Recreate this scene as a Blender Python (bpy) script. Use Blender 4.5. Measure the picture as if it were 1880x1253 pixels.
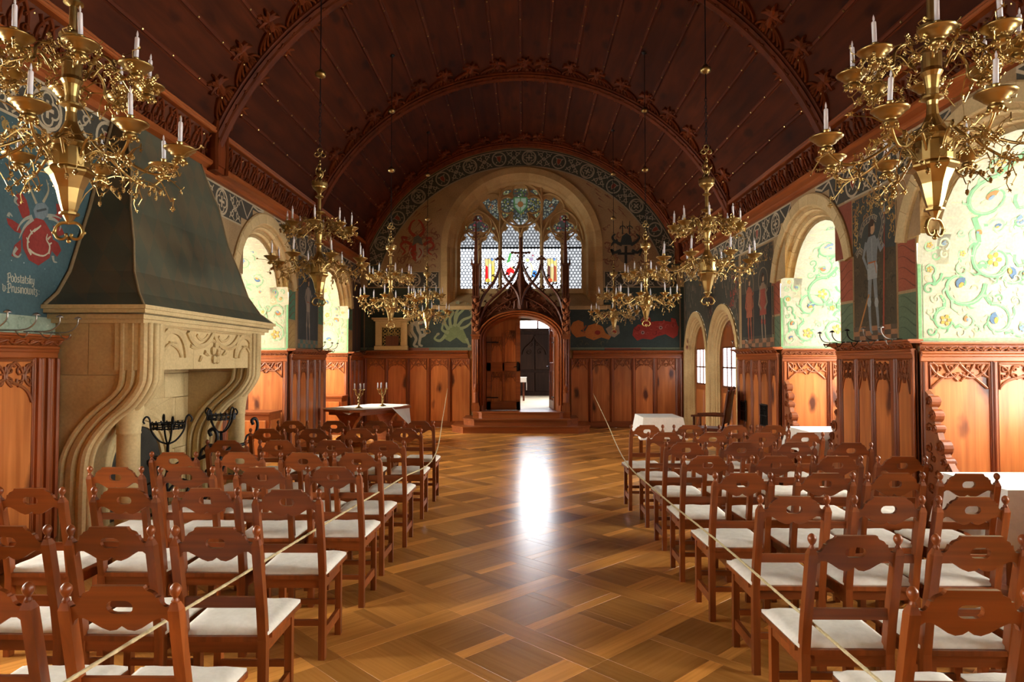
import bpy, bmesh, math, random
from mathutils import Matrix, Vector
from math import sin, cos, pi, sqrt, radians, atan2
random.seed(7)
for o in list(bpy.data.objects): bpy.data.objects.remove(o)
S = bpy.context.scene
COL = S.collection
# ------------------------------------------------------------------ camera
YAW, PITCH = radians(1.02), math.atan(37.5/1230)
cam = bpy.data.cameras.new('camera'); cam.sensor_width = 36; cam.lens = 1230/1880*36
cam.clip_start = 0.05; cam.clip_end = 200
cobj = bpy.data.objects.new('camera', cam); COL.objects.link(cobj)
fw = Vector((-sin(YAW)*cos(PITCH), cos(YAW)*cos(PITCH), sin(PITCH)))
rt = Vector((cos(YAW), sin(YAW), 0)); up = rt.cross(fw)
m3 = Matrix((rt, up, -fw)).transposed()
cobj.matrix_world = Matrix.Translation((0.06, 0, 1.7)) @ m3.to_4x4()
S.camera = cobj
# ------------------------------------------------------------------ world, exposure
S.view_settings.view_transform = 'Standard'; S.view_settings.look = 'None'
S.view_settings.gamma = 1; S.view_settings.use_curve_mapping = False
S.view_settings.exposure = EXPO = 0.12
wd = bpy.data.worlds.new('sky'); S.world = wd; wd.use_nodes = True
wn = wd.node_tree.nodes; wl = wd.node_tree.links
bg = wn['Background']; bg.inputs['Strength'].default_value = 20.0
bg.inputs['Color'].default_value = (0.95, 0.97, 1.0, 1)
S.cycles.max_bounces = 7; S.cycles.diffuse_bounces = 4; S.cycles.glossy_bounces = 3
S.cycles.transparent_max_bounces = 12; S.cycles.transmission_bounces = 3
S.cycles.sample_clamp_indirect = 6; S.cycles.use_denoising = True
S.cycles.caustics_reflective = False; S.cycles.caustics_refractive = False
HW, YE, YB = 4.18, 17.3, -3.2           # half width, end wall, back wall
NZ = 2.72                               # niche arch centre height
NICHES = [(1, 9.79), (1, 6.05), (1, 2.3), (1, -1.45), (-1, 15.08), (-1, 10.95), (-1, 3.55), (-1, -0.2)]
def area(name, loc, d, sx, sy, power, col, spread=180):
    l = bpy.data.lights.new(name, 'AREA'); l.shape = 'RECTANGLE'; l.size = sx; l.size_y = sy
    l.energy = power; l.color = col; l.spread = radians(spread)
    o = bpy.data.objects.new(name, l); COL.objects.link(o); o.location = loc
    o.rotation_euler = Vector(d).to_track_quat('-Z', 'Y').to_euler()
    return o
DAY = (1.0, 0.90, 0.74)
for s, y in NICHES:                     # daylight outside each niche window
    area('niche_daylight', (s*6.15, y, 2.2), (-s, 0, -0.22), 1.9, 2.6, (125 if s > 0 else 110)*(2.2 if y > 14 else 1.0), DAY, 120)
area('anteroom_daylight', (3.8, 20.6, 3.0), (-1, 0.1, -0.75), 2.2, 2.0, 120, DAY, 100)
# ------------------------------------------------------------------ mesh builder
class MB:
    def __init__(s): s.v = []; s.f = []; s.c = []; s.g = None
    def e(s): s.n = getattr(s, 'n', 0)+1; return (s.n % 97)*6e-6
    def add(s, vs, fs, col=None):
        b = len(s.v); s.v.extend(vs)
        for f in fs: s.f.append([i+b for i in f]); s.c.append(col)
        return s
    def box(s, x0, x1, y0, y1, z0, z1, col=None):
        return s.add([(x0,y0,z0),(x1,y0,z0),(x1,y1,z0),(x0,y1,z0),(x0,y0,z1),(x1,y0,z1),(x1,y1,z1),(x0,y1,z1)],
                     [(0,3,2,1),(4,5,6,7),(0,1,5,4),(1,2,6,5),(2,3,7,6),(3,0,4,7)], col)
    def fbox(s, f, u0, u1, v0, v1, h0, h1, bev=0, col=None):   # box in wall coordinates, front edge chamfered
        b = min(bev, (u1-u0)/2.1, (v1-v0)/2.1)
        P = [f(u0,v0,h0), f(u1,v0,h0), f(u1,v1,h0), f(u0,v1,h0)]
        if b > 0:
            Q = [f(u0,v0,h1-b), f(u1,v0,h1-b), f(u1,v1,h1-b), f(u0,v1,h1-b)]
            T = [f(u0+b,v0+b,h1), f(u1-b,v0+b,h1), f(u1-b,v1-b,h1), f(u0+b,v1-b,h1)]
            fs = [(0,3,2,1)]
            for k in (0, 4): fs += [(k+i, k+(i+1)%4, k+4+(i+1)%4, k+4+i) for i in range(4)]
            return s.add(P+Q+T, fs+[(8,9,10,11)], col)
        Q = [f(u0,v0,h1), f(u1,v0,h1), f(u1,v1,h1), f(u0,v1,h1)]
        return s.add(P+Q, [(0,3,2,1),(4,5,6,7)]+[(i,(i+1)%4,4+(i+1)%4,4+i) for i in range(4)], col)
    def prism(s, pts, f, h0, h1, col=None):
        n = len(pts)
        return s.add([f(u,v,h0) for u,v in pts]+[f(u,v,h1) for u,v in pts],
                     [tuple(range(n-1,-1,-1)), tuple(range(n,2*n))]+[(i,(i+1)%n,n+(i+1)%n,n+i) for i in range(n)], col)
    def poly(s, pts, f, h, col=None):
        h += s.e(); return s.add([f(u,v,h) for u,v in pts], [tuple(range(len(pts)))], col)
    def ribbon(s, pts, f, w, h, col=None, h0=None, w1=None):   # flat stroke (h0 None) or raised carved stroke
        n = len(pts)
        if n < 2: return s
        L = []; R = []
        for i,(u,v) in enumerate(pts):
            a = pts[max(i-1,0)]; b = pts[min(i+1,n-1)]
            dx, dy = b[0]-a[0], b[1]-a[1]; l = sqrt(dx*dx+dy*dy) or 1
            t = i/(n-1); ww = (w if w1 is None else w+(w1-w)*t)/2
            L.append((u-dy/l*ww, v+dx/l*ww)); R.append((u+dy/l*ww, v-dx/l*ww))
        if h0 is None:
            h += s.e()
            return s.add([f(u,v,h) for u,v in L]+[f(u,v,h) for u,v in R],
                         [(i,i+1,n+i+1,n+i) for i in range(n-1)], col)
        C = pts
        vs = [f(u,v,h0) for u,v in L]+[f(u,v,(h0+h*2)/3) for u,v in L]+[f(u,v,h) for u,v in C]+[f(u,v,(h0+h*2)/3) for u,v in R]+[f(u,v,h0) for u,v in R]
        fs = []
        for k in range(4): fs += [(k*n+i, k*n+i+1, (k+1)*n+i+1, (k+1)*n+i) for i in range(n-1)]
        fs += [(0,n,2*n,3*n,4*n), (n-1,5*n-1,4*n-1,3*n-1,2*n-1)]
        return s.add(vs, fs, col)
    def disc(s, u, v, r, f, h, col=None, n=10, sy=1, a=0):
        return s.poly([(u+r*cos(2*pi*i/n)*cos(a)-r*sy*sin(2*pi*i/n)*sin(a), v+r*cos(2*pi*i/n)*sin(a)+r*sy*sin(2*pi*i/n)*cos(a)) for i in range(n)], f, h, col)
    def tube(s, pts, r, seg=6, col=None, r1=None, cap=True, closed=False):
        pts = [Vector(p) for p in pts]; n = len(pts); rings = []
        t0 = (pts[1]-pts[0]).normalized()
        nv = t0.orthogonal().normalized()
        for i,p in enumerate(pts):
            if closed: t = (pts[(i+1)%n]-pts[i-1]).normalized()
            else: t = (pts[min(i+1,n-1)]-pts[max(i-1,0)]).normalized()
            nv = (nv-t*nv.dot(t)); nv = nv.normalized() if nv.length > 1e-6 else t.orthogonal().normalized()
            bv = t.cross(nv); rr = r[i] if isinstance(r, (list,tuple)) else (r if r1 is None else r+(r1-r)*i/(n-1))
            rings.append([tuple(p+nv*cos(2*pi*k/seg)*rr+bv*sin(2*pi*k/seg)*rr) for k in range(seg)])
        fs = []; m = n if closed else n-1
        for i in range(m):
            j = (i+1)%n
            fs += [(i*seg+k, i*seg+(k+1)%seg, j*seg+(k+1)%seg, j*seg+k) for k in range(seg)]
        if cap and not closed: fs += [tuple(range(seg-1,-1,-1)), tuple((n-1)*seg+k for k in range(seg))]
        return s.add([q for rg in rings for q in rg], fs, col)
    def lathe(s, prof, seg=16, c=(0,0,0), col=None, M=None, phase=0):
        vs = []; fs = []; n = len(prof)
        for r,z in prof:
            for k in range(seg):
                a = 2*pi*(k+phase)/seg; p = Vector((r*cos(a), r*sin(a), z))
                if M: p = M @ p
                vs.append((p[0]+c[0], p[1]+c[1], p[2]+c[2]))
        for i in range(n-1): fs += [(i*seg+k, i*seg+(k+1)%seg, (i+1)*seg+(k+1)%seg, (i+1)*seg+k) for k in range(seg)]
        fs += [tuple(range(seg-1,-1,-1)), tuple((n-1)*seg+k for k in range(seg))]
        return s.add(vs, fs, col)
    def blob(s, c, rx, ry, rz, col=None):      # small octahedral bead, twice cut
        vs = []; fs = []
        for i in range(1,4):
            for k in range(6):
                a = 2*pi*k/6; p = pi*i/4
                vs.append((c[0]+rx*sin(p)*cos(a), c[1]+ry*sin(p)*sin(a), c[2]+rz*cos(p)))
        vs += [(c[0],c[1],c[2]+rz),(c[0],c[1],c[2]-rz)]
        for k in range(6):
            j = (k+1)%6
            fs += [(18,k,j),(k,6+k,6+j,j),(6+k,12+k,12+j,6+j),(12+k,19,12+j)]
        return s.add(vs, fs, col)
    def mesh(s, name, mat, smooth=False, fix=True):
        me = bpy.data.meshes.new(name)
        me.from_pydata([tuple(p) for p in s.v], [], s.f)
        if any(c is not None for c in s.c):
            at = me.attributes.new('Col', 'FLOAT_COLOR', 'FACE')
            buf = []
            for c in s.c: c = c or (0.5,0.5,0.5); buf += [c[0],c[1],c[2],1]
            at.data.foreach_set('color', buf)
        if s.g:
            at = me.attributes.new('guv', 'FLOAT_VECTOR', 'POINT')
            at.data.foreach_set('vector', [x for g in s.g for x in g])
        if fix and len(s.f) > 3:
            b = bmesh.new(); b.from_mesh(me); bmesh.ops.recalc_face_normals(b, faces=b.faces); b.to_mesh(me); b.free()
        if smooth: me.polygons.foreach_set('use_smooth', [True]*len(me.polygons))
        if mat is not None: me.materials.append(mat)
        return me
    def build(s, name, mat, parent=None, smooth=False, fix=True, mtx=None):
        return link(name, s.mesh(name, mat, smooth, fix), parent, mtx)
def link(name, data, parent=None, mtx=None):
    o = bpy.data.objects.new(name, data); COL.objects.link(o)
    if parent is not None: o.parent = parent
    if mtx is not None: o.matrix_local = mtx
    return o
def tag(o, label=None, cat=None, group=None, kind=None):
    if label: o['label'] = label
    if cat: o['category'] = cat
    if group: o['group'] = group
    if kind: o['kind'] = kind
    return o
def empty(name, loc, rz=0):
    o = bpy.data.objects.new(name, None); COL.objects.link(o); o.location = loc; o.rotation_euler.z = rz
    o.empty_display_size = 0.1
    return o
def plate(outline, holes, f, h0, h1, bez=None):      # flat plate with holes, as (verts, faces) through a filled curve
    cu = bpy.data.curves.new('t', 'CURVE'); cu.dimensions = '2D'; cu.fill_mode = 'BOTH'; cu.extrude = 0.5
    for pts in [outline]+holes:
        sp = cu.splines.new('POLY'); sp.points.add(len(pts)-1); sp.use_cyclic_u = True
        for i,(x,y) in enumerate(pts): sp.points[i].co = (x,y,0,1)
    ob = bpy.data.objects.new('t', cu); me = bpy.data.meshes.new_from_object(ob)
    vs = [f(v.co.x, v.co.y, h1 if v.co.z > 0 else h0) for v in me.vertices]
    fs = [tuple(p.vertices) for p in me.polygons]
    bpy.data.objects.remove(ob); bpy.data.curves.remove(cu); bpy.data.meshes.remove(me)
    mb = MB(); mb.add(vs, fs); return mb
def arc(cx, cy, r, a0, a1, n=12, sy=1): return [(cx+r*cos(radians(a0+(a1-a0)*i/n)), cy+r*sy*sin(radians(a0+(a1-a0)*i/n))) for i in range(n+1)]
def bez(p0, p1, p2, p3, n=10):
    o = []
    for i in range(n+1):
        t = i/n; a = (1-t)**3; b = 3*t*(1-t)**2; c = 3*t*t*(1-t); d = t**3
        o.append(tuple(a*p0[k]+b*p1[k]+c*p2[k]+d*p3[k] for k in range(len(p0))))
    return o
def spl(P, n=6):       # Catmull-Rom through the points
    o = []
    for i in range(len(P)-1):
        a = P[max(i-1,0)]; b = P[i]; c = P[i+1]; d = P[min(i+2,len(P)-1)]
        for k in range(n):
            t = k/n
            o.append(tuple(0.5*((2*b[j])+(-a[j]+c[j])*t+(2*a[j]-5*b[j]+4*c[j]-d[j])*t*t+(-a[j]+3*b[j]-3*c[j]+d[j])*t**3) for j in range(len(b))))
    o.append(tuple(P[-1])); return o
def spiral(cx, cy, r, a0, turns, n=22, k=0.12):
    return [(cx+r*(1-(1-k)*i/n)*cos(a0+turns*2*pi*i/n), cy+r*(1-(1-k)*i/n)*sin(a0+turns*2*pi*i/n)) for i in range(n+1)]
# wall coordinates: (u along, v up, h out of the wall into the hall)
fR = lambda u,v,h: (HW-h, u, v)
fL = lambda u,v,h: (-HW+h, u, v)
fE = lambda u,v,h: (u, YE-h, v)
# ------------------------------------------------------------------ materials
def mat(name, rough=0.5, metal=0, spec=0.5):
    m = bpy.data.materials.new(name); m.use_nodes = True
    b = m.node_tree.nodes['Principled BSDF']
    if metal == 0: spec = min(spec, 0.42)
    b.inputs['Roughness'].default_value = rough; b.inputs['Metallic'].default_value = metal
    b.inputs['Specular IOR Level'].default_value = spec
    return m, m.node_tree.nodes, m.node_tree.links, b
def coords(N, L, scale, src='Object', rnd=True, attr=None):
    mp = N.new('ShaderNodeMapping'); mp.inputs['Scale'].default_value = scale
    if attr:
        tc = N.new('ShaderNodeAttribute'); tc.attribute_name = attr; L.new(tc.outputs['Vector'], mp.inputs['Vector'])
    else:
        tc = N.new('ShaderNodeTexCoord'); L.new(tc.outputs[src], mp.inputs['Vector'])
    if rnd:
        oi = N.new('ShaderNodeObjectInfo'); mu = N.new('ShaderNodeMath'); mu.operation = 'MULTIPLY'; mu.inputs[1].default_value = 37
        L.new(oi.outputs['Random'], mu.inputs[0]); L.new(mu.outputs[0], mp.inputs['Location'])
    return mp
def ramp(N, L, src, stops):
    r = N.new('ShaderNodeValToRGB'); e = r.color_ramp.elements
    while len(e) < len(stops): e.new(0.5)
    for i,(p,c) in enumerate(stops): e[i].position = p; e[i].color = (c[0],c[1],c[2],1)
    L.new(src, r.inputs['Fac']); return r
def mix(N, L, a, b, fac, mode='MIX'):
    m = N.new('ShaderNodeMix'); m.data_type = 'RGBA'; m.blend_type = mode
    for s,i in ((fac,0),(a,6),(b,7)):
        if hasattr(s, 'links'): L.new(s, m.inputs[i])
        elif i == 0: m.inputs[0].default_value = s
        else: m.inputs[i].default_value = (s[0],s[1],s[2],1)
    return m.outputs[2]
def wood(name, c0, c1, axis='z', rough=0.35, knots=0.0, fine=16, attr=None, tone=0.25, coat=0.0, rnd=True):
    m, N, L, b = mat(name, rough)
    sc = {'x': (0.9,fine,fine), 'y': (fine,0.9,fine), 'z': (fine,fine,0.9)}[axis]
    mp = coords(N, L, sc, attr=attr, rnd=rnd and not attr)
    n1 = N.new('ShaderNodeTexNoise'); n1.inputs['Scale'].default_value = 1.0; n1.inputs['Detail'].default_value = 5
    n1.inputs['Distortion'].default_value = 0.6
    L.new(mp.outputs[0], n1.inputs['Vector'])
    r = ramp(N, L, n1.outputs['Fac'], [(0.3,c0),(0.7,c1)])
    col = r.outputs['Color']
    mp2 = coords(N, L, tuple(x*0.12 if x > 1 else x*0.8 for x in sc), attr=attr, rnd=rnd and not attr)
    n2 = N.new('ShaderNodeTexNoise'); n2.inputs['Scale'].default_value = 1.2; L.new(mp2.outputs[0], n2.inputs['Vector'])
    r2 = ramp(N, L, n2.outputs['Fac'], [(0.3,(1-tone,)*3),(0.7,(1+tone*0.6,)*3)])
    col = mix(N, L, col, r2.outputs['Color'], 1.0, 'MULTIPLY')
    if knots:
        kp = coords(N, L, tuple(3.4 if x > 1 else 1.5 for x in sc), attr=attr, rnd=rnd and not attr)
        nd = N.new('ShaderNodeTexNoise'); nd.inputs['Scale'].default_value = 2.5
        L.new(kp.outputs[0], nd.inputs['Vector'])
        ad = N.new('ShaderNodeVectorMath'); ad.operation = 'MULTIPLY_ADD'; ad.inputs[1].default_value = (0.35,)*3
        L.new(nd.outputs['Color'], ad.inputs[0]); L.new(kp.outputs[0], ad.inputs[2])
        vo = N.new('ShaderNodeTexVoronoi'); vo.inputs['Scale'].default_value = 0.85; L.new(ad.outputs[0], vo.inputs['Vector'])
        rk = ramp(N, L, vo.outputs['Distance'], [(0.12,(0.12,0.06,0.04)),(0.27,(1,1,1))])
        col = mix(N, L, col, rk.outputs['Color'], knots, 'MULTIPLY')
    if attr:
        at = N.new('ShaderNodeAttribute'); at.attribute_name = 'Col'
        col = mix(N, L, col, at.outputs['Color'], 1.0, 'MULTIPLY')
    elif rnd:
        oi = N.new('ShaderNodeObjectInfo'); rr = ramp(N, L, oi.outputs['Random'], [(0,(0.84,0.82,0.80)),(1,(1.12,1.12,1.1))])
        col = mix(N, L, col, rr.outputs['Color'], 1.0, 'MULTIPLY')
    L.new(col, b.inputs['Base Color'])
    if coat: b.inputs['Coat Weight'].default_value = coat; b.inputs['Coat Roughness'].default_value = 0.15
    bp = N.new('ShaderNodeBump'); bp.inputs['Strength'].default_value = 0.08; bp.inputs['Distance'].default_value = 0.004
    L.new(n1.outputs['Fac'], bp.inputs['Height']); L.new(bp.outputs[0], b.inputs['Normal'])
    return m
def rock(name, c0, c1, rough=0.85, scale=3.0, bump=0.3, attr=False, streak=0.0, tone=0.12):
    m, N, L, b = mat(name, rough, spec=0.3)
    mp = coords(N, L, (1,1,1), rnd=True)
    n1 = N.new('ShaderNodeTexNoise'); n1.inputs['Scale'].default_value = scale; n1.inputs['Detail'].default_value = 6
    L.new(mp.outputs[0], n1.inputs['Vector'])
    r = ramp(N, L, n1.outputs['Fac'], [(0.3,c0),(0.7,c1)])
    col = r.outputs['Color']
    if attr:
        at = N.new('ShaderNodeAttribute'); at.attribute_name = 'Col'; col = mix(N, L, at.outputs['Color'], col, 1.0, 'MULTIPLY')
    n2 = N.new('ShaderNodeTexNoise'); n2.inputs['Scale'].default_value = 40; n2.inputs['Detail'].default_value = 3
    L.new(mp.outputs[0], n2.inputs['Vector'])
    r2 = ramp(N, L, n2.outputs['Fac'], [(0.3,(1-tone,)*3),(0.7,(1+tone*0.5,)*3)])
    col = mix(N, L, col, r2.outputs['Color'], 1.0, 'MULTIPLY')
    L.new(col, b.inputs['Base Color'])
    bp = N.new('ShaderNodeBump'); bp.inputs['Strength'].default_value = bump; bp.inputs['Distance'].default_value = 0.006
    L.new(n2.outputs['Fac'], bp.inputs['Height']); L.new(bp.outputs[0], b.inputs['Normal'])
    return m
M = {}
M['pine'] = wood('pine_panel', (0.38,0.105,0.022), (0.58,0.195,0.050), 'z', 0.34, knots=0.95, fine=14)
M['pineh'] = wood('pine_rail', (0.22,0.052,0.011), (0.34,0.092,0.021), 'x', 0.36, fine=16, coat=0.0)
M['piney'] = wood('pine_rail_long', (0.22,0.052,0.011), (0.34,0.092,0.021), 'y', 0.36, fine=16, coat=0.0)
M['stile'] = wood('pine_stile', (0.19,0.043,0.009), (0.30,0.078,0.018), 'z', 0.34, fine=18, coat=0.0)
M['carve'] = wood('pine_carving', (0.22,0.062,0.018), (0.34,0.11,0.034), 'z', 0.5, fine=10)
M['chair'] = wood('chair_wood', (0.16,0.036,0.007), (0.29,0.073,0.0145), 'z', 0.34, fine=22, coat=0.08, tone=0.3)
M['chairh'] = wood('chair_board', (0.16,0.036,0.007), (0.29,0.073,0.0145), 'x', 0.34, knots=0.5, fine=22, coat=0.08, tone=0.3)
M['board'] = wood('ceiling_board', (0.046,0.0085,0.0018), (0.085,0.017,0.0036), 'y', 0.75, knots=0.6, fine=8, tone=0.3)
M['batten'] = wood('ceiling_batten', (0.07,0.013,0.003), (0.11,0.022,0.005), 'y', 0.7, fine=8)
M['board'].node_tree.nodes['Principled BSDF'].inputs['Specular IOR Level'].default_value = 0.15
M['batten'].node_tree.nodes['Principled BSDF'].inputs['Specular IOR Level'].default_value = 0.2
M['rib'] = wood('ceiling_rib', (0.10,0.020,0.0045), (0.17,0.036,0.008), 'z', 0.55, fine=9)
M['black_oak'] = wood('black_oak', (0.012,0.006,0.004), (0.025,0.012,0.007), 'z', 0.7, fine=12)
M['palefloor'] = rock('pale_boards', (0.62,0.55,0.42), (0.75,0.68,0.54), 0.35, 2, 0.1)
M['dark'] = wood('dark_oak', (0.085,0.024,0.010), (0.15,0.045,0.018), 'z', 0.45, fine=12)
M['parquet'] = wood('parquet', (0.54,0.225,0.046), (0.68,0.300,0.070), 'x', 0.25, fine=34, attr='guv', tone=0.16)
M['stone'] = rock('sandstone', (0.42,0.275,0.115), (0.56,0.39,0.18), 0.85, 2.0, 0.3)
M['stonel'] = rock('pale_sandstone', (0.50,0.365,0.175), (0.63,0.48,0.25), 0.85, 2.0, 0.25)
M['plaster'] = rock('painted_plaster', (0.85,0.85,0.85), (1.1,1.1,1.1), 0.9, 2.5, 0.15, attr=True)
M['cream'] = rock('cream_plaster', (0.70,0.62,0.42), (0.80,0.73,0.53), 0.9, 1.5, 0.15)
M['cloth'] = rock('white_linen', (0.80,0.78,0.72), (0.86,0.84,0.79), 0.95, 8, 0.35, tone=0.04)
M['cushion'] = rock('cream_cushion', (0.74,0.69,0.60), (0.82,0.78,0.70), 0.95, 14, 0.5, tone=0.06)
M['iron'] = mat('black_iron', 0.45, 0.6)[0]; M['iron'].node_tree.nodes['Principled BSDF'].inputs['Base Color'].default_value = (0.012,0.012,0.014,1)
M['steel'] = mat('grey_steel', 0.35, 1)[0]; M['steel'].node_tree.nodes['Principled BSDF'].inputs['Base Color'].default_value = (0.33,0.31,0.29,1)
for k_,v_ in (('rib',.12),('black_oak',.08),('dark',.25)): M[k_].node_tree.nodes['Principled BSDF'].inputs['Specular IOR Level'].default_value = v_
def brass(name, c, r):
    m, N, L, b = mat(name, r, 1)
    n = N.new('ShaderNodeTexNoise'); n.inputs['Scale'].default_value = 9
    tc = N.new('ShaderNodeTexCoord'); L.new(tc.outputs['Object'], n.inputs['Vector'])
    rr = ramp(N, L, n.outputs['Fac'], [(0.3,tuple(x*0.65 for x in c)),(0.65,c)]); L.new(rr.outputs['Color'], b.inputs['Base Color'])
    return m
M['brass'] = brass('polished_brass', (0.50,0.34,0.125), 0.33)
M['brassd'] = brass('aged_brass', (0.40,0.27,0.10), 0.38)
M['wax'] = mat('candle_wax', 0.5)[0]; M['wax'].node_tree.nodes['Principled BSDF'].inputs['Base Color'].default_value = (0.74,0.71,0.74,1)
M['leather'] = rock('brown_leather', (0.16,0.045,0.022), (0.23,0.07,0.035), 0.45, 6, 0.3)
M['rope'] = rock('twisted_rope', (0.50,0.40,0.22), (0.66,0.55,0.33), 0.9, 60, 0.6)
M['hoodedge'] = rock('hood_edge_stone', (0.20,0.14,0.07), (0.30,0.22,0.12), 0.8, 3, 0.2)
M['soot'] = rock('sooty_stone', (0.03,0.028,0.022), (0.06,0.055,0.045), 0.95, 3, 0.3)
M['base'] = mat('under_floor', 0.8)[0]; M['base'].node_tree.nodes['Principled BSDF'].inputs['Base Color'].default_value = (0.06,0.022,0.008,1)
def hoodmat():
    m, N, L, b = mat('painted_hood', 0.5)
    tc = N.new('ShaderNodeTexCoord')
    w = N.new('ShaderNodeVectorMath'); w.operation = 'MULTIPLY'; w.inputs[1].default_value = (1,1,0.55); L.new(tc.outputs['Object'], w.inputs[0])
    rot = N.new('ShaderNodeMapping'); rot.inputs['Rotation'].default_value = (radians(45),0,0); rot.inputs['Scale'].default_value = (0.0001,5.2,5.2)
    cmb = N.new('ShaderNodeSeparateXYZ'); L.new(w.outputs[0], cmb.inputs[0])
    ad = N.new('ShaderNodeMath'); ad.operation = 'ADD'; L.new(cmb.outputs['X'], ad.inputs[0]); L.new(cmb.outputs['Y'], ad.inputs[1])
    c2 = N.new('ShaderNodeCombineXYZ'); L.new(ad.outputs[0], c2.inputs['Y']); L.new(cmb.outputs['Z'], c2.inputs['Z'])
    L.new(c2.outputs[0], rot.inputs['Vector'])
    ch = N.new('ShaderNodeTexChecker'); ch.inputs['Scale'].default_value = 1.0
    ch.inputs['Color1'].default_value = (0.070,0.070,0.045,1); ch.inputs['Color2'].default_value = (0.16,0.085,0.035,1)
    L.new(rot.outputs[0], ch.inputs['Vector'])
    n = N.new('ShaderNodeTexNoise'); n.inputs['Scale'].default_value = 2.2; n.inputs['Detail'].default_value = 5; L.new(tc.outputs['Object'], n.inputs['Vector'])
    r = ramp(N, L, n.outputs['Fac'], [(0.35,(0.06,0.07,0.05)),(0.65,(0.11,0.11,0.07))])
    col = mix(N, L, ch.outputs['Color'], r.outputs['Color'], 0.68)
    L.new(col, b.inputs['Base Color']); return m
M['hood'] = hoodmat()
def glassmat():
    m = bpy.data.materials.new('stained_glass'); m.use_nodes = True; N = m.node_tree.nodes; L = m.node_tree.links
    N.remove(N['Principled BSDF']); out = N['Material Output']
    at = N.new('ShaderNodeAttribute'); at.attribute_name = 'Col'
    t = N.new('ShaderNodeBsdfTransparent'); L.new(at.outputs['Color'], t.inputs['Color'])
    g = N.new('ShaderNodeBsdfGlossy'); g.inputs['Roughness'].default_value = 0.15
    mx = N.new('ShaderNodeMixShader'); mx.inputs[0].default_value = 0.04
    L.new(t.outputs[0], mx.inputs[1]); L.new(g.outputs[0], mx.inputs[2]); L.new(mx.outputs[0], out.inputs['Surface'])
    return m
M['glass'] = glassmat()
def leadmat():
    m = bpy.data.materials.new('daylit_stained_glass'); m.use_nodes = True; N = m.node_tree.nodes; L = m.node_tree.links
    N.remove(N['Principled BSDF']); at = N.new('ShaderNodeAttribute'); at.attribute_name = 'Col'
    e = N.new('ShaderNodeEmission'); e.inputs['Strength'].default_value = 9; L.new(at.outputs['Color'], e.inputs['Color'])
    L.new(e.outputs[0], N['Material Output'].inputs['Surface']); return m
M['lead'] = leadmat()
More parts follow.
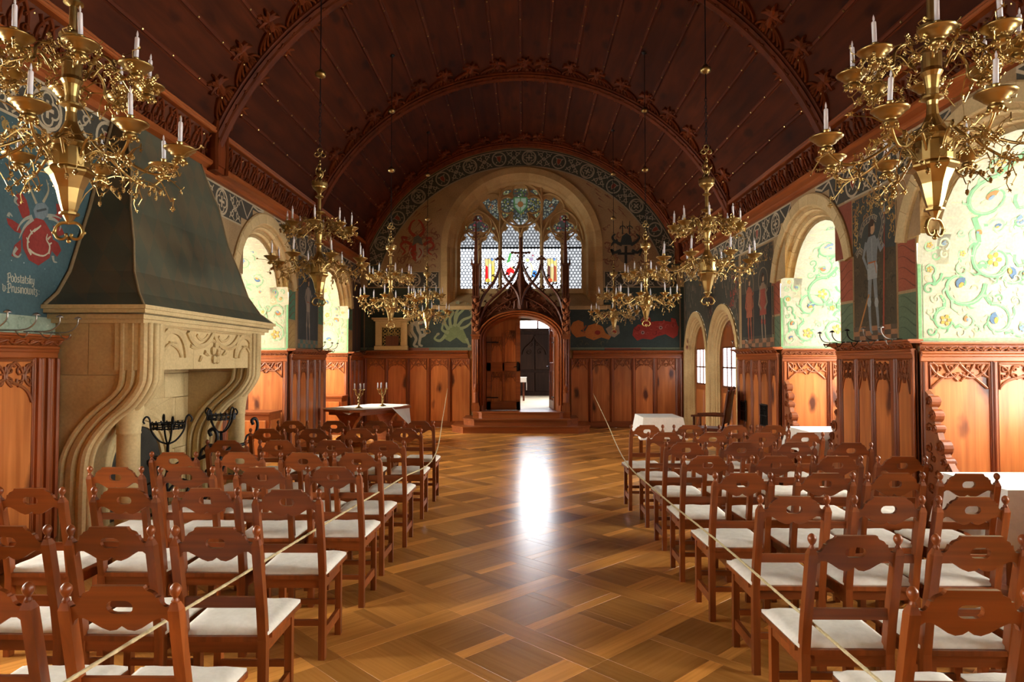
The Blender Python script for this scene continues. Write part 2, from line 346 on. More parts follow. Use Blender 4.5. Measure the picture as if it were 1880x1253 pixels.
# ================================================================== SETTING
# ---- floor with interlaced oak parquet
floor = MB().box(-6.2, 6.2, YB-0.4, YE+.35, -0.12, -0.012).build('floor', M['base']); tag(floor, kind='structure')
def parquet():
    R2 = sqrt(2); Mo = 1.075; P0, Q0 = 3.47/R2, 4.30/R2; SW = 0.17; IS = 0.085
    pieces = []                       # (kind, p0, p1, q0, q1, grain, tone)
    rnd = random.Random(3)
    for i in range(-12, 16):
        for j in range(-8, 18):
            p, q = P0+i*Mo, Q0+j*Mo
            cx, cy = ((q+Mo/2)-(p+Mo/2))/R2, ((p+Mo/2)+(q+Mo/2))/R2
            if abs(cx) > 7 or cy < YB-1 or cy > YE+1: continue
            h = SW/2; own = (i+j) % 2
            e0 = -h if own else h; e1 = (h if not own else -h)
            nown = (i+j+1) % 2
            # strip along q (constant p); lighter tone paints in light on its grain
            a = q-h if own else q+h
            b = q+Mo-h if nown == 0 and True else q+Mo-h
            pieces.append(('parquet_strip', p-h, p+h, q-h if own else q+h, q+Mo-h, 'q', rnd.uniform(1.15,1.5)))
            # strip along p (constant q); darker tone paints in its duller light angle
            pieces.append(('parquet_strip', p-h if not own else p+h, p+Mo-h, q-h, q+h, 'p', rnd.uniform(0.6,1.0)))
            x0, x1, y0, y1 = p+h, p+Mo-h, q+h, q+Mo-h
            mx, my, s = (x0+x1)/2, (y0+y1)/2, IS/2
            k = own
            # pinwheel of four tiles and interlaced inner strips, same painted light by direction
            for (a0,a1,b0,b1) in ((x0,mx-s,y0,my-s),(mx+s,x1,y0,my-s),(x0,mx-s,my+s,y1),(mx+s,x1,my+s,y1)):
                pieces.append(('parquet_tile', a0,a1,b0,b1, 'p' if (rnd.random() < .5) else 'q', rnd.choice((0.62,0.74,0.82,0.9,1.0))*rnd.uniform(.95,1.05)))
            if k:
                pieces.append(('parquet_strip', x0,x1,my-s,my+s,'p',rnd.uniform(.62,.9)))
                pieces.append(('parquet_strip', mx-s,mx+s,y0,my-s,'q',rnd.uniform(1.15,1.6)))
                pieces.append(('parquet_strip', mx-s,mx+s,my+s,y1,'q',rnd.uniform(1.15,1.6)))
            else:
                pieces.append(('parquet_strip', mx-s,mx+s,y0,y1,'q',rnd.uniform(1.15,1.6)))
                pieces.append(('parquet_strip', x0,mx-s,my-s,my+s,'p',rnd.uniform(.62,.9)))
                pieces.append(('parquet_strip', mx+s,x1,my-s,my+s,'p',rnd.uniform(.62,.9)))
    def cen(t): p, q = (t[1]+t[2])/2, (t[3]+t[4])/2; return ((q-p)/R2, (p+q)/R2)
    def key(t):
        x, y = cen(t)
        if y < 1.9: return 50+abs(y)
        vis = abs(x-0.05) < 1.25 + max(0, y-8.5)*0.6
        return y + (0 if vis else 14+abs(x))
    pieces.sort(key=key)
    cnt = {'parquet_tile': 0, 'parquet_strip': 0}; rest = MB(); rest.g = []
    g = 0.0005
    for (kd,p0,p1,q0,q1,gr,tn) in pieces:
        x, y = cen((kd,p0,p1,q0,q1))
        if abs(x) > 6.1 or y > YE-0.05 or y < YB: continue
        mb = MB() if cnt[kd] < 300 else rest
        if mb is not rest: mb.g = []
        dz = rnd.uniform(-0.0002, 0.0)
        b = 0.0008; off = rnd.uniform(0,50)
        base = len(mb.v)
        ring = lambda e,z: [((q-p)/R2,(p+q)/R2,z) for p,q in ((p0+e,q0+e),(p1-e,q0+e),(p1-e,q1-e),(p0+e,q1-e))]
        ruv = lambda e: [((p if gr == 'p' else q)+off, (q if gr == 'p' else p)+off*0.7, off) for p,q in ((p0+e,q0+e),(p1-e,q0+e),(p1-e,q1-e),(p0+e,q1-e))]
        vs = ring(g,-0.01)+ring(g,dz-0.0012)+ring(g+b,dz)
        fs = [(8,11,10,9)]+[(k,k+4,(k+1)%4+4,(k+1)%4) for k in range(4)]+[(4+k,8+k,8+(k+1)%4,4+(k+1)%4) for k in range(4)]
        fs = [tuple(reversed(f)) for f in fs]
        warm = (tn*1.0, tn*0.98, tn*0.92)
        mb.add(vs, fs, warm); mb.g += ruv(0)+ruv(0)+ruv(0)
        if mb is not rest:
            mb.build(kd, M['parquet'], floor, fix=True); cnt[kd] += 1
    o = rest.build('parquet_field', M['parquet'], floor, fix=True); o['kind'] = 'stuff'
parquet()
# ---- side walls: plaster face with arched niche openings
RO, RI, HI = 1.36, 1.02, 1.02
def wall_strips(mb, f, y0, y1, z0, z1, ops, col=None):
    ys = {y0, y1}
    for (c, ri, ro, zc) in ops:
        for k in range(25): ys.add(c+ro*cos(pi*k/24))
        ys.add(c-ri); ys.add(c+ri)
    ys = sorted(y for y in ys if y0-1e-6 <= y <= y1+1e-6)
    for a, b in zip(ys, ys[1:]):
        if b-a < 1e-5: continue
        m = (a+b)/2; hit = None
        for op in ops:
            if abs(m-op[0]) < op[2]: hit = op
        if not hit: mb.add([f(a,z0,0),f(b,z0,0),f(b,z1,0),f(a,z1,0)], [(0,1,2,3)], col); continue
        c, ri, ro, zc = hit
        za = zc+sqrt(max(0,ro*ro-(a-c)**2)); zb = zc+sqrt(max(0,ro*ro-(b-c)**2))
        mb.add([f(a,za,0),f(b,zb,0),f(b,z1,0),f(a,z1,0)], [(0,1,2,3)], col)
        if abs(m-c) > ri: mb.add([f(a,z0,0),f(b,z0,0),f(b,min(zc+.29,zb),0),f(a,min(zc+.29,za),0)], [(0,1,2,3)], col)
TAN = (0.36,0.24,0.12); STN = (0.50,0.40,0.22)
WALLS = {}
for s, nm in ((1,'wall_right'), (-1,'wall_left')):
    f = fR if s > 0 else fL; mb = MB()
    ops = [(y, HI, RO, NZ) for t, y in NICHES if t == s]
    if s > 0:
        wall_strips(mb, f, YB, 12.85, 0, 4.9, ops, TAN)
    else:
        wall_strips(mb, f, YB, YE, 0, 4.9, ops, TAN)
    w = mb.build(nm, M['plaster'], fix=False); tag(w, kind='structure'); WALLS[s] = w
def sweep_arch(mb, f, prof, c, zc, a0, a1, n, legs=None, sy=1.0):
    path = [(c+cos(radians(a0+(a1-a0)*i/n)), sin(radians(a0+(a1-a0)*i/n))) for i in range(n+1)]
    m = len(prof); vs = []; rows = 0
    pts = []
    if legs is not None: pts.append(('L', legs))
    for i in range(n+1): pts.append(('A', radians(a0+(a1-a0)*i/n)))
    if legs is not None: pts.append(('R', legs))
    for kd, t in pts:
        for r, h in prof:
            if kd == 'A': vs.append(f(c+r*cos(t), zc+r*sy*sin(t), h))
            elif kd == 'L': vs.append(f(c+r*cos(radians(a0)), t, h))
            else: vs.append(f(c+r*cos(radians(a1)), t, h))
    R = len(pts)
    fs = [(i*m+k, i*m+k+1, (i+1)*m+k+1, (i+1)*m+k) for i in range(R-1) for k in range(m-1)]
    fs += [tuple(range(m)), tuple((R-1)*m+k for k in range(m-1,-1,-1))]
    mb.add(vs, fs)
RINGP = [(1.40,-0.02),(1.40,0.03),(1.385,0.045),(1.24,0.045),(1.225,0.03),(1.22,-0.01),(1.19,-0.035),(1.17,-0.02),(1.15,-0.05),(1.145,-0.10),(1.115,-0.13),(1.09,-0.115),(1.075,-0.15),(1.07,-0.20),(1.02,-0.25),(1.02,-0.33),(1.3,-0.33)]
ringmesh = {}
ND = 1.62
GRN = (0.30,0.44,0.27)
def niche(s, yc, idx):
    NC = (0.37,0.35,0.25) if s > 0 else (0.40,0.34,0.21)
    f = fR if s > 0 else fL; w = WALLS[s]
    n = 11
    for k in range(n):                    # voussoirs, each a block with a fine joint
        a0 = 12+156*k/n+0.15; a1 = 12+156*(k+1)/n-0.15
        mb = MB(); sweep_arch(mb, f, RINGP, yc, NZ, a0, a1, 3)
        mb.build('voussoir', M['stonel'], w)
    mb = MB(); sweep_arch(mb, f, [(r+.006,h-.006) for r,h in RINGP], yc, NZ, 12, 168, 30); mb.build('arch_joint', M['stone'], w)
    # jambs, barrel soffit (cream plaster), floor handled by the base slab, sill wall and window
    mb = MB()
    for d in (-1, 1):
        mb.add([f(yc+d*HI,0,0),f(yc+d*HI,0,-ND),f(yc+d*HI,NZ,-ND),f(yc+d*HI,NZ,0)], [(0,1,2,3)], NC)
    pts = arc(yc, NZ, HI, 0, 180, 20)
    for a, b in zip(pts, pts[1:]):
        if a[1] < NZ+.3 or b[1] < NZ+.3: mb.add([f(a[0],a[1],0),f(a[0],a[1],-.33),f(b[0],b[1],-.33),f(b[0],b[1],0)], [(0,1,2,3)], NC)
        mb.add([f(a[0],a[1],-0.2),f(a[0],a[1],-ND),f(b[0],b[1],-ND),f(b[0],b[1],-0.2)], [(0,1,2,3)], NC)
    mb.add([f(yc-HI,0.001,0),f(yc+HI,0.001,0),f(yc+HI,0.001,-ND),f(yc-HI,0.001,-ND)], [(0,1,2,3)], (0.3,0.13,0.04))
    o = mb.build('niche_lining', M['plaster'], w, fix=False)
    # outer wall with window opening
    mb = MB(); g = lambda u,v,h: f(u,v,h-ND)
    mb.fbox(g, yc-HI-.1, yc+HI+.1, 0, 1.0, -0.3, 0); mb.fbox(g, yc-HI-.1, yc-0.86, 1.0, 3.9, -0.3, 0); mb.fbox(g, yc+0.86, yc+HI+.1, 1.0, 3.9, -0.3, 0)
    mb.fbox(g, yc-0.86, yc+0.86, 3.45, 3.9, -0.3, 0)
    mb.build('outer_masonry', M['stonel'], w)
    mb = MB()
    for u in (-0.86, -0.30, 0.27, 0.82): mb.fbox(g, yc+u, yc+u+0.04, 1.0, 3.45, -0.2, -0.14)
    for v in (1.0, 1.9, 2.75, 3.41): mb.fbox(g, yc-0.86, yc+0.86, v, v+0.04, -0.2, -0.14)
    mb.build('window_frame', M['dark'], w)
    mb = MB(); mb.add([g(yc-.86,1.0,-.17),g(yc+.86,1.0,-.17),g(yc+.86,3.45,-.17),g(yc-.86,3.45,-.17)], [(0,1,2,3)], (0.9,0.92,0.9)); mb.build('window_pane', M['glass'], w, fix=False)
for i,(s,y) in enumerate(NICHES): niche(s, y, i)
# ---- generic wainscot
def leafband(mb, f, u0, u1, v0, v1, h0, h1, step=None):       # carved trailing-leaf moulding
    H = v1-v0; step = step or H*1.5; n = max(1, int(round((u1-u0)/step))); st = (u1-u0)/n; m = (v0+v1)/2
    wave = []
    for i in range(n*6+1):
        u = u0+st*i/6; wave.append((u, m+H*0.22*sin(pi*i/6*2/2)))
    mb.ribbon(wave, f, H*0.16, h1*0.9, h0=h0)
    for i in range(n):
        u = u0+st*(i+0.5); sg = 1 if i % 2 else -1
        for dx, dy, l in ((0.22,0.30,0.34),(-0.18,0.28,0.3),(0.05,-0.34,0.3)):
            a = (u-st*dx*0.3, m+sg*H*dy*0.2); b = (u+st*dx*1.6, m+sg*H*dy*1.25)
            c = ((a[0]+b[0])/2+H*0.1, (a[1]+b[1])/2+sg*H*0.12)
            mb.ribbon([a, c, b], f, H*0.26, h1, h0=h0, w1=H*0.05)
def carved(mb, f, u0, u1, v1, hgt, h0, h1, kind=0):           # pierced gothic tracery hanging under a rail
    w = u1-u0; c = (u0+u1)/2; t = max(0.010, min(0.02, w*0.035))
    v0 = v1-hgt
    R = lambda P, ww=t, e=None: mb.ribbon(P, f, ww, h1, h0=h0, w1=e)
    R([(u0,v1-t/2),(u1,v1-t/2)]); R([(u0+t/2,v1),(u0+t/2,v0-hgt*0.45)], t, t*.4); R([(u1-t/2,v1),(u1-t/2,v0-hgt*0.45)], t, t*.4)
    if kind == 0:
        for sg in (-1, 1):
            e = c+sg*w/2
            R(bez((e,v1-hgt*.05),(e-sg*w*.10,v0+hgt*.2),(c+sg*w*.2,v0-hgt*.1),(c,v0+hgt*.42)), t*1.25)
            R(bez((c,v1),(c+sg*w*.08,v0+hgt*.6),(c+sg*w*.25,v0+hgt*.25),(e-sg*w*.04,v0-hgt*.4)), t*1.25)
            R(bez((c+sg*w*.25,v1),(c+sg*w*.2,v0+hgt*.5),(c+sg*w*.12,v0+hgt*.3),(c+sg*w*.03,v0)))
            R(bez((e-sg*w*.06,v1),(e-sg*w*.22,v1-hgt*.25),(e-sg*w*.12,v0+hgt*.3),(e-sg*w*.02,v0+hgt*.2)))
            for (a,b,r) in ((.15,.72,.13),(.34,.72,.14),(.22,.3,.12),(.4,.35,.12),(.08,.32,.1)):
                R(spiral(c+sg*w*a, v0+hgt*b, hgt*r*1.25, 1.2*sg, 0.9, 8), t*.9, t*.7)
    else:
        nn = 3
        for i in range(nn):
            for sg in (-1, 1):
                cc = u0+w*(i+.5)/nn; hw = w/nn*.5
                R(bez((cc+sg*hw,v1-hgt*.1),(cc+sg*hw*.2,v1-hgt*.3),(cc-sg*hw*.4,v0+hgt*.35),(cc+sg*hw*.7,v0+hgt*.1)), t)
                R(spiral(cc+sg*hw*.5, v1-hgt*.35, hgt*.22, 0.5, 1.1*sg, 9), t*.9, t*.6)
                R(spiral(cc+sg*hw*.45, v0+hgt*.25, hgt*.17, 2.5, -1.0*sg, 8), t*.8, t*.6)
        for sg in (-1,1): R(bez((c,v0+hgt*.35),(c+sg*w*.25,v0+hgt*.1),(c+sg*w*.4,v0+hgt*.15),(c+sg*w*.485,v0-hgt*.45)), t*1.2)
TRIM = [0]
def wainscot(f, u0, u1, cuts, railmat, h=0.0, z0=0.14, ztop=1.9, corn=0.10, carving=0.20, cap_ends=(0,0), label=None, carve=True):
    """panelling on wall coordinates f: cuts = list of panel (u0,u1)"""
    TRIM[0] += 1
    mb = MB(); mb.fbox(f, u0, u1, 0.0, ztop-.11, h-0.02, h+0.012)
    root = mb.build('trim_%d' % TRIM[0], M['dark']); tag(root, kind='structure')
    zr = ztop-0.20
    mb = MB(); mb.fbox(f, u0, u1, 0.0, z0, h, h+0.05, 0.012); mb.fbox(f, u0, u1, z0-.02, z0+.03, h, h+0.034, 0.01); mb.build('plinth', railmat, root)
    mb = MB(); mb.fbox(f, u0, u1, zr, ztop-.115, h, h+0.034, 0.006); mb.fbox(f, u0, u1, zr+.045, ztop-.118, h+.03, h+0.048, 0.01); mb.build('rail', railmat, root)
    edges = [u0]+[x for c in cuts for x in c]+[u1]
    for i in range(0, len(edges), 2):
        a, b = edges[i], edges[i+1]
        if b-a > 0.004:
            mb = MB(); mb.fbox(f, a, b, z0, zr, h, h+0.034, 0.006)
            if b-a > .16:
                nr = int((b-a)/.055)
                for q_ in range(nr): c_ = a+(b-a)*(q_+.5)/nr; mb.fbox(f, c_-.017, c_+.017, z0, zr, h+.03, h+(.052 if q_ % 2 else .07), 0.013)
            elif b-a > .05: mb.fbox(f, a+.018, b-.018, z0, zr, h+.03, h+0.05, 0.012)
            mb.build('stile', M['stile'], root)
    for k,(a,b) in enumerate(cuts):
        mb = MB()
        mb.fbox(f, a+.004, b-.004, z0+.004, zr-.004, h+0.004, h+0.016, 0.004)
        mb.build('panel', M['pine'], root)
        mb = MB()
        for (p,q,r_,s_) in ((a,a+.012,z0,zr),(b-.012,b,z0,zr),(a,b,zr-.012,zr),(a,b,z0,z0+.012)): mb.fbox(f, p,q,r_,s_, h+.012, h+.028, 0.006)
        mb.build('moulding', M['stile'], root)
        if carve:
            mb = MB(); carved(mb, f, a+.012, b-.012, zr-.012, carving, h+.016, h+.036, k % 2)
            mb.build('tracery', M['carve'], root)
    # cornice
    e0, e1 = cap_ends
    mb = MB()
    mb.fbox(f, u0-e0*corn, u1+e1*corn, ztop-.022, ztop, h-.01, h+corn+.03, 0.006)
    mb.fbox(f, u0-e0*corn*.8, u1+e1*corn*.8, ztop-.04, ztop-.02, h, h+corn, 0.008)
    mb.fbox(f, u0, u1, ztop-.12, ztop-.095, h, h+0.055, 0.008)
    mb.add([f(u0,ztop-.1,h+.02),f(u1,ztop-.1,h+.02),f(u1+e1*corn*.6,ztop-.035,h+corn*.75),f(u0-e0*corn*.6,ztop-.035,h+corn*.75)], [(0,1,2,3)])
    mb.build('cornice', railmat, root)
    if corn > .05:
        g = lambda u,v,hh: f(u, ztop-.1+v, h+.02+(corn*.75-.02)*(v/.065)+hh)
    else: g = lambda u,v,hh: f(u, ztop-.1+v, h+.03+hh)
    mb = MB(); leafband(mb, g, u0, u1, 0.002, 0.058, 0.0, 0.018); mb.build('leaf_carving', M['carve'], root)
    return root
# wainscot pieces: end wall
def even(a, b, n, st): w = (b-a-(n+1)*st)/n; return [(a+st+i*(w+st), a+st+i*(w+st)+w) for i in range(n)]
pL = [(-4.014,1.193)[0], (-3.533,1.193)[0], (-3.462,1.193)[0], (-2.981,1.193)[0], (-2.897,1.193)[0], (-2.445,1.193)[0], (-2.360,1.193)[0], (-1.895,1.194)[0], (-1.810,1.194)[0], (-1.331,1.194)[0]]
pR = [(1.267,1.195)[0], (1.729,1.196)[0], (1.813,1.196)[0], (2.275,1.196)[0], (2.372,1.196)[0], (2.833,1.196)[0], (2.917,1.196)[0], (3.377,1.196)[0], (3.475,1.196)[0], (3.949,1.197)[0]]
pair = lambda L: [(L[i],L[i+1]) for i in range(0,len(L),2)]
wainscot(fE, -HW, -1.38, pair(pL), M['pineh'], ztop=1.98, corn=.12)
wainscot(fE, 1.32, HW, pair(pR), M['pineh'], ztop=1.98, corn=.12)
for s, yc in NICHES:
    f = fR if s > 0 else fL
    for d in (1, -1):
        if d < 0 and yc > 3: pass
        ju = (lambda yy, dd, ss: (lambda u,v,h: (ss*(HW+u), yy+dd*(HI-h), v)))(yc, d, s)
        wainscot(ju, 0.0, ND, [(0.075,0.72),(0.79,1.50)], M['pineh'], ztop=1.9, corn=.03, carve=(d > 0), carving=.19)
def pier(s, y0, y1, cuts, ends=(1,1), ztop=1.93):
    f = fR if s > 0 else fL
    wainscot(f, y0, y1, cuts, M['piney'], h=0.03, ztop=ztop, corn=.12, cap_ends=ends, carving=.25)
pier(1, 7.07, 8.77, [(7.12,7.38),(7.50,7.86),(7.93,8.24),(8.31,8.65)])
pier(1, 10.81, 12.83, [(10.87,11.12),(11.24,11.60),(11.68,12.0),(12.08,12.42),(12.5,12.76)])
pier(1, 3.32, 5.03, [(3.4,3.7),(3.8,4.2),(4.3,4.6),(4.7,4.95)])
pier(-1, 4.57, 5.94, [(4.65,4.95),(5.02,5.66)], (0,0))
pier(-1, 8.75, 9.93, [(8.8,9.3),(9.4,9.85)], (0,0))
pier(-1, 11.97, 14.06, [(12.03,12.35),(12.48,12.86),(12.95,13.3),(13.4,13.62),(13.72,13.98)])
pier(-1, 16.10, YE-.01, [(16.16,16.45),(16.55,16.85),(16.93,17.18)], (1,0))
# ---- doorways in the right wall (two moulded stone arches with timber doors and lit lights)
def stone_door(yc, n):
    w = WALLS[1]
    hi, ho, zs = 0.72, 1.09, 1.72
    pr = [(1.09,-0.02),(1.09,0.03),(1.07,0.04),(0.98,0.04),(0.96,0.02),(0.945,-0.02),(0.92,-0.03),(0.90,-0.06),(0.875,-0.07),(0.86,-0.10),(0.83,-0.11),(0.81,-0.15),(0.78,-0.16),(0.78,-0.2)]
    mb = MB(); sweep_arch(mb, fR, pr, yc, zs, 0, 180, 22, legs=0.0, sy=1.08); mb.build('stone_surround', M['stone'], w)
    d = MB()
    d.fbox(fR, yc-.80, yc+.80, 0.0, 2.6, -.26, -.20)
    root = d.build('door_%d' % n, M['stile']); tag(root, kind='structure')
    for (a,b,c_,e) in ((-.62,-.04,.15,1.02),(.04,.62,.15,1.02)):
        mb = MB(); mb.fbox(fR, yc+a, yc+b, c_, e, -.205, -.185, .012); mb.build('panel', M['pine'], root)
    mb = MB(); mb.add([fR(yc-.6,1.18,-.193),fR(yc+.6,1.18,-.193),fR(yc+.6,1.98,-.193),fR(yc-.6,1.98,-.193)], [(0,1,2,3)], (1,1,1))
    mb.build('pane', M['lit'], root, fix=False)
    mb = MB()
    for u in (-.62,-.31,-.02,.29,.58): mb.fbox(fR, yc+u, yc+u+(.04 if abs(u) in (.62,.58,.02) else .02), 1.14, 2.0, -.20, -.17, .004)
    for v in (1.14,1.55,1.98): mb.fbox(fR, yc-.62, yc+.62, v, v+.035, -.20, -.17, .004)
    mb.build('glazing_bars', M['dark'], root)
    mb = MB(); mb.tube([fR(yc-.70,1.0,-.20),fR(yc-.70,1.0,-.14),fR(yc-.56,1.0,-.14)], .01, 6); mb.build('handle', M['iron'], root)
def litmat():
    m = bpy.data.materials.new('daylit_pane'); m.use_nodes = True; N = m.node_tree.nodes; L = m.node_tree.links
    N.remove(N['Principled BSDF']); e = N.new('ShaderNodeEmission'); e.inputs['Color'].default_value = (0.9,0.92,1,1); e.inputs['Strength'].default_value = 7
    L.new(e.outputs[0], N['Material Output'].inputs['Surface']); return m
M['lit'] = litmat()
stone_door(13.97, 1); stone_door(16.15, 2)
mb = MB()                                # wall face around the two doorways
def over_doors(u):
    z = 0
    for c in (13.97, 16.15):
        if abs(u-c) < 1.09: z = 1.72+1.08*sqrt(max(0,1.09**2-(u-c)**2))
    return z
us = sorted({12.85, YE}|{c+1.09*cos(pi*k/24) for c in (13.97,16.15) for k in range(25)})
for a, b in zip(us, us[1:]):
    m = (a+b)/2; ins = any(abs(m-c) < 1.09 for c in (13.97,16.15))
    za, zb = (over_doors(a), over_doors(b)) if ins else (0,0)
    mb.add([fR(a,za,0),fR(b,zb,0),fR(b,4.9,0),fR(a,4.9,0)], [(0,1,2,3)], (0.055,0.050,0.035))
mb.build('painted_wall_field', M['plaster'], WALLS[1], fix=False)
# ---- end wall with the great window and the portal opening
GR, GZ = 2.09, 4.67
mb = MB()
xs = sorted({-HW,HW,-0.9,0.86}|{GR*cos(pi*k/40) for k in range(41)})
for a, b in zip(xs, xs[1:]):
    m = (a+b)/2; col = TAN
    zz = [(0.0, 9.0)]
    if abs(m) < GR:
        lo = 3.14; za = GZ+sqrt(max(0,GR**2-a*a)); zb = GZ+sqrt(max(0,GR**2-b*b))
        mb.add([fE(a,za,0),fE(b,zb,0),fE(b,9,0),fE(a,9,0)], [(0,1,2,3)], col)
        z0 = 2.75 if -0.9 < m < 0.86 else 0.0
        mb.add([fE(a,z0,0),fE(b,z0,0),fE(b,lo,0),fE(a,lo,0)], [(0,1,2,3)], col)
    else: mb.add([fE(a,0,0),fE(b,0,0),fE(b,9,0),fE(a,9,0)], [(0,1,2,3)], col)
wend = mb.build('wall_end', M['plaster'], fix=False); tag(wend, kind='structure')
# stone window surround: voussoirs and jamb blocks, splay, sill
SP = [(2.09,-0.01),(2.09,0.03),(1.93,0.03),(1.90,0.0),(1.86,-0.03),(1.78,-0.12),(1.74,-0.14),(1.70,-0.27),(1.62,-0.30),(1.62,-0.42)]
for k in range(15):
    mb = MB(); sweep_arch(mb, fE, SP, 0, GZ, 180*k/15+.12, 180*(k+1)/15-.12, 3); mb.build('voussoir', M['stone'], wend)
mb = MB(); sweep_arch(mb, fE, [(r+.006,h-.006) for r,h in SP], 0, GZ, 0, 180, 40, legs=3.14); mb.add([fE(-2.2,9,-.43),fE(2.2,9,-.43),fE(2.2,3.1,-.43),fE(1.66,3.1,-.43),fE(1.66,GZ,-.43)]+[fE(1.66*cos(pi*k/20),GZ+1.66*sin(pi*k/20),-.43) for k in range(21)]+[fE(-1.66,3.1,-.43),fE(-2.2,3.1,-.43)], [tuple(range(28))]); mb.build('arch_joint', M['stone'], wend)
for sg in (-1, 1):
    for k in range(4):
        z0 = 3.14+(GZ-3.14)*k/4+.003; z1 = 3.14+(GZ-3.14)*(k+1)/4-.003; n = len(SP)
        mb = MB(); mb.add([fE(sg*r,z0,h) for r,h in SP]+[fE(sg*r,z1,h) for r,h in SP], [(i,i+1,n+i+1,n+i) for i in range(n-1)]+[tuple(range(n)),tuple(range(2*n-1,n-1,-1))])
        mb.build('jamb_block', M['stone'], wend)
mb = MB(); mb.add([fE(-2.15,3.14,.05),fE(2.15,3.14,.05),fE(1.62,3.58,-.42),fE(-1.62,3.58,-.42)], [(0,1,2,3)]); mb.fbox(fE, -2.2, 2.2, 3.04, 3.15, -.02, .07, .02)
mb.build('window_sill', M['stone'], wend)
# tracery plate
YT = YE+0.30
fT = lambda u,v,h: (u, YT-h, v)
PX = lambda L: list(L)
def lobes(c, spec, n=9):       # cusped outline from circular lobes
    o = []
    for (dx,dy,r,a0,a1) in spec: o += arc(c[0]+dx, c[1]+dy, r, a0, a1, n)
    return o
def light(x0, x1, zb, zs, zt):
    w = x1-x0; c = (x0+x1)/2; r = w*0.16
    return [(x0,zb),(x1,zb),(x1,zs-.03)]+arc(c+w*.30, zs-.03, w*.2, 0, 95, 5)+[(c+r*.75,zs+.15)]+arc(c+r*.85, zs+.25*(zt-zs)/.35, r*.8, -50, 80, 5)+[(c,zt)]+arc(c-r*.85, zs+.25*(zt-zs)/.35, r*.8, 100, 230, 5)+[(c-r*.75,zs+.15)]+arc(c-w*.30, zs-.03, w*.2, 85, 180, 5)
k_ = 1.0
LX = [(-1.62,-1.18),(-1.06,-.62),(-.515,-.07),(.035,.48),(.58,1.03),(1.14,1.58)]
holes = []
for i,(a,b) in enumerate(LX):
    zs, zt = (4.84,5.12) if i in (0,1,4,5) else (5.10,5.40)
    holes.append(light(a, b, 3.62, zs, zt))
QC = (-.03, 5.84)
holes.append(lobes(QC, [(0,.33,.2,-35,215),(-.35,0,.2,55,305),(0,-.33,.2,145,395),(.35,0,.2,-125,125)], 10))
for sg in (-1, 1):
    tc = (sg*1.13-.02, 5.30)
    holes.append(lobes(tc, [(.15,-.06,.12,-120,80),(0,.17,.11,-30,210),(-.15,-.06,.12,100,300)], 7))
    A = [(.58,5.42),(.60,5.95),(.66,6.02),(.74,5.98),(.80,5.94),(.90,6.08),(1.0,6.04),(1.02,5.92),(.96,5.84),(.88,5.70),(.74,5.55)]
    holes.append([(sg*x-.02, z) for x,z in A])
    for T in ([(.28,5.58),(.5,5.66),(.5,5.44)], [(.2,6.22),(.5,6.33),(.48,6.12),(.4,6.1)], [(1.1,5.84),(1.22,5.66),(1.30,5.52),(1.16,5.68)], [(.66,5.2),(.8,5.3),(.86,5.14)], [(1.4,5.2),(1.46,5.3),(1.54,5.14)]):
        holes.append([(sg*x-.02, z) for x,z in T])
outl = [(-1.70,3.5),(1.66,3.5)]+arc(-.02,4.84,1.66,0,180,32)
o = plate(outl, holes, fT, -0.10, 0.0).build('window_tracery', M['stone'], wend)
mb = MB()                                 # raised mouldings over the tracery
for hh in holes[6:9:1]+[holes[10]] if False else [holes[6]]:
    mb.ribbon(arc(QC[0],QC[1],.585,0,360,36), fT, .055, .055, h0=0)
    for dx,dz,a_ in ((0,.33,90),(-.35,0,180),(0,-.33,270),(.35,0,0)): mb.ribbon(arc(QC[0]+dx,QC[1]+dz,.222,a_-120,a_+120,16), fT, .035, .04, h0=0)
for sg in (-1,1):
    mb.ribbon(bez((sg*.02-.02,5.02),(sg*.03-.02,5.28),(sg*.18-.02,5.38),(sg*.28-.02,5.50)), fT, .05, .04, h0=0)
    mb.ribbon(bez((sg*.54-.02,5.02),(sg*.53-.02,5.28),(sg*.38-.02,5.38),(sg*.28-.02,5.50)), fT, .05, .04, h0=0)
    mb.ribbon([(sg*.55-.02,3.6),(sg*.55-.02,6.38)], fT, .055, .05, h0=0)
    mb.ribbon([(sg*1.10-.02,3.6),(sg*1.10-.02,5.0)], fT, .05, .045, h0=0)
    mb.ribbon(bez((sg*.56-.02,4.9),(sg*.62-.02,5.5),(sg*.95-.02,5.6),(sg*1.14-.02,5.72)), fT, .05, .045, h0=0)
    mb.ribbon(bez((sg*1.64-.02,4.9),(sg*1.62-.02,5.4),(sg*1.35-.02,5.6),(sg*1.14-.02,5.72)), fT, .05, .045, h0=0)
    mb.ribbon(bez((sg*1.14-.02,5.72),(sg*1.2-.02,5.9),(sg*.9-.02,6.25),(sg*.6-.02,6.1)), fT, .04, .04, h0=0)
    mb.ribbon(arc(sg*1.13-.02,5.30,.36,0,360,24), fT, .04, .045, h0=0)
    for dx,dz,a_ in ((.15,-.06,-30),(0,.17,90),(-.15,-.06,210)): mb.ribbon(arc(sg*1.13-.02+dx,5.30+dz,.135,a_-110,a_+110,12), fT, .028, .035, h0=0)
    for cx,cz in ((.83,4.84),(1.36,4.84),(.27,5.10)):
        mb.ribbon(bez((sg*(cx-.26)-.02,cz-.1),(sg*(cx-.22)-.02,cz+.2),(sg*(cx-.08)-.02,cz+.3),(sg*cx-.02,cz+.36)), fT, .035, .035, h0=0)
        mb.ribbon(bez((sg*(cx+.26)-.02,cz-.1),(sg*(cx+.22)-.02,cz+.2),(sg*(cx+.08)-.02,cz+.3),(sg*cx-.02,cz+.36)), fT, .035, .035, h0=0)
mb.ribbon([(-.02,3.6),(-.02,5.1)], fT, .055, .05, h0=0)
mb.build('tracery_moulding', M['stone'], wend)
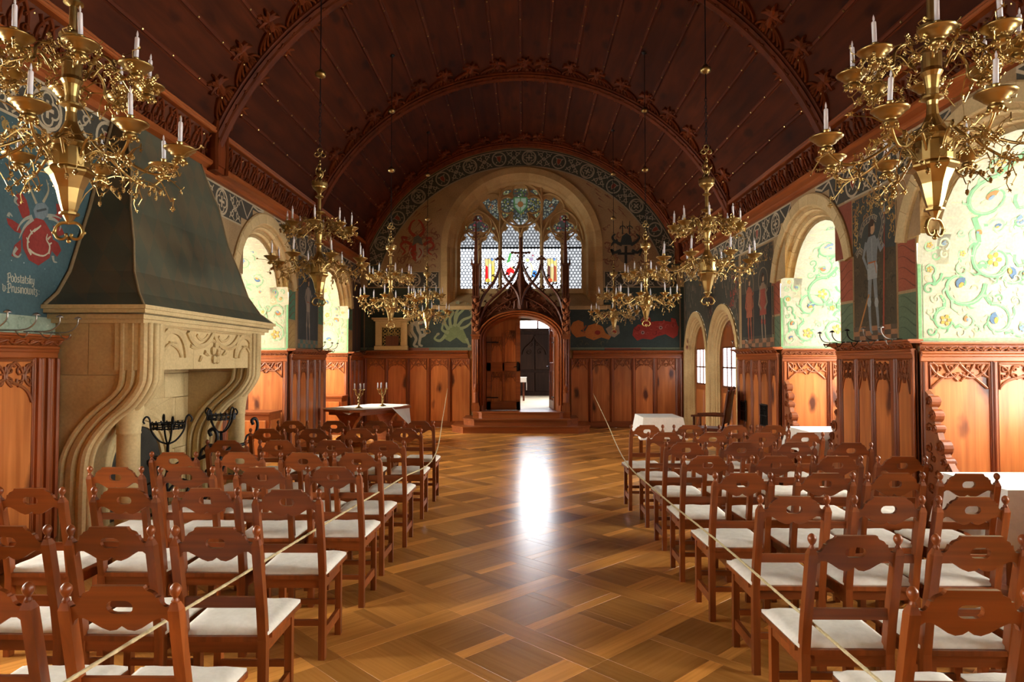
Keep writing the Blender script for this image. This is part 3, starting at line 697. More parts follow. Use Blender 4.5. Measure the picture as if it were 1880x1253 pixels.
# leaded glass
fG = lambda u,v,h: (u, YT+0.06-h, v)
def roundels(a, b, z0, z1, level):
    mb = MB(); mb.add([fG(a-.03,z0,0),fG(b+.03,z0,0),fG(b+.03,z1,0),fG(a-.03,z1,0)], [(0,1,2,3)], (.006,.006,.007))
    st = .088; row = 0; z = z0+.03
    while z < z1:
        u = a+(.044 if row % 2 else 0)
        while u < b+.03:
            k = level*random.uniform(.8,1.15)
            mb.disc(u, z, .042, fG, .001, (.055*k,.058*k,.062*k), 8)
            mb.disc(u, z, .030, fG, .002, (.085*k,.088*k,.092*k), 6); mb.disc(u+.004, z+.006, .016, fG, .003, (.16*k,.16*k,.165*k), 6)
            u += st
        z += st*.866; row += 1
    return mb
def C(r,g,b,k=.12): return (r*k,g*k,b*k)
for i,(a,b) in enumerate(LX):
    lev = (1.7,2.6,3.2,3.2,2.6,.9)[i]
    mb = roundels(a, b, 3.55, 4.69, lev)
    c = (a+b)/2
    if i in (1,4):
        mb.poly([(c-.13,3.80),(c+.13,3.80),(c+.13,4.42),(c-.13,4.42)], fG, .004, C(.9,.7,.3))
        cc = [(.9,.02,.03),(.95,.95,.85),(.95,.75,.1)] if i == 1 else [(.15,.05,.04),(.9,.7,.3),(.5,.1,.05)]
        for q in range(3): mb.poly([(c-.12+.08*q,3.82),(c-.045+.08*q,3.82),(c-.05+.08*q,4.2),(c-.11+.08*q,4.25)], fG, .005, C(*cc[q]))
        mb.disc(c, 4.30, .09, fG, .006, C(.95,.8,.25)); mb.disc(c, 4.24, .05, fG, .007, C(.9,.85,.7)); mb.disc(c-.05,3.84,.06,fG,.007,C(.8,.15,.05) if i == 4 else C(.9,.7,.1)); mb.disc(c+.06,4.4,.04,fG,.007,C(.2,.4,.9))
        for v in (3.8,4.42): mb.ribbon([(c-.13,v),(c+.13,v)], fG, .012, .008, (.004,.004,.004))
        for u in (-.13,-.04,.04,.13): mb.ribbon([(c+u,3.8),(c+u+.01,4.1),(c+u-.005,4.42)], fG, .010, .008, (.004,.004,.004))
    if i == 2:
        mb.poly([(c-.10,4.30),(c-.02,4.34),(c+.03,4.56),(c-.02,4.58),(c-.06,4.46)], fG, .004, C(.12,.5,.12))
        mb.poly([(c-.14,4.0),(c-.10,4.14),(c,4.2),(c+.1,4.12),(c+.1,4.0),(c,4.06),(c-.04,3.97)], fG, .004, C(.85,.03,.03)); mb.disc(c+.05,3.95,.06,fG,.004,C(.9,.88,.8)); mb.disc(c+.05,4.18,.03,fG,.005,C(.9,.7,.2)); mb.disc(c, 4.28,.10,fG,.003,C(1,1,.95,.3),sy=.6)
    if i == 3:
        mb.disc(c+.08,4.02,.075,fG,.004,C(.1,.35,.85),sy=1.3); mb.disc(c,4.4,.05,fG,.004,C(.45,.35,.5)); mb.disc(c+.04,4.5,.03,fG,.005,C(.5,.15,.2)); mb.disc(c-.1,4.38,.05,fG,.004,C(.8,.85,.4)); mb.disc(c-.02,4.2,.11,fG,.003,C(1,1,.95,.3),sy=.8); mb.ribbon([(c-.02,4.3),(c+.03,4.15),(c,3.98)], fG, .03,.005, C(.9,.75,.3))
    p = mb.build('window_light', M['lead'], wend, fix=False)
    mb = roundels(a, b, 4.72, 5.14 if i in (0,1,4,5) else 5.44, .62)
    mb.build('window_light', M['lead'], wend, fix=False)
    MB().fbox(fG, a-.04, b+.04, 4.685, 4.725, 0.0, .05).build('saddle_bar', M['iron'], wend)
mb = MB()
for hh in holes[6:]:
    cu = sum(p[0] for p in hh)/len(hh); cv = sum(p[1] for p in hh)/len(hh)
    mb.poly([(cu+(u-cu)*1.2, cv+(v-cv)*1.2) for u,v in hh], fG, -.02, (.0035,.0035,.003))
pal = [(.62,.66,.45),(.45,.52,.52),(.75,.72,.5),(.2,.28,.08),(.7,.55,.12),(.3,.14,.06),(.4,.46,.42)]
rg = random.Random(11)
def shards(cx, cz, r, n, pl_, k=.024):
    P_ = []
    for i in range(n*6):
        a = rg.uniform(0,6.28); d = r*sqrt(rg.random()); q = rg.uniform(.020,.036); u, v = cx+d*cos(a), cz+d*sin(a)
        if any((u-x)**2+(v-y)**2 < (q+w)**2*.8 for x,y,w in P_): continue
        P_.append((u,v,q)); mb.disc(u, v, q, fG, .002, C(*rg.choice(pl_), k*rg.uniform(.7,1.5)), 6, rg.uniform(.75,1), a)
for dx,dz in ((0,.33),(-.35,0),(0,-.33),(.35,0)): shards(QC[0]+dx, QC[1]+dz, .19, 34, pal[:5] if dz <= 0 else pal[2:6])
mb.poly([(QC[0]-.19,QC[1]+.22),(QC[0]+.19,QC[1]+.22),(QC[0]+.18,QC[1]-.05),(QC[0],QC[1]-.24),(QC[0]-.18,QC[1]-.05)], fG, .006, C(.10,.22,.08,.045))
mb.poly([(QC[0]-.15,QC[1]+.19),(QC[0]+.15,QC[1]+.19),(QC[0]+.14,QC[1]-.03),(QC[0],QC[1]-.19),(QC[0]-.14,QC[1]-.03)], fG, .007, C(.5,.6,.42,.035))
mb.disc(QC[0],QC[1]+.03,.08,fG,.009,C(.32,.14,.05,.05)); mb.ribbon([(QC[0],QC[1]+.2),(QC[0],QC[1]-.22)], fG,.03,.008,C(.12,.18,.07,.05)); mb.ribbon([(QC[0]-.17,QC[1]+.03),(QC[0]+.17,QC[1]+.03)], fG,.03,.008,C(.12,.18,.07,.05))
for sg in (-1,1):
    for dx,dz in ((.15,-.06),(0,.17),(-.15,-.06)): shards(sg*1.13-.02+dx, 5.30+dz, .10, 9, [(.8,.7,.3),(.5,.08,.1),(.5,.5,.4),(.25,.08,.1)], .03)
    for (cx,cz,r,n) in ((.92,5.97,.1,16),(.68,5.9,.09,14),(.72,5.72,.12,20),(.66,5.55,.07,10)): shards(sg*cx-.02, cz, r, n, pal[:3]+[pal[6]])
    shards(sg*.8-.02, 5.80, .07, 8, [(.5,.12,.05),(.6,.3,.1)] )
    for (cx,cz) in ((.43,5.56),(1.2,5.68),(.78,5.2),(1.47,5.2),(.4,6.2)): shards(sg*cx-.02, cz, .08, 8, [(.8,.75,.25),(.8,.8,.4)])
mb.build('tracery_glass', M['lead'], wend, fix=False)
# ================================================================== PORTAL, STEPS, ANTEROOM
def obj_mat(o, m): o.data.materials.clear(); o.data.materials.append(m)
steps = empty('door_steps', (0, 16.5, 0)); tag(steps, 'three wide pine steps with cut corners in front of the carved portal', 'steps')
I3 = lambda u,v,h: (u,v,h)
def rel(o, loc):
    return Matrix.Translation((-loc[0],-loc[1],-loc[2]))
SL = (0, 16.5, 0)
for k,(xa,xb,y0,y1) in enumerate(((1.37,1.68,15.82,16.22),(1.13,1.42,16.12,16.45),(.96,1.2,16.40,16.62))):
    z = .155*k; c = -.02
    pts = [(c-xb,YE),(c-xb,y1),(c-xa,y0),(c+xa,y0),(c+xb,y1),(c+xb,YE)]
    ins = [(c-xb+.02,YE),(c-xb+.02,y1+.01),(c-xa+.01,y0+.025),(c+xa-.01,y0+.025),(c+xb-.02,y1+.01),(c+xb-.02,YE)]
    mb = MB(); mb.prism(ins, I3, z, z+.128); mb.build('riser', M['pineh'], steps, mtx=rel(0,SL))
    mb = MB(); mb.prism(pts, I3, z+.128, z+.155); mb.build('tread', M['pineh'], steps, mtx=rel(0,SL))
PC = -.02; PY = 16.72
portal = empty('carved_portal', (PC, PY, .465)); tag(portal, 'tall carved pine door portal with moulded arch and crocketed pinnacles', 'portal')
pm = Matrix.Translation((-PC,-PY,-.465))
fP = lambda u,v,h: (u, PY-h, v)
def elarch(c, zs, a, b, n=26): return [(c-a*cos(pi*i/n), zs+b*sin(pi*i/n)) for i in range(n+1)]
ELL = [(1.10,.74),(1.10,.74),(1.06,.70),(1.03,.68),(.99,.655),(.97,.63),(.93,.60),(.90,.57),(.88,.55)]
HH =  [-.05,.06,.09,.04,.06,.0,-.02,-.10,-.16]
mb = MB(); rows = []
for (a,b),h in zip(ELL,HH):
    rows.append([fP(u,v,h) for u,v in [(PC-a,.465)]+elarch(PC,2.24,a,b)+[(PC+a,.465)]])
n = len(rows[0])
mb.add([p for r in rows for p in r], [(i*n+k,i*n+k+1,(i+1)*n+k+1,(i+1)*n+k) for i in range(len(rows)-1) for k in range(n-1)])
mb.build('arch_moulding', M['stile'], portal, mtx=pm)
mb = MB()                                # roll mouldings with small beads
for (a,b,h,r) in ((1.075,.72,.09,.018),(1.01,.665,.06,.016),(.95,.615,.0,.014)):
    mb.tube([fP(u,v,h) for u,v in [(PC-a,.6)]+elarch(PC,2.24,a,b)+[(PC+a,.6)]], r, 6)
mb.build('roll_moulding', M['pineh'], portal, smooth=True, mtx=pm)
# side walls of the porch and spandrel board above the arch
for sg in (-1,1):
    MB().box(min(PC+sg*1.10,PC+sg*1.22), max(PC+sg*1.10,PC+sg*1.22), PY-.02, YE-.005, .465, 3.0).build('side_board', M['stile'], portal, mtx=pm)
sp = [(PC-1.12,2.24)]+elarch(PC,2.24,1.09,.73)+[(PC+1.12,2.24),(PC+1.12,3.05),(PC+.8,3.10),(PC+.45,3.42),(PC+.2,3.58),(PC-.2,3.58),(PC-.45,3.42),(PC-.8,3.10),(PC-1.12,3.05)]
mb = MB(); mb.prism(sp, fP, -.10, 0.0); mb.build('spandrel', M['dark'], portal, mtx=pm)
mb = MB(); mb.box(PC-1.1,PC+1.1,PY+.1,YE,2.96,3.0); mb.build('porch_roof', M['dark'], portal, mtx=pm)
def crocket(mb, c, s, sx=1):
    x,y,z = c
    mb.ribbon([(x,z-s*.5),(x+sx*s*.7,z-s*.1),(x+sx*s*1.1,z+s*.45)], lambda u,v,h: (u,y-h,v), s*.55, s*.35, h0=-s*.35, w1=s*.5)
    mb.blob((x+sx*s*1.15,y,z+s*.5), s*.42, s*.42, s*.36); mb.blob((x+sx*s*.7,y-.01,z+s*.75), s*.26,s*.3,s*.26); mb.blob((x+sx*s*1.5,y-.01,z+s*.1), s*.26,s*.3,s*.26)
def column_post(sg):
    x = PC+sg*1.12; p = MB()
    p.box(x-.10,x+.10,PY-.14,PY+.06,.465,.62); p.box(x-.085,x+.085,PY-.125,PY+.05,.62,.68)
    p.lathe([(.062,.68),(.062,.90),(.05,.93),(.062,.96),(.035,1.0),(.05,1.06),(.035,1.1),(.03,1.14)], 8, (x,PY-.11,0))
    for dx in (-.055,0,.055):
        p.lathe([(.026,.68),(.026,2.25)], 8, (x+dx,PY-.05-(.03 if dx == 0 else 0),0))
    p.box(x-.08,x+.08,PY-.05,PY+.04,.68,2.25)
    p.box(x-.10,x+.10,PY-.14,PY+.05,2.25,2.29); p.box(x-.12,x+.12,PY-.16,PY+.05,2.33,2.37); p.box(x-.09,x+.09,PY-.13,PY+.05,2.29,2.33)
    p.build('post', M['stile'], portal, mtx=pm)
    q = MB()          # carved leafy figure bracket and canopy
    for k in range(16):
        z = 2.40+k*.055; a = k*2.4
        q.blob((x+.055*cos(a), PY-.09+.04*sin(a), z), .055-.001*k, .05, .06)
        q.ribbon([(x,z),(x+.09*cos(a),z+.05),(x+.12*cos(a),z+.12)], lambda u,v,h: (u,PY-.1-h,v), .05,.03,h0=-.02,w1=.01)
    q.build('leaf_carving', M['carve'], portal, mtx=pm)
    t = MB()          # tall pinnacle shaft, gablets and crocketed spire
    t.box(x-.10,x+.10,PY-.13,PY+.05,3.28,3.33); t.box(x-.085,x+.085,PY-.11,PY+.04,2.37,4.12)
    for zz in (3.33,3.62,3.9): 
        for dx in (-.06,0,.06): t.box(x+dx-.012,x+dx+.012,PY-.125,PY-.11,zz,zz+.24)
    t.box(x-.12,x+.12,PY-.15,PY+.06,4.10,4.14)
    for dx in (-.1,0,.1):
        t.lathe([(.028,4.14),(.028,4.20),(.0,4.36)], 4, (x+dx,PY-.08,0), phase=.5)
    t.box(x-.045,x+.045,PY-.085,PY+.005,4.14,4.42)
    t.lathe([(.062,4.42),(.012,5.20),(.03,5.22),(.03,5.25),(.008,5.3)], 4, (x,PY-.04,0), phase=.5)
    t.build('pinnacle', M['dark'], portal, mtx=pm)
    c = MB()
    for z in (4.5,4.63,4.76,4.89,5.02):
        r = .062-(z-4.42)*.06
        for s in (-1,1): crocket(c, (x+s*r,PY-.04,z), .032, s)
    for s in (-1,1): c.blob((x+s*.05,PY-.04,5.24),.035,.025,.03)
    c.blob((x,PY-.04,5.31),.03,.03,.045)
    c.build('crockets', M['dark'], portal, mtx=pm)['kind'] = 'stuff'
column_post(-1); column_post(1)
def ogee(mb, x0, z0, x1, z1, w=.065, h=.09):
    mb.ribbon(bez((x0,z0),(x0+(x1-x0)*.05,z0+(z1-z0)*.55),(x0+(x1-x0)*.8,z0+(z1-z0)*.45),(x1,z1),14), fP, w, h, h0=.0)
gb = MB(); cr = MB()
for sg in (-1,1):
    for (a,za,b,zb,nn) in ((1.06,2.45,.0,4.30,9),(1.04,2.9,.52,4.12,5),(.02,3.1,.5,4.12,5)):
        ogee(gb, PC+sg*a, za, PC+sg*b, zb)
        P = bez((PC+sg*a,za),(PC+sg*(a+(b-a)*.05),za+(zb-za)*.55),(PC+sg*(a+(b-a)*.8),za+(zb-za)*.45),(PC+sg*b,zb),nn)
        for u,v in P[1:-1]: crocket(cr, (u+sg*.02*(1 if b < a else -1),PY-.03,v+.03), .055, sg*(1 if b < a else -1))
    gb.ribbon(bez((PC+sg*1.06,2.5),(PC+sg*.9,3.1),(PC+sg*.5,3.15),(PC+sg*.1,2.98)), fP, .035,.05,h0=0)
    gb.ribbon(bez((PC+sg*.0,3.35),(PC+sg*.3,3.25),(PC+sg*.6,3.1),(PC+sg*.85,2.78)), fP, .04,.06,h0=0)
    for (a,b,r) in ((.35,3.15,.12),(.62,3.05,.1),(.85,2.92,.1),(.3,3.45,.1),(.55,3.45,.08)): gb.ribbon(spiral(PC+sg*a,b,r,1.5,1.1*sg,12), fP, .03,.05,h0=0,w1=.015)
    x = PC+sg*.52                        # side finials
    gb.ribbon([(x,4.05),(x,4.28)], fP, .035,.03,h0=-.02)
    for (dx,dz) in ((.09,0),(-.09,0),(0,.07),(.05,.03),(-.05,.03)): cr.blob((x+dx,PY-.01,4.26+dz), .036,.028,.03)
    cr.blob((x,PY-.01,4.26),.1,.02,.018)
    for k in range(2): 
        z = 3.55+.14*k
        for s in (-1,1): crocket(cr,(x+s*.02,PY,z+.25),.028,s)
    for k in range(9):                   # small leaves of the cresting against the window
        cr.blob((PC+sg*(.12+.11*k), PY, 3.60+.05*(k%2)), .026,.02,.03); cr.blob((PC+sg*(.15+.11*k), PY, 3.56), .02,.02,.03)
gb.ribbon([(PC,3.0),(PC,4.75)], fP, .17,.09,h0=-.03,w1=.05)
gb.prism([(PC-.30,3.5),(PC+.30,3.5),(PC+.12,3.72),(PC+.06,3.95),(PC-.06,3.95),(PC-.12,3.72)], fP, -.03, .03)
gb.ribbon([(PC-.13,3.42),(PC-.07,3.55),(PC-.05,3.75)], fP, .06,.06,h0=0); gb.ribbon([(PC+.13,3.42),(PC+.07,3.55),(PC+.05,3.75)], fP, .06,.06,h0=0)
gb.ribbon([(PC-.16,3.02),(PC+.16,3.02),(PC+.15,3.2),(PC,3.3),(PC-.15,3.2),(PC-.16,3.02)], fP, .05,.07,h0=0); gb.prism([(PC-.16,3.04),(PC+.16,3.04),(PC+.14,3.2),(PC,3.28),(PC-.14,3.2)], fP, 0,.05)
rk = random.Random(2)
for k in range(70):
    u = rk.uniform(-.95,.95); v = rk.uniform(2.98 if abs(u) < .4 else 2.75,3.55-.55*abs(u))
    if (u/1.12)**2+((v-2.24)/.76)**2 < 1: continue
    crocket(cr, (PC+u,PY-.03,v), rk.uniform(.035,.06), rk.choice((-1,1)))
gb.build('ogee_gable', M['dark'], portal, mtx=pm)
for k,z in enumerate((3.75,3.95,4.15,4.33)):
    for s in (-1,1): crocket(cr,(PC+s*.03,PY-.01,z),.045,s)
for s in (-1,1):
    cr.blob((PC+s*.13,PY-.01,4.42),.06,.03,.03); cr.blob((PC+s*.21,PY-.01,4.43),.045,.03,.035); cr.blob((PC+s*.07,PY-.01,4.42),.07,.03,.025)
cr.blob((PC,PY-.01,4.76),.04,.04,.06)
cr.build('crockets', M['dark'], portal, mtx=pm)['kind'] = 'stuff'
# doors: the leaves
def leaf(root_name, w, open_, n):
    pass
def door_leaf(n, xh, w, sg, mtx, right):
    # local: hinge at origin, leaf extends along +x*sg, thickness in y, z up to an elliptic head
    f = lambda u,v,h: (sg*u, -h, v)
    def top(u):     # elliptic arch head in leaf coords (u from hinge)
        xx = min(.87, abs(.87-u)); return 1.775+.62*sqrt(max(0,1-(xx/.95)**2))
    P = [(0.0,.0)]+[(w,0.0)]+[(w*(1-i/12), top(w*(1-i/12))) for i in range(13)]
    mb = MB(); mb.prism(P, f, -.05, .0)
    root = mb.build('door_%d' % n, M['pine']); root.matrix_world = mtx; tag(root, kind='structure')
    for (a,b,c_,d) in ((.0,.12,.0,1.85),(w-.11,w,.0,2.2),(.0,w,.0,.22),(.0,w,.98,1.2),(w*.5-.03,w*.5+.03,.2,1.95)):
        q = MB(); q.fbox(f, a+.002,b-.002,c_+.002,d,0,.022,.006); q.build('frame_board', M['pineh'], root)
    for (a,b,c_,d) in ((.13,w*.5-.035,.23,.97),(w*.5+.035,w-.12,.23,.97),(.13,w*.5-.035,1.21,1.86),(w*.5+.035,w-.12,1.21,2.02)):
        q = MB(); q.fbox(f, a,b,c_,d,0.0,.008,.003)
        for t in (.25,.5,.75): q.fbox(f, a+(b-a)*t-.008,a+(b-a)*t+.008,c_,d,0,.016,.004)
        q.build('panel', M['pine'], root)
        q = MB(); carved(q, f, a+.004, b-.004, d-.005, .26 if c_ > 1 else .17, .004, .024, 0); q.build('tracery', M['carve'], root)
    q = MB(); q.fbox(f, w-.085,w-.045,.98,1.22,.02,.03); q.tube([f(w-.065,1.1,.03),f(w-.065,1.1,.08),f(w-.17,1.09,.08)], .012, 6); q.blob(f(w-.065,1.04,.04),.02,.02,.02)
    q.build('door_handle', M['iron'], root)
    for z in (.3,1.7):
        q = MB(); q.fbox(f, 0,.3,z,z+.03,.022,.03); q.build('hinge', M['iron'], root)
    return root
door_leaf(3, 0, .86, 1, Matrix.Translation((PC-.87, 17.0, .47)), False)
door_leaf(4, 0, .86, -1, Matrix.Translation((PC+.86, 17.06, .47)) @ Matrix.Rotation(radians(-84), 4, 'Z'), True)
# anteroom beyond the door
mb = MB(); mb.box(-3.4,3.4,YE+.02,24.6,.40,.462); ar = mb.build('floor_anteroom', M['palefloor']); tag(ar, kind='structure')
mb = MB(); mb.box(-1.2,1.2,16.5,YE+.05,.30,.463); mb.build('threshold', M['pineh'], ar)
mb = MB()
mb.add([(-3.4,YE+.9,.4),(-3.4,24.6,.4),(-3.4,24.6,5.4),(-3.4,YE+.9,5.4)],[(0,1,2,3)]); mb.add([(3.4,YE+.9,.4),(3.4,19.4,.4),(3.4,19.4,5.4),(3.4,YE+.9,5.4)],[(0,1,2,3)]); mb.add([(3.4,21.8,.4),(3.4,24.6,.4),(3.4,24.6,5.4),(3.4,21.8,5.4)],[(0,1,2,3)])
mb.add([(3.4,19.4,.4),(3.4,21.8,.4),(3.4,21.8,1.4),(3.4,19.4,1.4)],[(0,1,2,3)]); mb.add([(3.4,19.4,3.6),(3.4,21.8,3.6),(3.4,21.8,5.4),(3.4,19.4,5.4)],[(0,1,2,3)])
mb.box(-.95,-.9,YE-.01,YE+.95,.4,3.2); mb.box(.86,.91,YE-.01,YE+.95,.4,3.2); mb.box(-.95,.91,YE-.01,YE+.95,3.0,3.05)
mb.add([(-3.4,YE+.9,.4),(-.9,YE+.9,.4),(-.9,YE+.9,5.4),(-3.4,YE+.9,5.4)],[(0,1,2,3)]); mb.add([(.86,YE+.9,.4),(3.4,YE+.9,.4),(3.4,YE+.9,5.4),(.86,YE+.9,5.4)],[(0,1,2,3)]); mb.add([(-.9,YE+.9,3.0),(.86,YE+.9,3.0),(.86,YE+.9,5.4),(-.9,YE+.9,5.4)],[(0,1,2,3)])
mb.box(-3.4,-1.3,24.6,24.8,.4,5.4); mb.box(1.5,3.4,24.6,24.8,.4,5.4); mb.box(-1.3,1.5,24.6,24.8,.4,2.75); mb.box(-3.4,3.4,YE+.9,24.8,5.4,5.5)
w = mb.build('wall_anteroom', M['dark'], fix=False); tag(w, kind='structure')
fA = lambda u,v,h: (u, 24.55-h, v)
cab = empty('tall_panelled_cupboard', (.5, 24.4, .462)); tag(cab, 'dark panelled cupboard with gothic tracery seen through the open door', 'cupboard')
cmx = Matrix.Translation((-.5,-24.4,-.462))
MB().box(-1.2,1.35,24.2,24.55,.462,2.78).build('carcase', M['black_oak'], cab, mtx=cmx)
fB = lambda u,v,h: (u, 24.2-h, v)
MB().fbox(fB, -1.25,1.4,2.78,2.9,-.35,.08,.02).build('cornice', M['black_oak'], cab, mtx=cmx)
for a,b in ((-.12,.42),(.46,1.0)):
    q = MB(); q.fbox(fB, a,b,.62,1.3,0,.03,.01); q.build('panel', M['black_oak'], cab, mtx=cmx)
    q = MB(); q.fbox(fB, a,b,1.4,2.68,0,.03,.01); q.build('panel', M['black_oak'], cab, mtx=cmx)
q = MB()
for sg in (-1,1):
    q.ribbon(bez((.44+sg*.42,1.95),(.44+sg*.4,2.3),(.44+sg*.1,2.25),(.44,2.6)), fB, .05,.07,h0=.02)
    q.ribbon(spiral(.44+sg*.2,2.05,.11,1,1.1*sg,12), fB, .04,.06,h0=.02); q.ribbon(spiral(.44+sg*.12,2.3,.07,1,1.1*sg,12), fB, .03,.06,h0=.02)
q.build('tracery', M['black_oak'], cab, mtx=cmx)
# window high in the anteroom's far wall
mb = MB()
for x in (-1.3,-.38,.54,1.44): mb.box(x,x+.06,24.62,24.7,2.75,4.6)
for z in (2.75,4.54): mb.box(-1.3,1.5,24.62,24.7,z,z+.06)
mb.box(-1.3,1.5,24.6,24.8,4.6,5.4)
o = mb.build('window_1', M['dark']); tag(o, kind='structure')
mb = MB(); mb.add([(-1.3,24.68,2.75),(1.5,24.68,2.75),(1.5,24.68,4.6),(-1.3,24.68,4.6)],[(0,1,2,3)],(.95,.97,1)); mb.build('pane', M['glass'], o, fix=False)
st = empty('anteroom_table', (-.35,21.3,.462)); tag(st, 'small table under a white cloth in the room beyond the door', 'table')
sm = Matrix.Translation((.35,-21.3,-.462))
MB().box(-.8,.12,21.0,21.6,1.16,1.19).box(-.75,-.69,21.05,21.11,.462,1.16).box(.02,.08,21.05,21.11,.462,1.16).box(.02,.08,21.5,21.56,.462,1.16).build('frame', M['dark'], st, mtx=sm)
o = MB().box(-.83,.15,20.97,21.63,1.191,1.2).box(.135,.15,20.97,21.63,.80,1.195).box(-.83,.15,20.97,20.985,1.05,1.195).build('small_tablecloth', M['cloth']); tag(o, 'small white cloth on the table seen through the open door', 'tablecloth')
# ================================================================== CEILING
VC, VR = 2.93, 4.46
A0 = math.asin((4.66-VC)/VR)
mb = MB()
nseg = 40
ang = [A0+(pi-2*A0)*i/nseg for i in range(nseg+1)]
for a, b in zip(ang, ang[1:]):
    mb.add([((VR+.06)*cos(a),YB,VC+(VR+.06)*sin(a)),((VR+.06)*cos(b),YB,VC+(VR+.06)*sin(b)),((VR+.06)*cos(b),YE,VC+(VR+.06)*sin(b)),((VR+.06)*cos(a),YE,VC+(VR+.06)*sin(a))],[(0,1,2,3)])
ceil = mb.build('ceiling', M['board'], fix=False); tag(ceil, kind='structure')
NBD = 20
RIBY = [.4, 4.6, 8.8, 13.0, 17.12]
bays = [(YB,.4)]+list(zip(RIBY, RIBY[1:]))
fV = lambda a,y,h: ((VR-h)*cos(a), y, VC+(VR-h)*sin(a))
for bi,(y0,y1) in enumerate(bays):
    for k in range(NBD):
        a = A0+(pi-2*A0)*k/NBD; b = A0+(pi-2*A0)*(k+1)/NBD
        mb = MB(); e = .004
        for (p,q) in ((a+e,(a+b)/2),((a+b)/2,b-e)):
            mb.add([fV(p,y0,0),fV(q,y0,0),fV(q,y1,0),fV(p,y1,0),fV(p,y0,-.03),fV(q,y0,-.03),fV(q,y1,-.03),fV(p,y1,-.03)],[(0,1,2,3),(0,3,7,4),(1,5,6,2),(0,4,5,1),(3,2,6,7)])
        mb.build('ceiling_board', M['board'], ceil, fix=False)
    for k in range(NBD+1):
        a = A0+(pi-2*A0)*k/NBD; w = .024/VR
        mb = MB()
        for (ww,h) in ((1.6,.012),(1.0,.03)):
            mb.add([fV(a-w*ww,y0,0),fV(a-w*ww*.6,y0,h),fV(a+w*ww*.6,y0,h),fV(a+w*ww,y0,0),fV(a-w*ww,y1,0),fV(a-w*ww*.6,y1,h),fV(a+w*ww*.6,y1,h),fV(a+w*ww,y1,0)],[(0,1,5,4),(1,2,6,5),(2,3,7,6)])
        mb.build('ceiling_batten', M['batten'], ceil, fix=False)
mb = MB()                                # gilt nail heads along the battens
for (y0,y1) in bays:
    for k in range(NBD+1):
        a = A0+(pi-2*A0)*k/NBD; n = 7
        for i in range(n):
            p = fV(a, y0+(y1-y0)*(i+.5)/n, .034); mb.blob(p, .015,.015,.015)
o = mb.build('gilt_nail_heads', M['brass'], ceil); o['kind'] = 'stuff'
# ribs
for ri, y in enumerate(RIBY):
    prof = [(4.44,-.13),(4.40,-.13),(4.38,-.10),(4.36,-.11),(4.335,-.075),(4.31,-.06),(4.30,-.03),(4.285,0),(4.30,.03),(4.31,.06),(4.335,.075),(4.36,.11),(4.38,.10),(4.40,.13),(4.44,.13)]
    rb = MB(); R = 48; th0 = math.asin((4.35-VC)/4.36)
    vs = []; m = len(prof)
    for i in range(R+1):
        a = th0+(pi-2*th0)*i/R
        vs += [(r*cos(a), y+d, VC+r*sin(a)) for r,d in prof]
    rb.add(vs, [(i*m+k,i*m+k+1,(i+1)*m+k+1,(i+1)*m+k) for i in range(R) for k in range(m-1)])
    root = rb.build('ceiling_rib', M['rib'], ceil)
    if ri < 1: continue
    q = MB()                              # carved bosses along the rib face, gilt studs
    for k in range(2*NBD+1):
        a = A0+(pi-2*A0)*k/(2*NBD)
        for d in (-.075,.075):
            g = lambda u,v,h: ((4.335-h)*cos(a+u/4.3), y+d+v, VC+(4.335-h)*sin(a+u/4.3))
            if k % 2: q.ribbon(spiral(0,0,.03,0,1,7), g, .014,.02,h0=0)
            else: q.ribbon([(-.05,-.012),(0,.012),(.05,-.012)], g, .022,.022,h0=0,w1=.006)
    q.build('rib_carving', M['rib'], root)
    for k in range(NBD+1):                # leaf crockets lying on the boards either side of the rib
        a = A0+(pi-2*A0)*(k)/NBD
        for d in ((-1,1) if ri < 4 else (-1,)):
            if k in (0,NBD): continue
            q = MB(); so = 1 if a < pi/2 else -1
            g = lambda u,v,h: fV(a+so*u/VR, y+d*(.13+v), h)
            K = 1.35 if d < 0 else 1.15
            G = lambda u,v,h: g(u*K, v*K, h)
            if d < 0:
                for t in range(6): q.ribbon(bez((-.19+.055*t,-.0),(-.15+.05*t,.10),(-.04+.03*t,.15),(.03,.16+.02*t)), G, .026,.05,h0=0,w1=.012)
                for t in range(3): q.ribbon(bez((.16-.05*t,-.0),(.16-.04*t,.06),(.12-.02*t,.12),(.07,.14)), G, .026,.05,h0=0,w1=.012)
                q.ribbon([(.05,.12),(.08,.26),(.04,.38)], G, .07,.06,h0=0,w1=.03)
                for (u,v) in ((-.05,.30),(.17,.30),(.0,.42),(.11,.41),(.0,.22),(.18,.21)): q.ribbon([(.06,.28),((u+.06)/2+.02,(v+.28)/2),(u,v)], G, .065,.06,h0=0,w1=.015)
            else:
                q.ribbon(bez((-.14,.0),(-.1,.09),(.0,.1),(.05,.12)), G, .04,.05,h0=0,w1=.02)
                for (u,v) in ((-.02,.2),(.12,.2),(.05,.26),(.14,.1),(-.04,.12)): q.ribbon([(.05,.10),(u,v)], G, .05,.05,h0=0,w1=.015)
            q.build('leaf_crocket', M['rib'], root)
    for sg in (-1,1):                     # corbel foot
        q = MB()
        g = lambda u,v,h: (sg*(HW-.02-h), y+u, v)
        q.prism([(-.13,4.22),(.13,4.22),(.16,4.5),(.13,4.85),(-.13,4.85),(-.16,4.5)], g, -.1,.16)
        q.prism([(-.10,4.30),(.10,4.30),(.12,4.5),(.08,4.7),(-.08,4.7),(-.12,4.5)], g, .16,.19)
        q.ribbon([(-.15,4.22),(-.17,4.5),(-.13,4.9)], g, .03,.21,h0=.12); q.ribbon([(.15,4.22),(.17,4.5),(.13,4.9)], g, .03,.21,h0=.12)
        q.build('corbel', M['rib'], root)
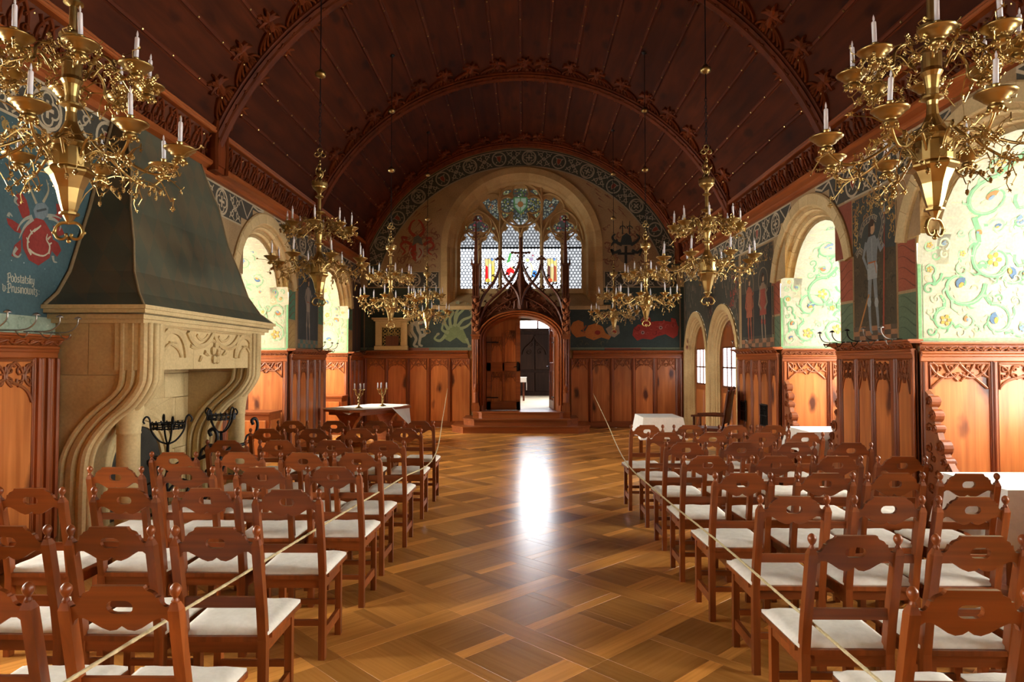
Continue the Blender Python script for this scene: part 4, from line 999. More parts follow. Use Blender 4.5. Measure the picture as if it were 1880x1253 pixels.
# cornices at the vault foot on both side walls: mouldings and the carved inclined band
for sg in (-1,1):
    g = lambda u,v,h: (sg*(HW-h), u, v)
    mb = MB()
    P = [(0,4.17),(.05,4.18),(.07,4.21),(.07,4.24),(.14,4.27),(.17,4.30),(.17,4.33),(.10,4.36),(.03,4.37),(-.2,4.37)]
    mb.add([(sg*(HW-h),YB,z) for h,z in P]+[(sg*(HW-h),YE,z) for h,z in P], [(i,i+1,len(P)+i+1,len(P)+i) for i in range(len(P)-1)])
    root = mb.build('trim_%d' % (30+(sg > 0)), M['piney']); tag(root, kind='structure')
    q = lambda u,v,h: (sg*(HW-.03-(v-4.36)*.28-h), u, v)
    mb = MB(); mb.add([q(YB,4.36,0),q(YE,4.36,0),q(YE,4.74,0),q(YB,4.74,0)],[(0,1,2,3)]); mb.build('band_ground', M['dark'], root, fix=False)
    mb = MB()
    mb.fbox(q, YB,YE,4.70,4.74,0,.08,.01); mb.fbox(q, YB,YE,4.74,4.78,0,.06,.01); mb.build('upper_moulding', M['piney'], root)
    mb = MB(); y = 4.3
    while y < YE-.2:
        for s2 in (-1,1):
            mb.ribbon(bez((y+.15,4.38),(y+.15+s2*.12,4.42),(y+.15+s2*.14,4.55),(y+.15,4.68)), q, .022,.035,h0=0)
            mb.ribbon(spiral(y+.15+s2*.075,4.48,.045,0,1.1*s2,8), q, .018,.035,h0=0,w1=.01)
            mb.ribbon([(y+.15+s2*.04,4.58),(y+.15+s2*.11,4.66)], q, .03,.035,h0=0,w1=.01)
            mb.ribbon([(y+.15+s2*.10,4.40),(y+.15+s2*.14,4.47)], q, .03,.035,h0=0,w1=.01)
        mb.ribbon([(y+.15,4.44),(y+.15,4.62)], q, .03,.035,h0=0,w1=.01)
        y += .30
    mb.build('carved_band', M['rib'], root)
# back wall behind the camera
mb = MB(); mb.box(-HW,HW,YB-.3,YB,0,9)
bw = mb.build('wall_back', M['cream']); tag(bw, kind='structure')
# ================================================================== FIREPLACE
FY0, FY1 = 5.96, 8.62
fp = empty('fireplace', (-HW, 7.3, 0)); tag(fp, 'large sandstone fireplace with carved lintel and tall painted tapering hood', 'fireplace')
fm = Matrix.Translation((HW, -7.3, 0))
hl = [(2.12,-3.26,5.80,8.86),(2.20,-3.28,5.82,8.85),(2.32,-3.42,5.98,8.76),(2.54,-3.56,6.14,8.70),(2.84,-3.64,6.26,8.62),(3.18,-3.76,6.40,8.55),(3.66,-3.86,6.56,8.48),(4.05,-3.99,6.70,8.38),(4.20,-4.03,6.75,8.34)]
mb = MB(); vs = []
for z,x,a,b in hl: vs += [(-HW,a,z),(x,a,z),(x,b,z),(-HW,b,z)]
mb.add(vs, [(i*4+k,i*4+k+1,i*4+4+k+1,i*4+4+k) for i in range(1,len(hl)-1) for k in range(3)]+[(0,1,2,3)])
mb.build('hood', M['hood'], fp, mtx=fm)
for P,r_ in (([(x+.002,a-.002,z) for z,x,a,b in hl[1:]],.012),([(x+.002,b+.002,z) for z,x,a,b in hl[1:]],.010),([(-HW+.02,a-.01,z) for z,x,a,b in hl[1:]],.018)):
    MB().tube(P, r_, 6).build('hood_edge_moulding', M['hoodedge'], fp, smooth=True, mtx=fm)
mb = MB()
for (x,a,b,z0,z1) in ((-3.25,5.79,8.87,2.165,2.20),(-3.27,5.82,8.84,2.13,2.165),(-3.31,5.87,8.78,2.08,2.13),(-3.34,5.92,8.72,2.045,2.08)): mb.box(-HW,x,a,b,z0,z1)
mb.build('mantel_shelf', M['stonel'], fp, mtx=fm)
mb = MB()
for (a,b,c_,d) in ((FY0,6.9,1.62,2.05),(6.904,7.9,1.62,2.05),(7.904,FY1,1.62,2.05)):
    mb = MB(); mb.box(-3.62,-3.37,a,b,c_,d); mb.build('lintel_block', M['stonel'], fp, mtx=fm)
fF = lambda u,v,h: (-3.37+h, u, v)
mb = MB()
def rr(P, w=.05, h=.035, w1=None): mb.ribbon(P, fF, w, h, h0=-.005, w1=w1)
rr([(FY0+.06,2.03),(FY1-.06,2.03)], .03); 
for (a,b) in ((6.10,7.0),(8.50,7.75)):
    d = 1 if b > a else -1
    rr(bez((a,1.70),(a+d*.22,1.70),(a+d*.10,1.98),(a+d*.33,2.0)), .06); rr(bez((a+d*.33,2.0),(a+d*.55,2.02),(a+d*.62,1.85),(a+d*.63,1.74)), .06)
    rr(bez((a+d*.02,1.74),(a+d*.25,1.76),(a+d*.22,1.9),(a+d*.42,1.88)), .045,.03,.02); rr(bez((a,1.98),(a+d*.02,1.85),(a+d*.16,1.9),(a+d*.08,1.75)), .04,.03,.02)
    rr(bez((a+d*.3,1.88),(a+d*.4,1.86),(a+d*.5,1.82),(a+d*.52,1.74)), .035,.025,.01)
rr(bez((6.75,2.0),(6.9,1.80),(7.15,1.82),(7.32,2.02)), .05); rr(bez((7.32,2.02),(7.45,1.80),(7.75,1.80),(7.95,2.0)), .05)
rr(bez((6.82,1.86),(7.0,1.80),(7.1,1.90),(7.3,1.93)), .035,.025); rr(bez((7.3,1.93),(7.5,1.88),(7.7,1.80),(7.9,1.88)), .035,.025)
rr(bez((6.95,1.98),(7.02,1.9),(7.15,1.92),(7.2,1.99)), .03,.02); rr(bez((7.45,1.98),(7.52,1.9),(7.65,1.92),(7.72,1.99)), .03,.02)
rr([(7.12,1.80),(7.2,1.76)], .05,.03,.01); rr([(7.62,1.80),(7.54,1.77)], .05,.03,.01); rr([(7.05,1.75),(7.0,1.70)], .04,.03,.01)
for k in range(5): a = 1.57+k*2*pi/5; mb.blob((-3.355,7.37+.065*cos(a),1.79+.085*sin(a)),.03,.05,.05)
mb.blob((-3.33,7.37,1.79),.03,.035,.035)
mb.build('relief_carving', M['stonel'], fp, mtx=fm)
OUT = [(-3.33,2.05),(-3.33,1.62),(-3.35,1.48),(-3.46,1.31),(-3.61,1.19),(-3.76,1.02),(-3.84,.84),(-3.86,.5),(-3.86,.1),(-3.86,0)]
INN = [(-3.58,2.05),(-3.58,1.55),(-3.64,1.41),(-3.79,1.29),(-3.95,1.13),(-4.06,.95),(-4.12,.77),(-4.13,.5),(-4.13,.1),(-4.13,0)]
def bracket(y0, y1, side):
    o2 = spl(OUT, 5); i2 = spl(INN, 5); n = len(o2)
    prof = [(0,.0),(.06,.012),(.16,.012),(.22,-.025),(.30,.0),(.50,.012),(.58,-.03),(.68,-.0),(.80,.014),(.92,.01),(1,-.01)]
    mb = MB(); vs = []; m = len(prof)+2
    for (ox,oz),(ix,iz) in zip(o2, i2):
        row = [(ix,y1,iz)]
        for t,h in prof: row.append((ix+(ox-ix)*t, (y0-h), iz+(oz-iz)*t))
        row.append((ox,y1,oz)); vs += row
    mb.add(vs, [(i*m+k,i*m+k+1,(i+1)*m+k+1,(i+1)*m+k) for i in range(n-1) for k in range(m)if k < m-1]+[(i*m,(i+1)*m,(i+1)*m+m-1,i*m+m-1) for i in range(n-1)])
    mb.build('bracket', M['stonel'], fp, mtx=fm)
    # front edge rolls on the aisle side
    mb = MB()
    mb.tube([(x+.005,y0+.04,z) for x,z in o2[:-6]], .028, 8); mb.tube([(x+.012,y0+.12,z) for x,z in o2[:20]], .032, 8); mb.tube([(x+.0,y0+.2,z) for x,z in o2[:24]], .03, 8)
    mb.build('bracket_moulding', M['stonel'], fp, smooth=True, mtx=fm)
    # flat ashlar cheek between the wall and the bracket
    fC = lambda u,v,h: (u, y0+.02-h, v)
    low = [(x,z) for x,z in i2 if z < 1.575]
    mb = MB(); mb.prism([(-HW,1.58),(-3.875,1.58),(-3.875,2.05),(-HW,2.05)], fC, -.2, 0); mb.build('ashlar_block', M['stone'], fp, mtx=fm)
    mb = MB(); mb.prism([(-3.87,1.58),(-3.565,1.58),(-3.565,2.05),(-3.87,2.05)], fC, -.2, 0); mb.build('ashlar_block', M['stone'], fp, mtx=fm)
    mb = MB(); mb.prism([(-HW,1.575),(-HW,.3),(-4.12,.3)]+[(x+.02,z) for x,z in reversed(low) if z > .35]+[(-3.58,1.575)], fC, -.2, 0); mb.build('ashlar_block', M['stone'], fp, mtx=fm)
    yc = y0+.17
    mb = MB(); mb.lathe([(.15,0),(.15,.12),(.115,.16),(.105,.2),(.098,.9),(.098,1.03),(.104,1.035),(.104,1.05),(.10,1.055),(.115,1.2),(.15,1.36)], 14, (-3.58,yc,0)); mb.build('column', M['stonel'], fp, smooth=True, mtx=fm)
bracket(FY0, FY0+.30, 0); bracket(FY1-.34, FY1-.04, 1)
# fire back: courses of stone on the wall with the arched firebox
yy = [6.0,6.42,6.86,7.30,7.75,8.2,8.6]; r0 = 0
for j,(z0,z1) in enumerate(((0,.33),(.33,.66),(.66,.98),(.98,1.27),(1.27,1.56),(1.56,2.0))):
    off = .2*(j%2)
    for k in range(len(yy)-1):
        a, b = max(6.0,yy[k]-off), min(8.6, yy[k+1]-off if k < len(yy)-2 else 8.6)
        if z1 < 1.28 and b > 6.62 and a < 7.93:
            a2 = 7.93 if a > 7.2 else a; b2 = 6.62 if b < 7.3 and a < 6.62 else b
            if a < 6.62: a2, b2 = a, 6.62
            elif b > 7.93: a2, b2 = 7.93, b
            else: continue
            a, b = a2, b2
            if b-a < .03: continue
        mb = MB(); mb.fbox(fL, a+.003,b-.003,z0+.003,z1-.003,.0,.05,.006); mb.build('fireback_stone', M['stonel'], fp, mtx=fm)
mb = MB(); cF = 7.275
mb.add([fL(6.6,0,.01),fL(7.95,0,.01),fL(7.95,1.3,.01),fL(6.6,1.3,.01)],[(0,1,2,3)]); mb.build('firebox', M['soot'], fp, fix=False, mtx=fm)
arcp = arc(cF,.55,.66,0,180,14); 
mb = MB(); mb.ribbon([(cF+.62,0)]+arc(cF,.50,.62,0,180,18)+[(cF-.62,0)], fL, .13,.085,h0=.0)
mb.ribbon([(cF+.52,0)]+arc(cF,.50,.52,0,180,18)+[(cF-.52,0)], fL, .06,.05,h0=.0); mb.build('firebox_arch', M['stonel'], fp, mtx=fm)
q = MB(); 
for sg in (-1,1): q.prism([(cF+sg*.66,.98),(cF+sg*.66,1.275)]+[(cF+sg*.66*cos(t),.5+.66*sin(t)) for t in (1.35,1.1,.85)], fL, .0,.05)
q.prism([(cF-.35,1.1),(cF+.35,1.1),(cF+.66,1.275),(cF-.66,1.275)], fL, 0,.045)
q.build('spandrel_stone', M['stonel'], fp, mtx=fm)
MB().box(-HW,-3.2,5.9,8.7,0.002,.05).build('hearth_slab', M['stonel'], fp, mtx=fm)
# wrought iron fire baskets on scrolled stands
def brazier(x, y, rz, label):
    r = empty('iron_fire_basket_stand', (x,y,.05), rz); tag(r, label, 'fire stand', 'iron fire basket stands in the fireplace')
    b = MB()
    b.tube([(0,0,.0),(0,0,.82)], .016, 6)
    for k in range(4):
        a = k*pi/2+.4; P = [(0,0,.80),(.07,0,.83),(.13,0,.90),(.16,0,.97),(.17,0,1.06),(.20,0,1.09),(.23,0,1.05),(.215,0,1.02)]
        b.tube([(p[0]*cos(a),p[0]*sin(a),p[2]) for p in spl(P,3)], .010, 5)
    b.build('stem', M['iron'], r, smooth=True)
    b = MB()
    for z,R in ((.965,.145),(1.01,.155)):
        pts = [(R*cos(2*pi*i/18),R*sin(2*pi*i/18),z) for i in range(18)]; b.tube(pts, .010, 4, closed=True)
    for i in range(18): b.tube([(.15*cos(2*pi*i/18),.15*sin(2*pi*i/18),.955),(.16*cos(2*pi*i/18+.1),.16*sin(2*pi*i/18+.1),1.03)], .009, 4)
    b.build('basket', M['iron'], r)
    b = MB()
    P = spl([(-.05,0,.0),(-.02,0,.35),(.0,0,.5),(.14,0,.62),(.30,0,.64),(.42,0,.72),(.47,0,.85),(.44,0,.94),(.39,0,.92),(.41,0,.87)],3); b.tube(P, .020, 6)
    P = spl([(.30,0,.64),(.33,0,.74),(.40,0,.74),(.41,0,.66)],3); b.tube(P, .014, 5)
    for sg in (-1,1):
        P = spl([(0,0,.30),(sg*.10,sg*.06,.42),(sg*.2,sg*.05,.38),(sg*.17,0,.28),(sg*.1,0,.3)],3); b.tube(P,.014,5)
        P = spl([(0,0,.12),(sg*.12,0,.10),(sg*.24,0,.0)],4); b.tube(P,.018,6)
        P = spl([(0,0,.55),(-.08,sg*.05,.66),(-.17,sg*.05,.64),(-.15,sg*.03,.56)],3); b.tube(P,.014,5)
    b.build('scroll_foot', M['iron'], r, smooth=True)
    return r
brazier(-3.60,6.85,.3,'black iron fire basket on a scrolled stand in the fireplace, nearer to the camera')
brazier(-3.55,7.95,.9,'black iron fire basket on a scrolled stand beside the far fireplace column')
# ================================================================== CHAIRS
CH = {}
def chair_proto():
    W2 = .177
    def post(sx):
        mb = MB(); r = .0185; xs = sx*W2
        Zs = [(0,0),(.46,0),(.60,-.022),(.90,-.088)]
        vs = []
        for z,y in Zs: vs += [(xs-r,y-r*1.1,z),(xs+r,y-r*1.1,z),(xs+r,y+r*1.1,z),(xs-r,y+r*1.1,z)]
        y = -.092; q = .011
        vs += [(xs-q,y-q,.925),(xs+q,y-q,.925),(xs+q,y+q,.925),(xs-q,y+q,.925)]
        n = len(Zs)
        mb.add(vs, [(3,2,1,0)]+[(i*4+k,i*4+(k+1)%4,i*4+4+(k+1)%4,i*4+4+k) for i in range(n) for k in range(4)]+[(n*4,n*4+1,n*4+2,n*4+3)])
        return mb
    for s in (-1,1):
        CH['post%d'%s] = post(s).mesh('rear_leg', M['chair'])
        mb = MB(); mb.lathe([(.009,.92),(.013,.930),(.009,.937),(.0075,.941),(.013,.948),(.0175,.958),(.0185,.966),(.016,.976),(.008,.985),(.001,.988)], 10, (s*W2,-.094,0))
        CH['fin%d'%s] = mb.mesh('finial', M['chair'], smooth=True)
        mb = MB(); mb.box(s*.175-.018,s*.175+.018,.335,.371,0,.455); CH['fleg%d'%s] = mb.mesh('front_leg', M['chair'])
        mb = MB(); mb.box(s*.176-.011,s*.176+.011,.0,.35,.11,.165); CH['str%d'%s] = mb.mesh('side_stretcher', M['chairh'])
        mb = MB(); mb.box(s*.176-.011,s*.176+.011,.0,.35,.395,.455); CH['ap%d'%s] = mb.mesh('apron', M['chairh'])
    o = [(-.16,.852)]
    h = [(.160,.843),(.152,.862),(.140,.872),(.120,.872),(.095,.858),(.065,.838),(.040,.828),(.018,.832),(0,.845)]
    bottom = [(-x,z) for x,z in h]+[(x,z) for x,z in reversed(h[:-1])]
    rightside = [(.160,.912),(.150,.911),(.141,.915),(.134,.925),(.130,.938),(.129,.944),(.120,.944),(.118,.951),(.111,.959),(.102,.963),(.092,.967),(.086,.974),(.083,.982)]
    top = rightside+[(-x,z) for x,z in reversed(rightside)]
    outline = bottom+top
    slot = arc(.020,.910,.0225,-90,90,6)+arc(-.020,.910,.0225,90,270,6)
    yb = lambda z: -(z-.60)/.30*.066-.022
    f = lambda u,v,hh: (u, yb(v)+hh, v)
    CH['crest'] = plate(outline, [slot], f, -.010, .010).mesh('backrest', M['chairh'])
    mb = MB(); mb.box(-.160,.160,yb(.635)-.009,yb(.635)+.009,.612,.658); CH['rail'] = mb.mesh('back_rail', M['chairh'])
    CH['cross'] = [MB().box(-.16,.16,-.01,.01,.19,.222).mesh('cross_stretcher', M['chairh']), MB().box(-.16,.16,.33,.35,.19,.222).mesh('cross_stretcher', M['chairh'])]
    CH['fap'] = [MB().box(-.16,.16,-.01,.01,.405,.455).mesh('seat_rail', M['chairh']), MB().box(-.16,.16,.345,.36,.395,.455).mesh('seat_rail', M['chairh'])]
    seat = [(-.158,-.02),(.158,-.02),(.162,.022),(.205,.03),(.216,.405),(.20,.42),(-.20,.42),(-.216,.405),(-.205,.03),(-.162,.022)]
    mb = MB(); mb.prism(seat, lambda u,v,h: (u,v,h), .455, .478); CH['seat'] = mb.mesh('seat', M['chair'])
    for var in range(3):
        rg = random.Random(var); mb = MB(); n = 12; vs = []; 
        w = lambda v: .197+.012*v
        pv = [rg.uniform(-.003,.003) for _ in range(40)]
        for lay in (0,1,2):
            for j in range(n+1):
                for i in range(n+1):
                    u = -1+2*i/n; v = j/n; e = max(abs(u), abs(2*v-1)); k = max(0,1-e**6)
                    x = u*w(v)*(1-.012*(lay == 1 and 0)); y = .002+v*.405
                    zt = .484+.031*(k**.35)+.002*sin(9*u+var)+.0015*sin(14*v+u*3+var)
                    if e > .99:
                        ruf = .003*sin(38*(u+v*2)+var); x += ruf*u; y += ruf*(2*v-1); zt = .490+ruf*.6
                    vs.append((x,y,zt) if lay == 0 else (x,y,.4785))
            if lay == 1: break
        m = n+1; B = m*m
        fs = [(j*m+i,j*m+i+1,(j+1)*m+i+1,(j+1)*m+i) for j in range(n) for i in range(n)]
        ed = [i for i in range(m)]+[j*m+n for j in range(1,m)]+[n*m+i for i in range(n-1,-1,-1)]+[j*m for j in range(n-1,0,-1)]
        fs += [(ed[k],ed[(k+1)%len(ed)],B+ed[(k+1)%len(ed)],B+ed[k]) for k in range(len(ed))]
        mb.add(vs, fs); CH['cushion%d'%var] = mb.mesh('cushion', M['cushion'], smooth=True)
chair_proto()
rc = random.Random(5)
def chair(x, y, rz, label, group, var):
    t = empty('pine_chair', (x,y,0), rz); tag(t, label, 'chair', group)
    for s in (-1,1):
        p = link('rear_leg', CH['post%d'%s], t); link('finial', CH['fin%d'%s], p); link('front_leg', CH['fleg%d'%s], t)
        link('side_stretcher', CH['str%d'%s], t); link('apron', CH['ap%d'%s], t)
    link('backrest', CH['crest'], t); link('back_rail', CH['rail'], t); [link('cross_stretcher', c_, t) for c_ in CH['cross']]
    [link('seat_rail', c_, t) for c_ in CH['fap']]; link('seat', CH['seat'], t); link('cushion', CH['cushion%d'%var], t)
    return t
XO = .06
LROWS = [[-1.30,-1.78],[-1.34,-1.80,-2.26],[-1.33,-1.80,-2.27,-2.80],[-1.30,-1.78,-2.30,-2.78],[-1.31,-1.74,-2.25,-2.77],[-1.27,-1.76,-2.24,-2.71],[-1.28,-1.76,-2.25,-2.75],[-1.27,-1.78,-2.30,-2.80]]
LY = [2.15,2.93,3.78,4.56,5.28,6.10,7.16,8.08]
RROWS = [[1.41,1.90],[1.37,1.88,2.38],[1.44,1.94,2.38],[1.41,1.94,2.39,2.85],[1.40,1.91,2.38,2.86],[1.44,1.93,2.41,2.89],[1.44,1.91,2.40,2.84],[1.39,1.87,2.37,2.80]]
RY = [2.15,2.84,3.63,4.38,5.16,6.02,6.84,7.62]
ORD = ['nearest the camera','second from the camera','third from the camera','fourth from the camera','fourth from the door end','third from the door end','second from the door end','nearest the far door']
SEAT = ['beside the aisle','second from the aisle','third from the aisle','fourth from the aisle']
for side, rows, ys in (('left',LROWS,LY),('right',RROWS,RY)):
    for r,(xs,y) in enumerate(zip(rows,ys)):
        for k,x in enumerate(xs):
            dx = rc.uniform(-.01,.01); rz = rc.uniform(-.02,.02)
            lab = '%s block chair in the row %s, %s' % (side, ORD[r], SEAT[k])
            chair(x+XO, y+.092+rc.uniform(-.02,.02), rz, lab, 'pine chairs with white cushions in the %s block' % side, rc.randrange(3))
# ================================================================== CHANDELIERS
def chand_meshes():
    D = {}
    hexs = MB()
    hexs.lathe([(.012,.10),(.022,.12),(.030,.135),(.045,.14),(.045,.15),(.032,.155),(.036,.165),(.046,.20),(.062,.27),(.088,.33),(.108,.35),(.108,.36),(.096,.375)], 8, phase=.5)
    hexs.lathe([(.085,.36),(.092,.38),(.092,.47),(.085,.475),(.10,.49),(.10,.50),(.085,.515),(.06,.54),(.04,.58),(.028,.61),(.024,.66),(.028,.68),(.050,.69),(.050,.70),(.028,.71),(.028,.74),(.038,.80),(.050,.82),(.045,.84),(.045,.92),(.038,.95),(.024,.97),(.020,1.02),(.05,1.035),(.062,1.04),(.062,1.05),(.024,1.06),(.018,1.08),(.018,1.20),(.035,1.21),(.045,1.215),(.045,1.225),(.02,1.235),(.022,1.26),(.045,1.29),(.075,1.315),(.078,1.33),(.085,1.335),(.085,1.37)], 16)
    D['stem'] = hexs.mesh('stem', M['brass'], smooth=False)
    c = MB()
    for k in range(14):
        a = 2*pi*k/14; c.box(.078*cos(a)-.008,.078*cos(a)+.008,.078*sin(a)-.008,.078*sin(a)+.008,1.365,1.39)
    D['crown'] = c.mesh('crown_bowl_battlement', M['brass'])
    r = MB()
    for sg in (-1,1):
        r.tube([(sg*p[0],0,p[1]) for p in spl([(0,.098),(.03,.10),(.055,.085),(.068,.055),(.055,.025),(.03,.018),(.012,.03),(.015,.045)],4)], .008, 6)
    r.tube([(0,0,.0),(0,0,.03)], .008, 6); r.blob((0,0,.008),.012,.012,.012); r.blob((.072,0,.05),.012,.01,.01); r.blob((-.072,0,.05),.012,.01,.01)
    D['ring'] = r.mesh('bottom_ring', M['brass'], smooth=True)
    g = MB()          # small rider figure on the crown and the trefoil ring over it
    g.lathe([(.03,1.37),(.035,1.39),(.02,1.41),(.015,1.44)], 8)
    for P in ([(0,0,1.42),(.03,.01,1.46),(.028,0,1.50),(-.005,0,1.53),(-.02,.0,1.57),(.0,0,1.60)],[(.0,0,1.44),(-.035,0,1.48),(-.04,0,1.53),(-.01,0,1.56)],[(0,.01,1.50),(.05,.0,1.51),(.055,0,1.55)],[(0,0,1.47),(-.03,.01,1.43),(-.045,0,1.41)]): g.tube(spl(P,3), .011, 6, r1=.006)
    for c_,s_ in (((.0,0,1.475),.028),((-.005,0,1.54),.024),((.0,0,1.59),.018),((.02,.01,1.51),.02)): g.blob(c_, s_, s_*.8, s_*1.3)
    g.tube([(0,0,1.6),(0,0,1.66)], .007, 6)
    D['fig'] = g.mesh('crown_figure', M['brassd'], smooth=True)
    t = MB()
    for (cx,cz) in ((-.032,1.69),(.032,1.69),(0,1.74)): t.tube([(cx+.026*cos(2*pi*k/10),0,cz+.026*sin(2*pi*k/10)) for k in range(10)], .008, 6, closed=True)
    D['tref'] = t.mesh('suspension_ring', M['brassd'], smooth=True)
    for nm,R,z0,z1 in (('lo',.50,.40,.50),('up',.345,.84,.865)):
        s = R/.50; dz = z1
        a = MB()
        P = [(.085,0,z0+.02),(.125,0,z0+.085),(.17,0,z0+.10),(.225,0,z0+.055),(.30*s+.03,0,z0-.01),(.40*s+.02,0,z0-.02),(.47*s+.01,0,z0+.03),(.495*s,0,z1-.03)]
        a.tube(spl(P,4), .0072, 6)
        D['arm'+nm] = a.mesh('scroll_arm', M['brass'], smooth=True)
        for var in range(2):
            rg = random.Random(var*7+(nm == 'up')*3); v = MB()
            path = spl(P,4)
            for b in range(14):
                p = path[rg.randrange(4,len(path)-3)]; sy = rg.choice((-1,1)); L = rg.uniform(.06,.15)
                d = Vector((rg.uniform(-.5,1)*L, sy*rg.uniform(.3,.9)*L, rg.uniform(-1.0,.55)*L))
                q1 = Vector(p)+d*.5+Vector((0,0,.02)); q2 = Vector(p)+d
                pts = spl([tuple(p),tuple(q1),tuple(q2),tuple(q2+Vector((.01,sy*.015,.015)))],2)
                v.tube(pts, .0036, 4, r1=.0022)
                for e in range(2):
                    t0 = Vector(pts[rg.randrange(2,len(pts))]); e2 = t0+Vector((rg.uniform(-.03,.03),rg.uniform(-.03,.03),rg.uniform(-.045,.02)))
                    v.tube([t0,e2], .0024, 3, cap=False)
                    if rg.random() < .45:      # grape cluster
                        for c_,rr_ in (((0,0,0),.009),((.006,.005,-.008),.007),((-.006,-.004,-.009),.007),((0,0,-.017),.006)): v.blob((e2[0]+c_[0],e2[1]+c_[1],e2[2]+c_[2]), rr_, rr_, rr_)
                    else:                       # vine leaf, three pointed lobes
                        n = Vector((rg.uniform(-1,1),rg.uniform(-1,1),rg.uniform(-.3,1))).normalized(); x = n.orthogonal().normalized(); y = n.cross(x)
                        vs = []; 
                        for k in range(10):
                            an = 2*pi*k/10; r_ = .015 if k % 2 == 0 else .006
                            vs.append(tuple(e2+x*r_*cos(an)+y*r_*sin(an)+n*(.004 if k % 2 else -.002)))
                        vs.append(tuple(e2+n*.006)); v.add(vs, [(k,(k+1)%10,10) for k in range(10)])
            D['vine%s%d'%(nm,var)] = v.mesh('vine_foliage', M['brass'], smooth=False, fix=False)
        q = MB(); x = R
        q.lathe([(.012,z1-.06),(.028,z1-.055),(.032,z1-.035),(.022,z1-.028),(.03,z1-.022),(.046,z1-.014),(.047,z1-.006),(.058,z1-.002),(.060,z1+.006),(.070,z1+.009),(.080,z1+.017),(.080,z1+.022),(.062,z1+.018),(.03,z1+.012),(.014,z1+.014),(.014,z1+.05),(.018,z1+.055)], 14, (x,0,0))
        for k in range(5): an = 2*pi*k/5; q.blob((x+.032*cos(an),.032*sin(an),z1-.055),.010,.010,.012)
        D['pan'+nm] = q.mesh('drip_pan', M['brass'], smooth=True)
        q = MB(); q.lathe([(.0105,z1+.045),(.0105,z1+.155),(.009,z1+.16),(.003,z1+.163),(.005,z1+.172),(.004,z1+.182),(.0008,z1+.195)], 10, (x,0,0)); D['candle'+nm] = q.mesh('candle', M['wax'], smooth=True)
    return D
CD = chand_meshes()
def chandelier(x, y, z, rz, label, zb=4.90):
    t = empty('brass_chandelier', (x,y,z), rz); tag(t, label, 'chandelier', 'gilt brass chandeliers with white candles')
    for k,n in (('stem','stem'),('crown','crown_bowl'),('ring','bottom_ring'),('fig','crown_figure'),('tref','suspension_ring')): link(n, CD[k], t)
    rg = random.Random(int(x*10+y*7))
    for nm,ph in (('lo',.2),('up',.2+pi/8)):
        for k in range(8):
            a = ph+2*pi*k/8; mt = Matrix.Rotation(a, 4, 'Z')
            arm = link('scroll_arm', CD['arm'+nm], t, mt)
            link('drip_pan', CD['pan'+nm], arm); link('vine_foliage', CD['vine%s%d'%(nm,k%2)], arm)
            c = link('candle', CD['candle'+nm], arm)
            R = .50 if nm == 'lo' else .345; zz = .54 if nm == 'lo' else .905
            c.matrix_local = Matrix.Translation((R,0,zz)) @ Matrix.Rotation(rg.uniform(-.05,.05),4,'X') @ Matrix.Rotation(rg.uniform(-.05,.05),4,'Y') @ Matrix.Translation((-R,0,-zz))
    top = VC+sqrt(VR**2-x*x)-z; c = MB(); zz = 1.76; k = 0
    while zz < 1.76+.5:
        ps = [(.012*cos(2*pi*i/8),0,zz+.022+.026*sin(2*pi*i/8)) for i in range(8)]
        if k % 2: ps = [(0,p[0],p[2]) for p in ps]
        c.tube(ps, .0035, 4, closed=True); zz += .040; k += 1
    c.tube([(0,0,zz-.01),(0,0,top-.02)], .006, 6)
    c.build('suspension_chain', M['iron'], t)
    for b in (zb-z, zb-z+1.0):
        if b < top-.1:
            q = MB(); q.lathe([(.01,b-.05),(.02,b-.048),(.055,b-.03),(.062,b),(.058,b+.012),(.03,b+.02),(.025,b+.045),(.01,b+.05)], 12); q.build('chain_ball', M['brassd'], t, smooth=True)
    q = MB(); q.lathe([(.05,top-.01),(.05,top+.0),(.03,top-.03),(.012,top-.04)], 10); q.build('ceiling_hook', M['iron'], t)
CHP = [(-2.22,3.30,2.295,.1,'left gilt chandelier closest to the camera, hanging before the fireplace hood'),
 (2.06,3.28,2.295,.5,'right gilt chandelier closest to the camera, hanging before the near niche'),
 (-2.20,7.32,2.30,.35,'second left gilt chandelier, hanging beside the first left niche'),
 (2.05,7.28,2.30,.0,'second right gilt chandelier, hanging before the far niche and stone doorways'),
 (-2.15,11.05,2.24,.6,'third left gilt chandelier, over the stone grille frame on the end wall'),
 (2.08,11.1,2.27,.25,'third right gilt chandelier, before the red painted beast'),
 (-2.10,14.9,2.31,.15,'fourth left gilt chandelier, farthest back, before the green dragon mural'),
 (2.06,14.9,2.30,.4,'fourth right gilt chandelier, farthest back, before the orange painted beast')]
for c in CHP: chandelier(*c)
# ================================================================== TABLES, BENCHES, SMALL THINGS
def cloth_rect(cx, cy, rz, w, d, zt, drop, seed):
    rg = random.Random(seed); mb = MB(); N = 56; R = 7; vs = []; per = []
    for i in range(N):
        t = i/N*4; s = int(t); u = t-s
        x, y = ((-1+2*u,-1),(1,-1+2*u),(1-2*u,1),(-1,1-2*u))[s]; per.append((x,y,s,u))
    for j in range(R):
        k = j/(R-1)
        for (x,y,s,u) in per:
            cor = max(0,(abs(x)+abs(y))-1)
            nx, ny = (x if abs(x) > .999 else 0), (y if abs(y) > .999 else 0)
            fl = k*(.02+.035*cor+.018*sin(u*9+s*2+seed)*k)
            vs.append((x*w/2+nx*fl, y*d/2+ny*fl, zt-drop*k*(1+.04*cor)))
    vs.append((0,0,zt)); c = len(vs)-1
    fs = [(j*N+i,j*N+(i+1)%N,(j+1)*N+(i+1)%N,(j+1)*N+i) for j in range(R-1) for i in range(N)]+[((i+1)%N,i,c) for i in range(N)]
    mb.add(vs, fs)
    return mb
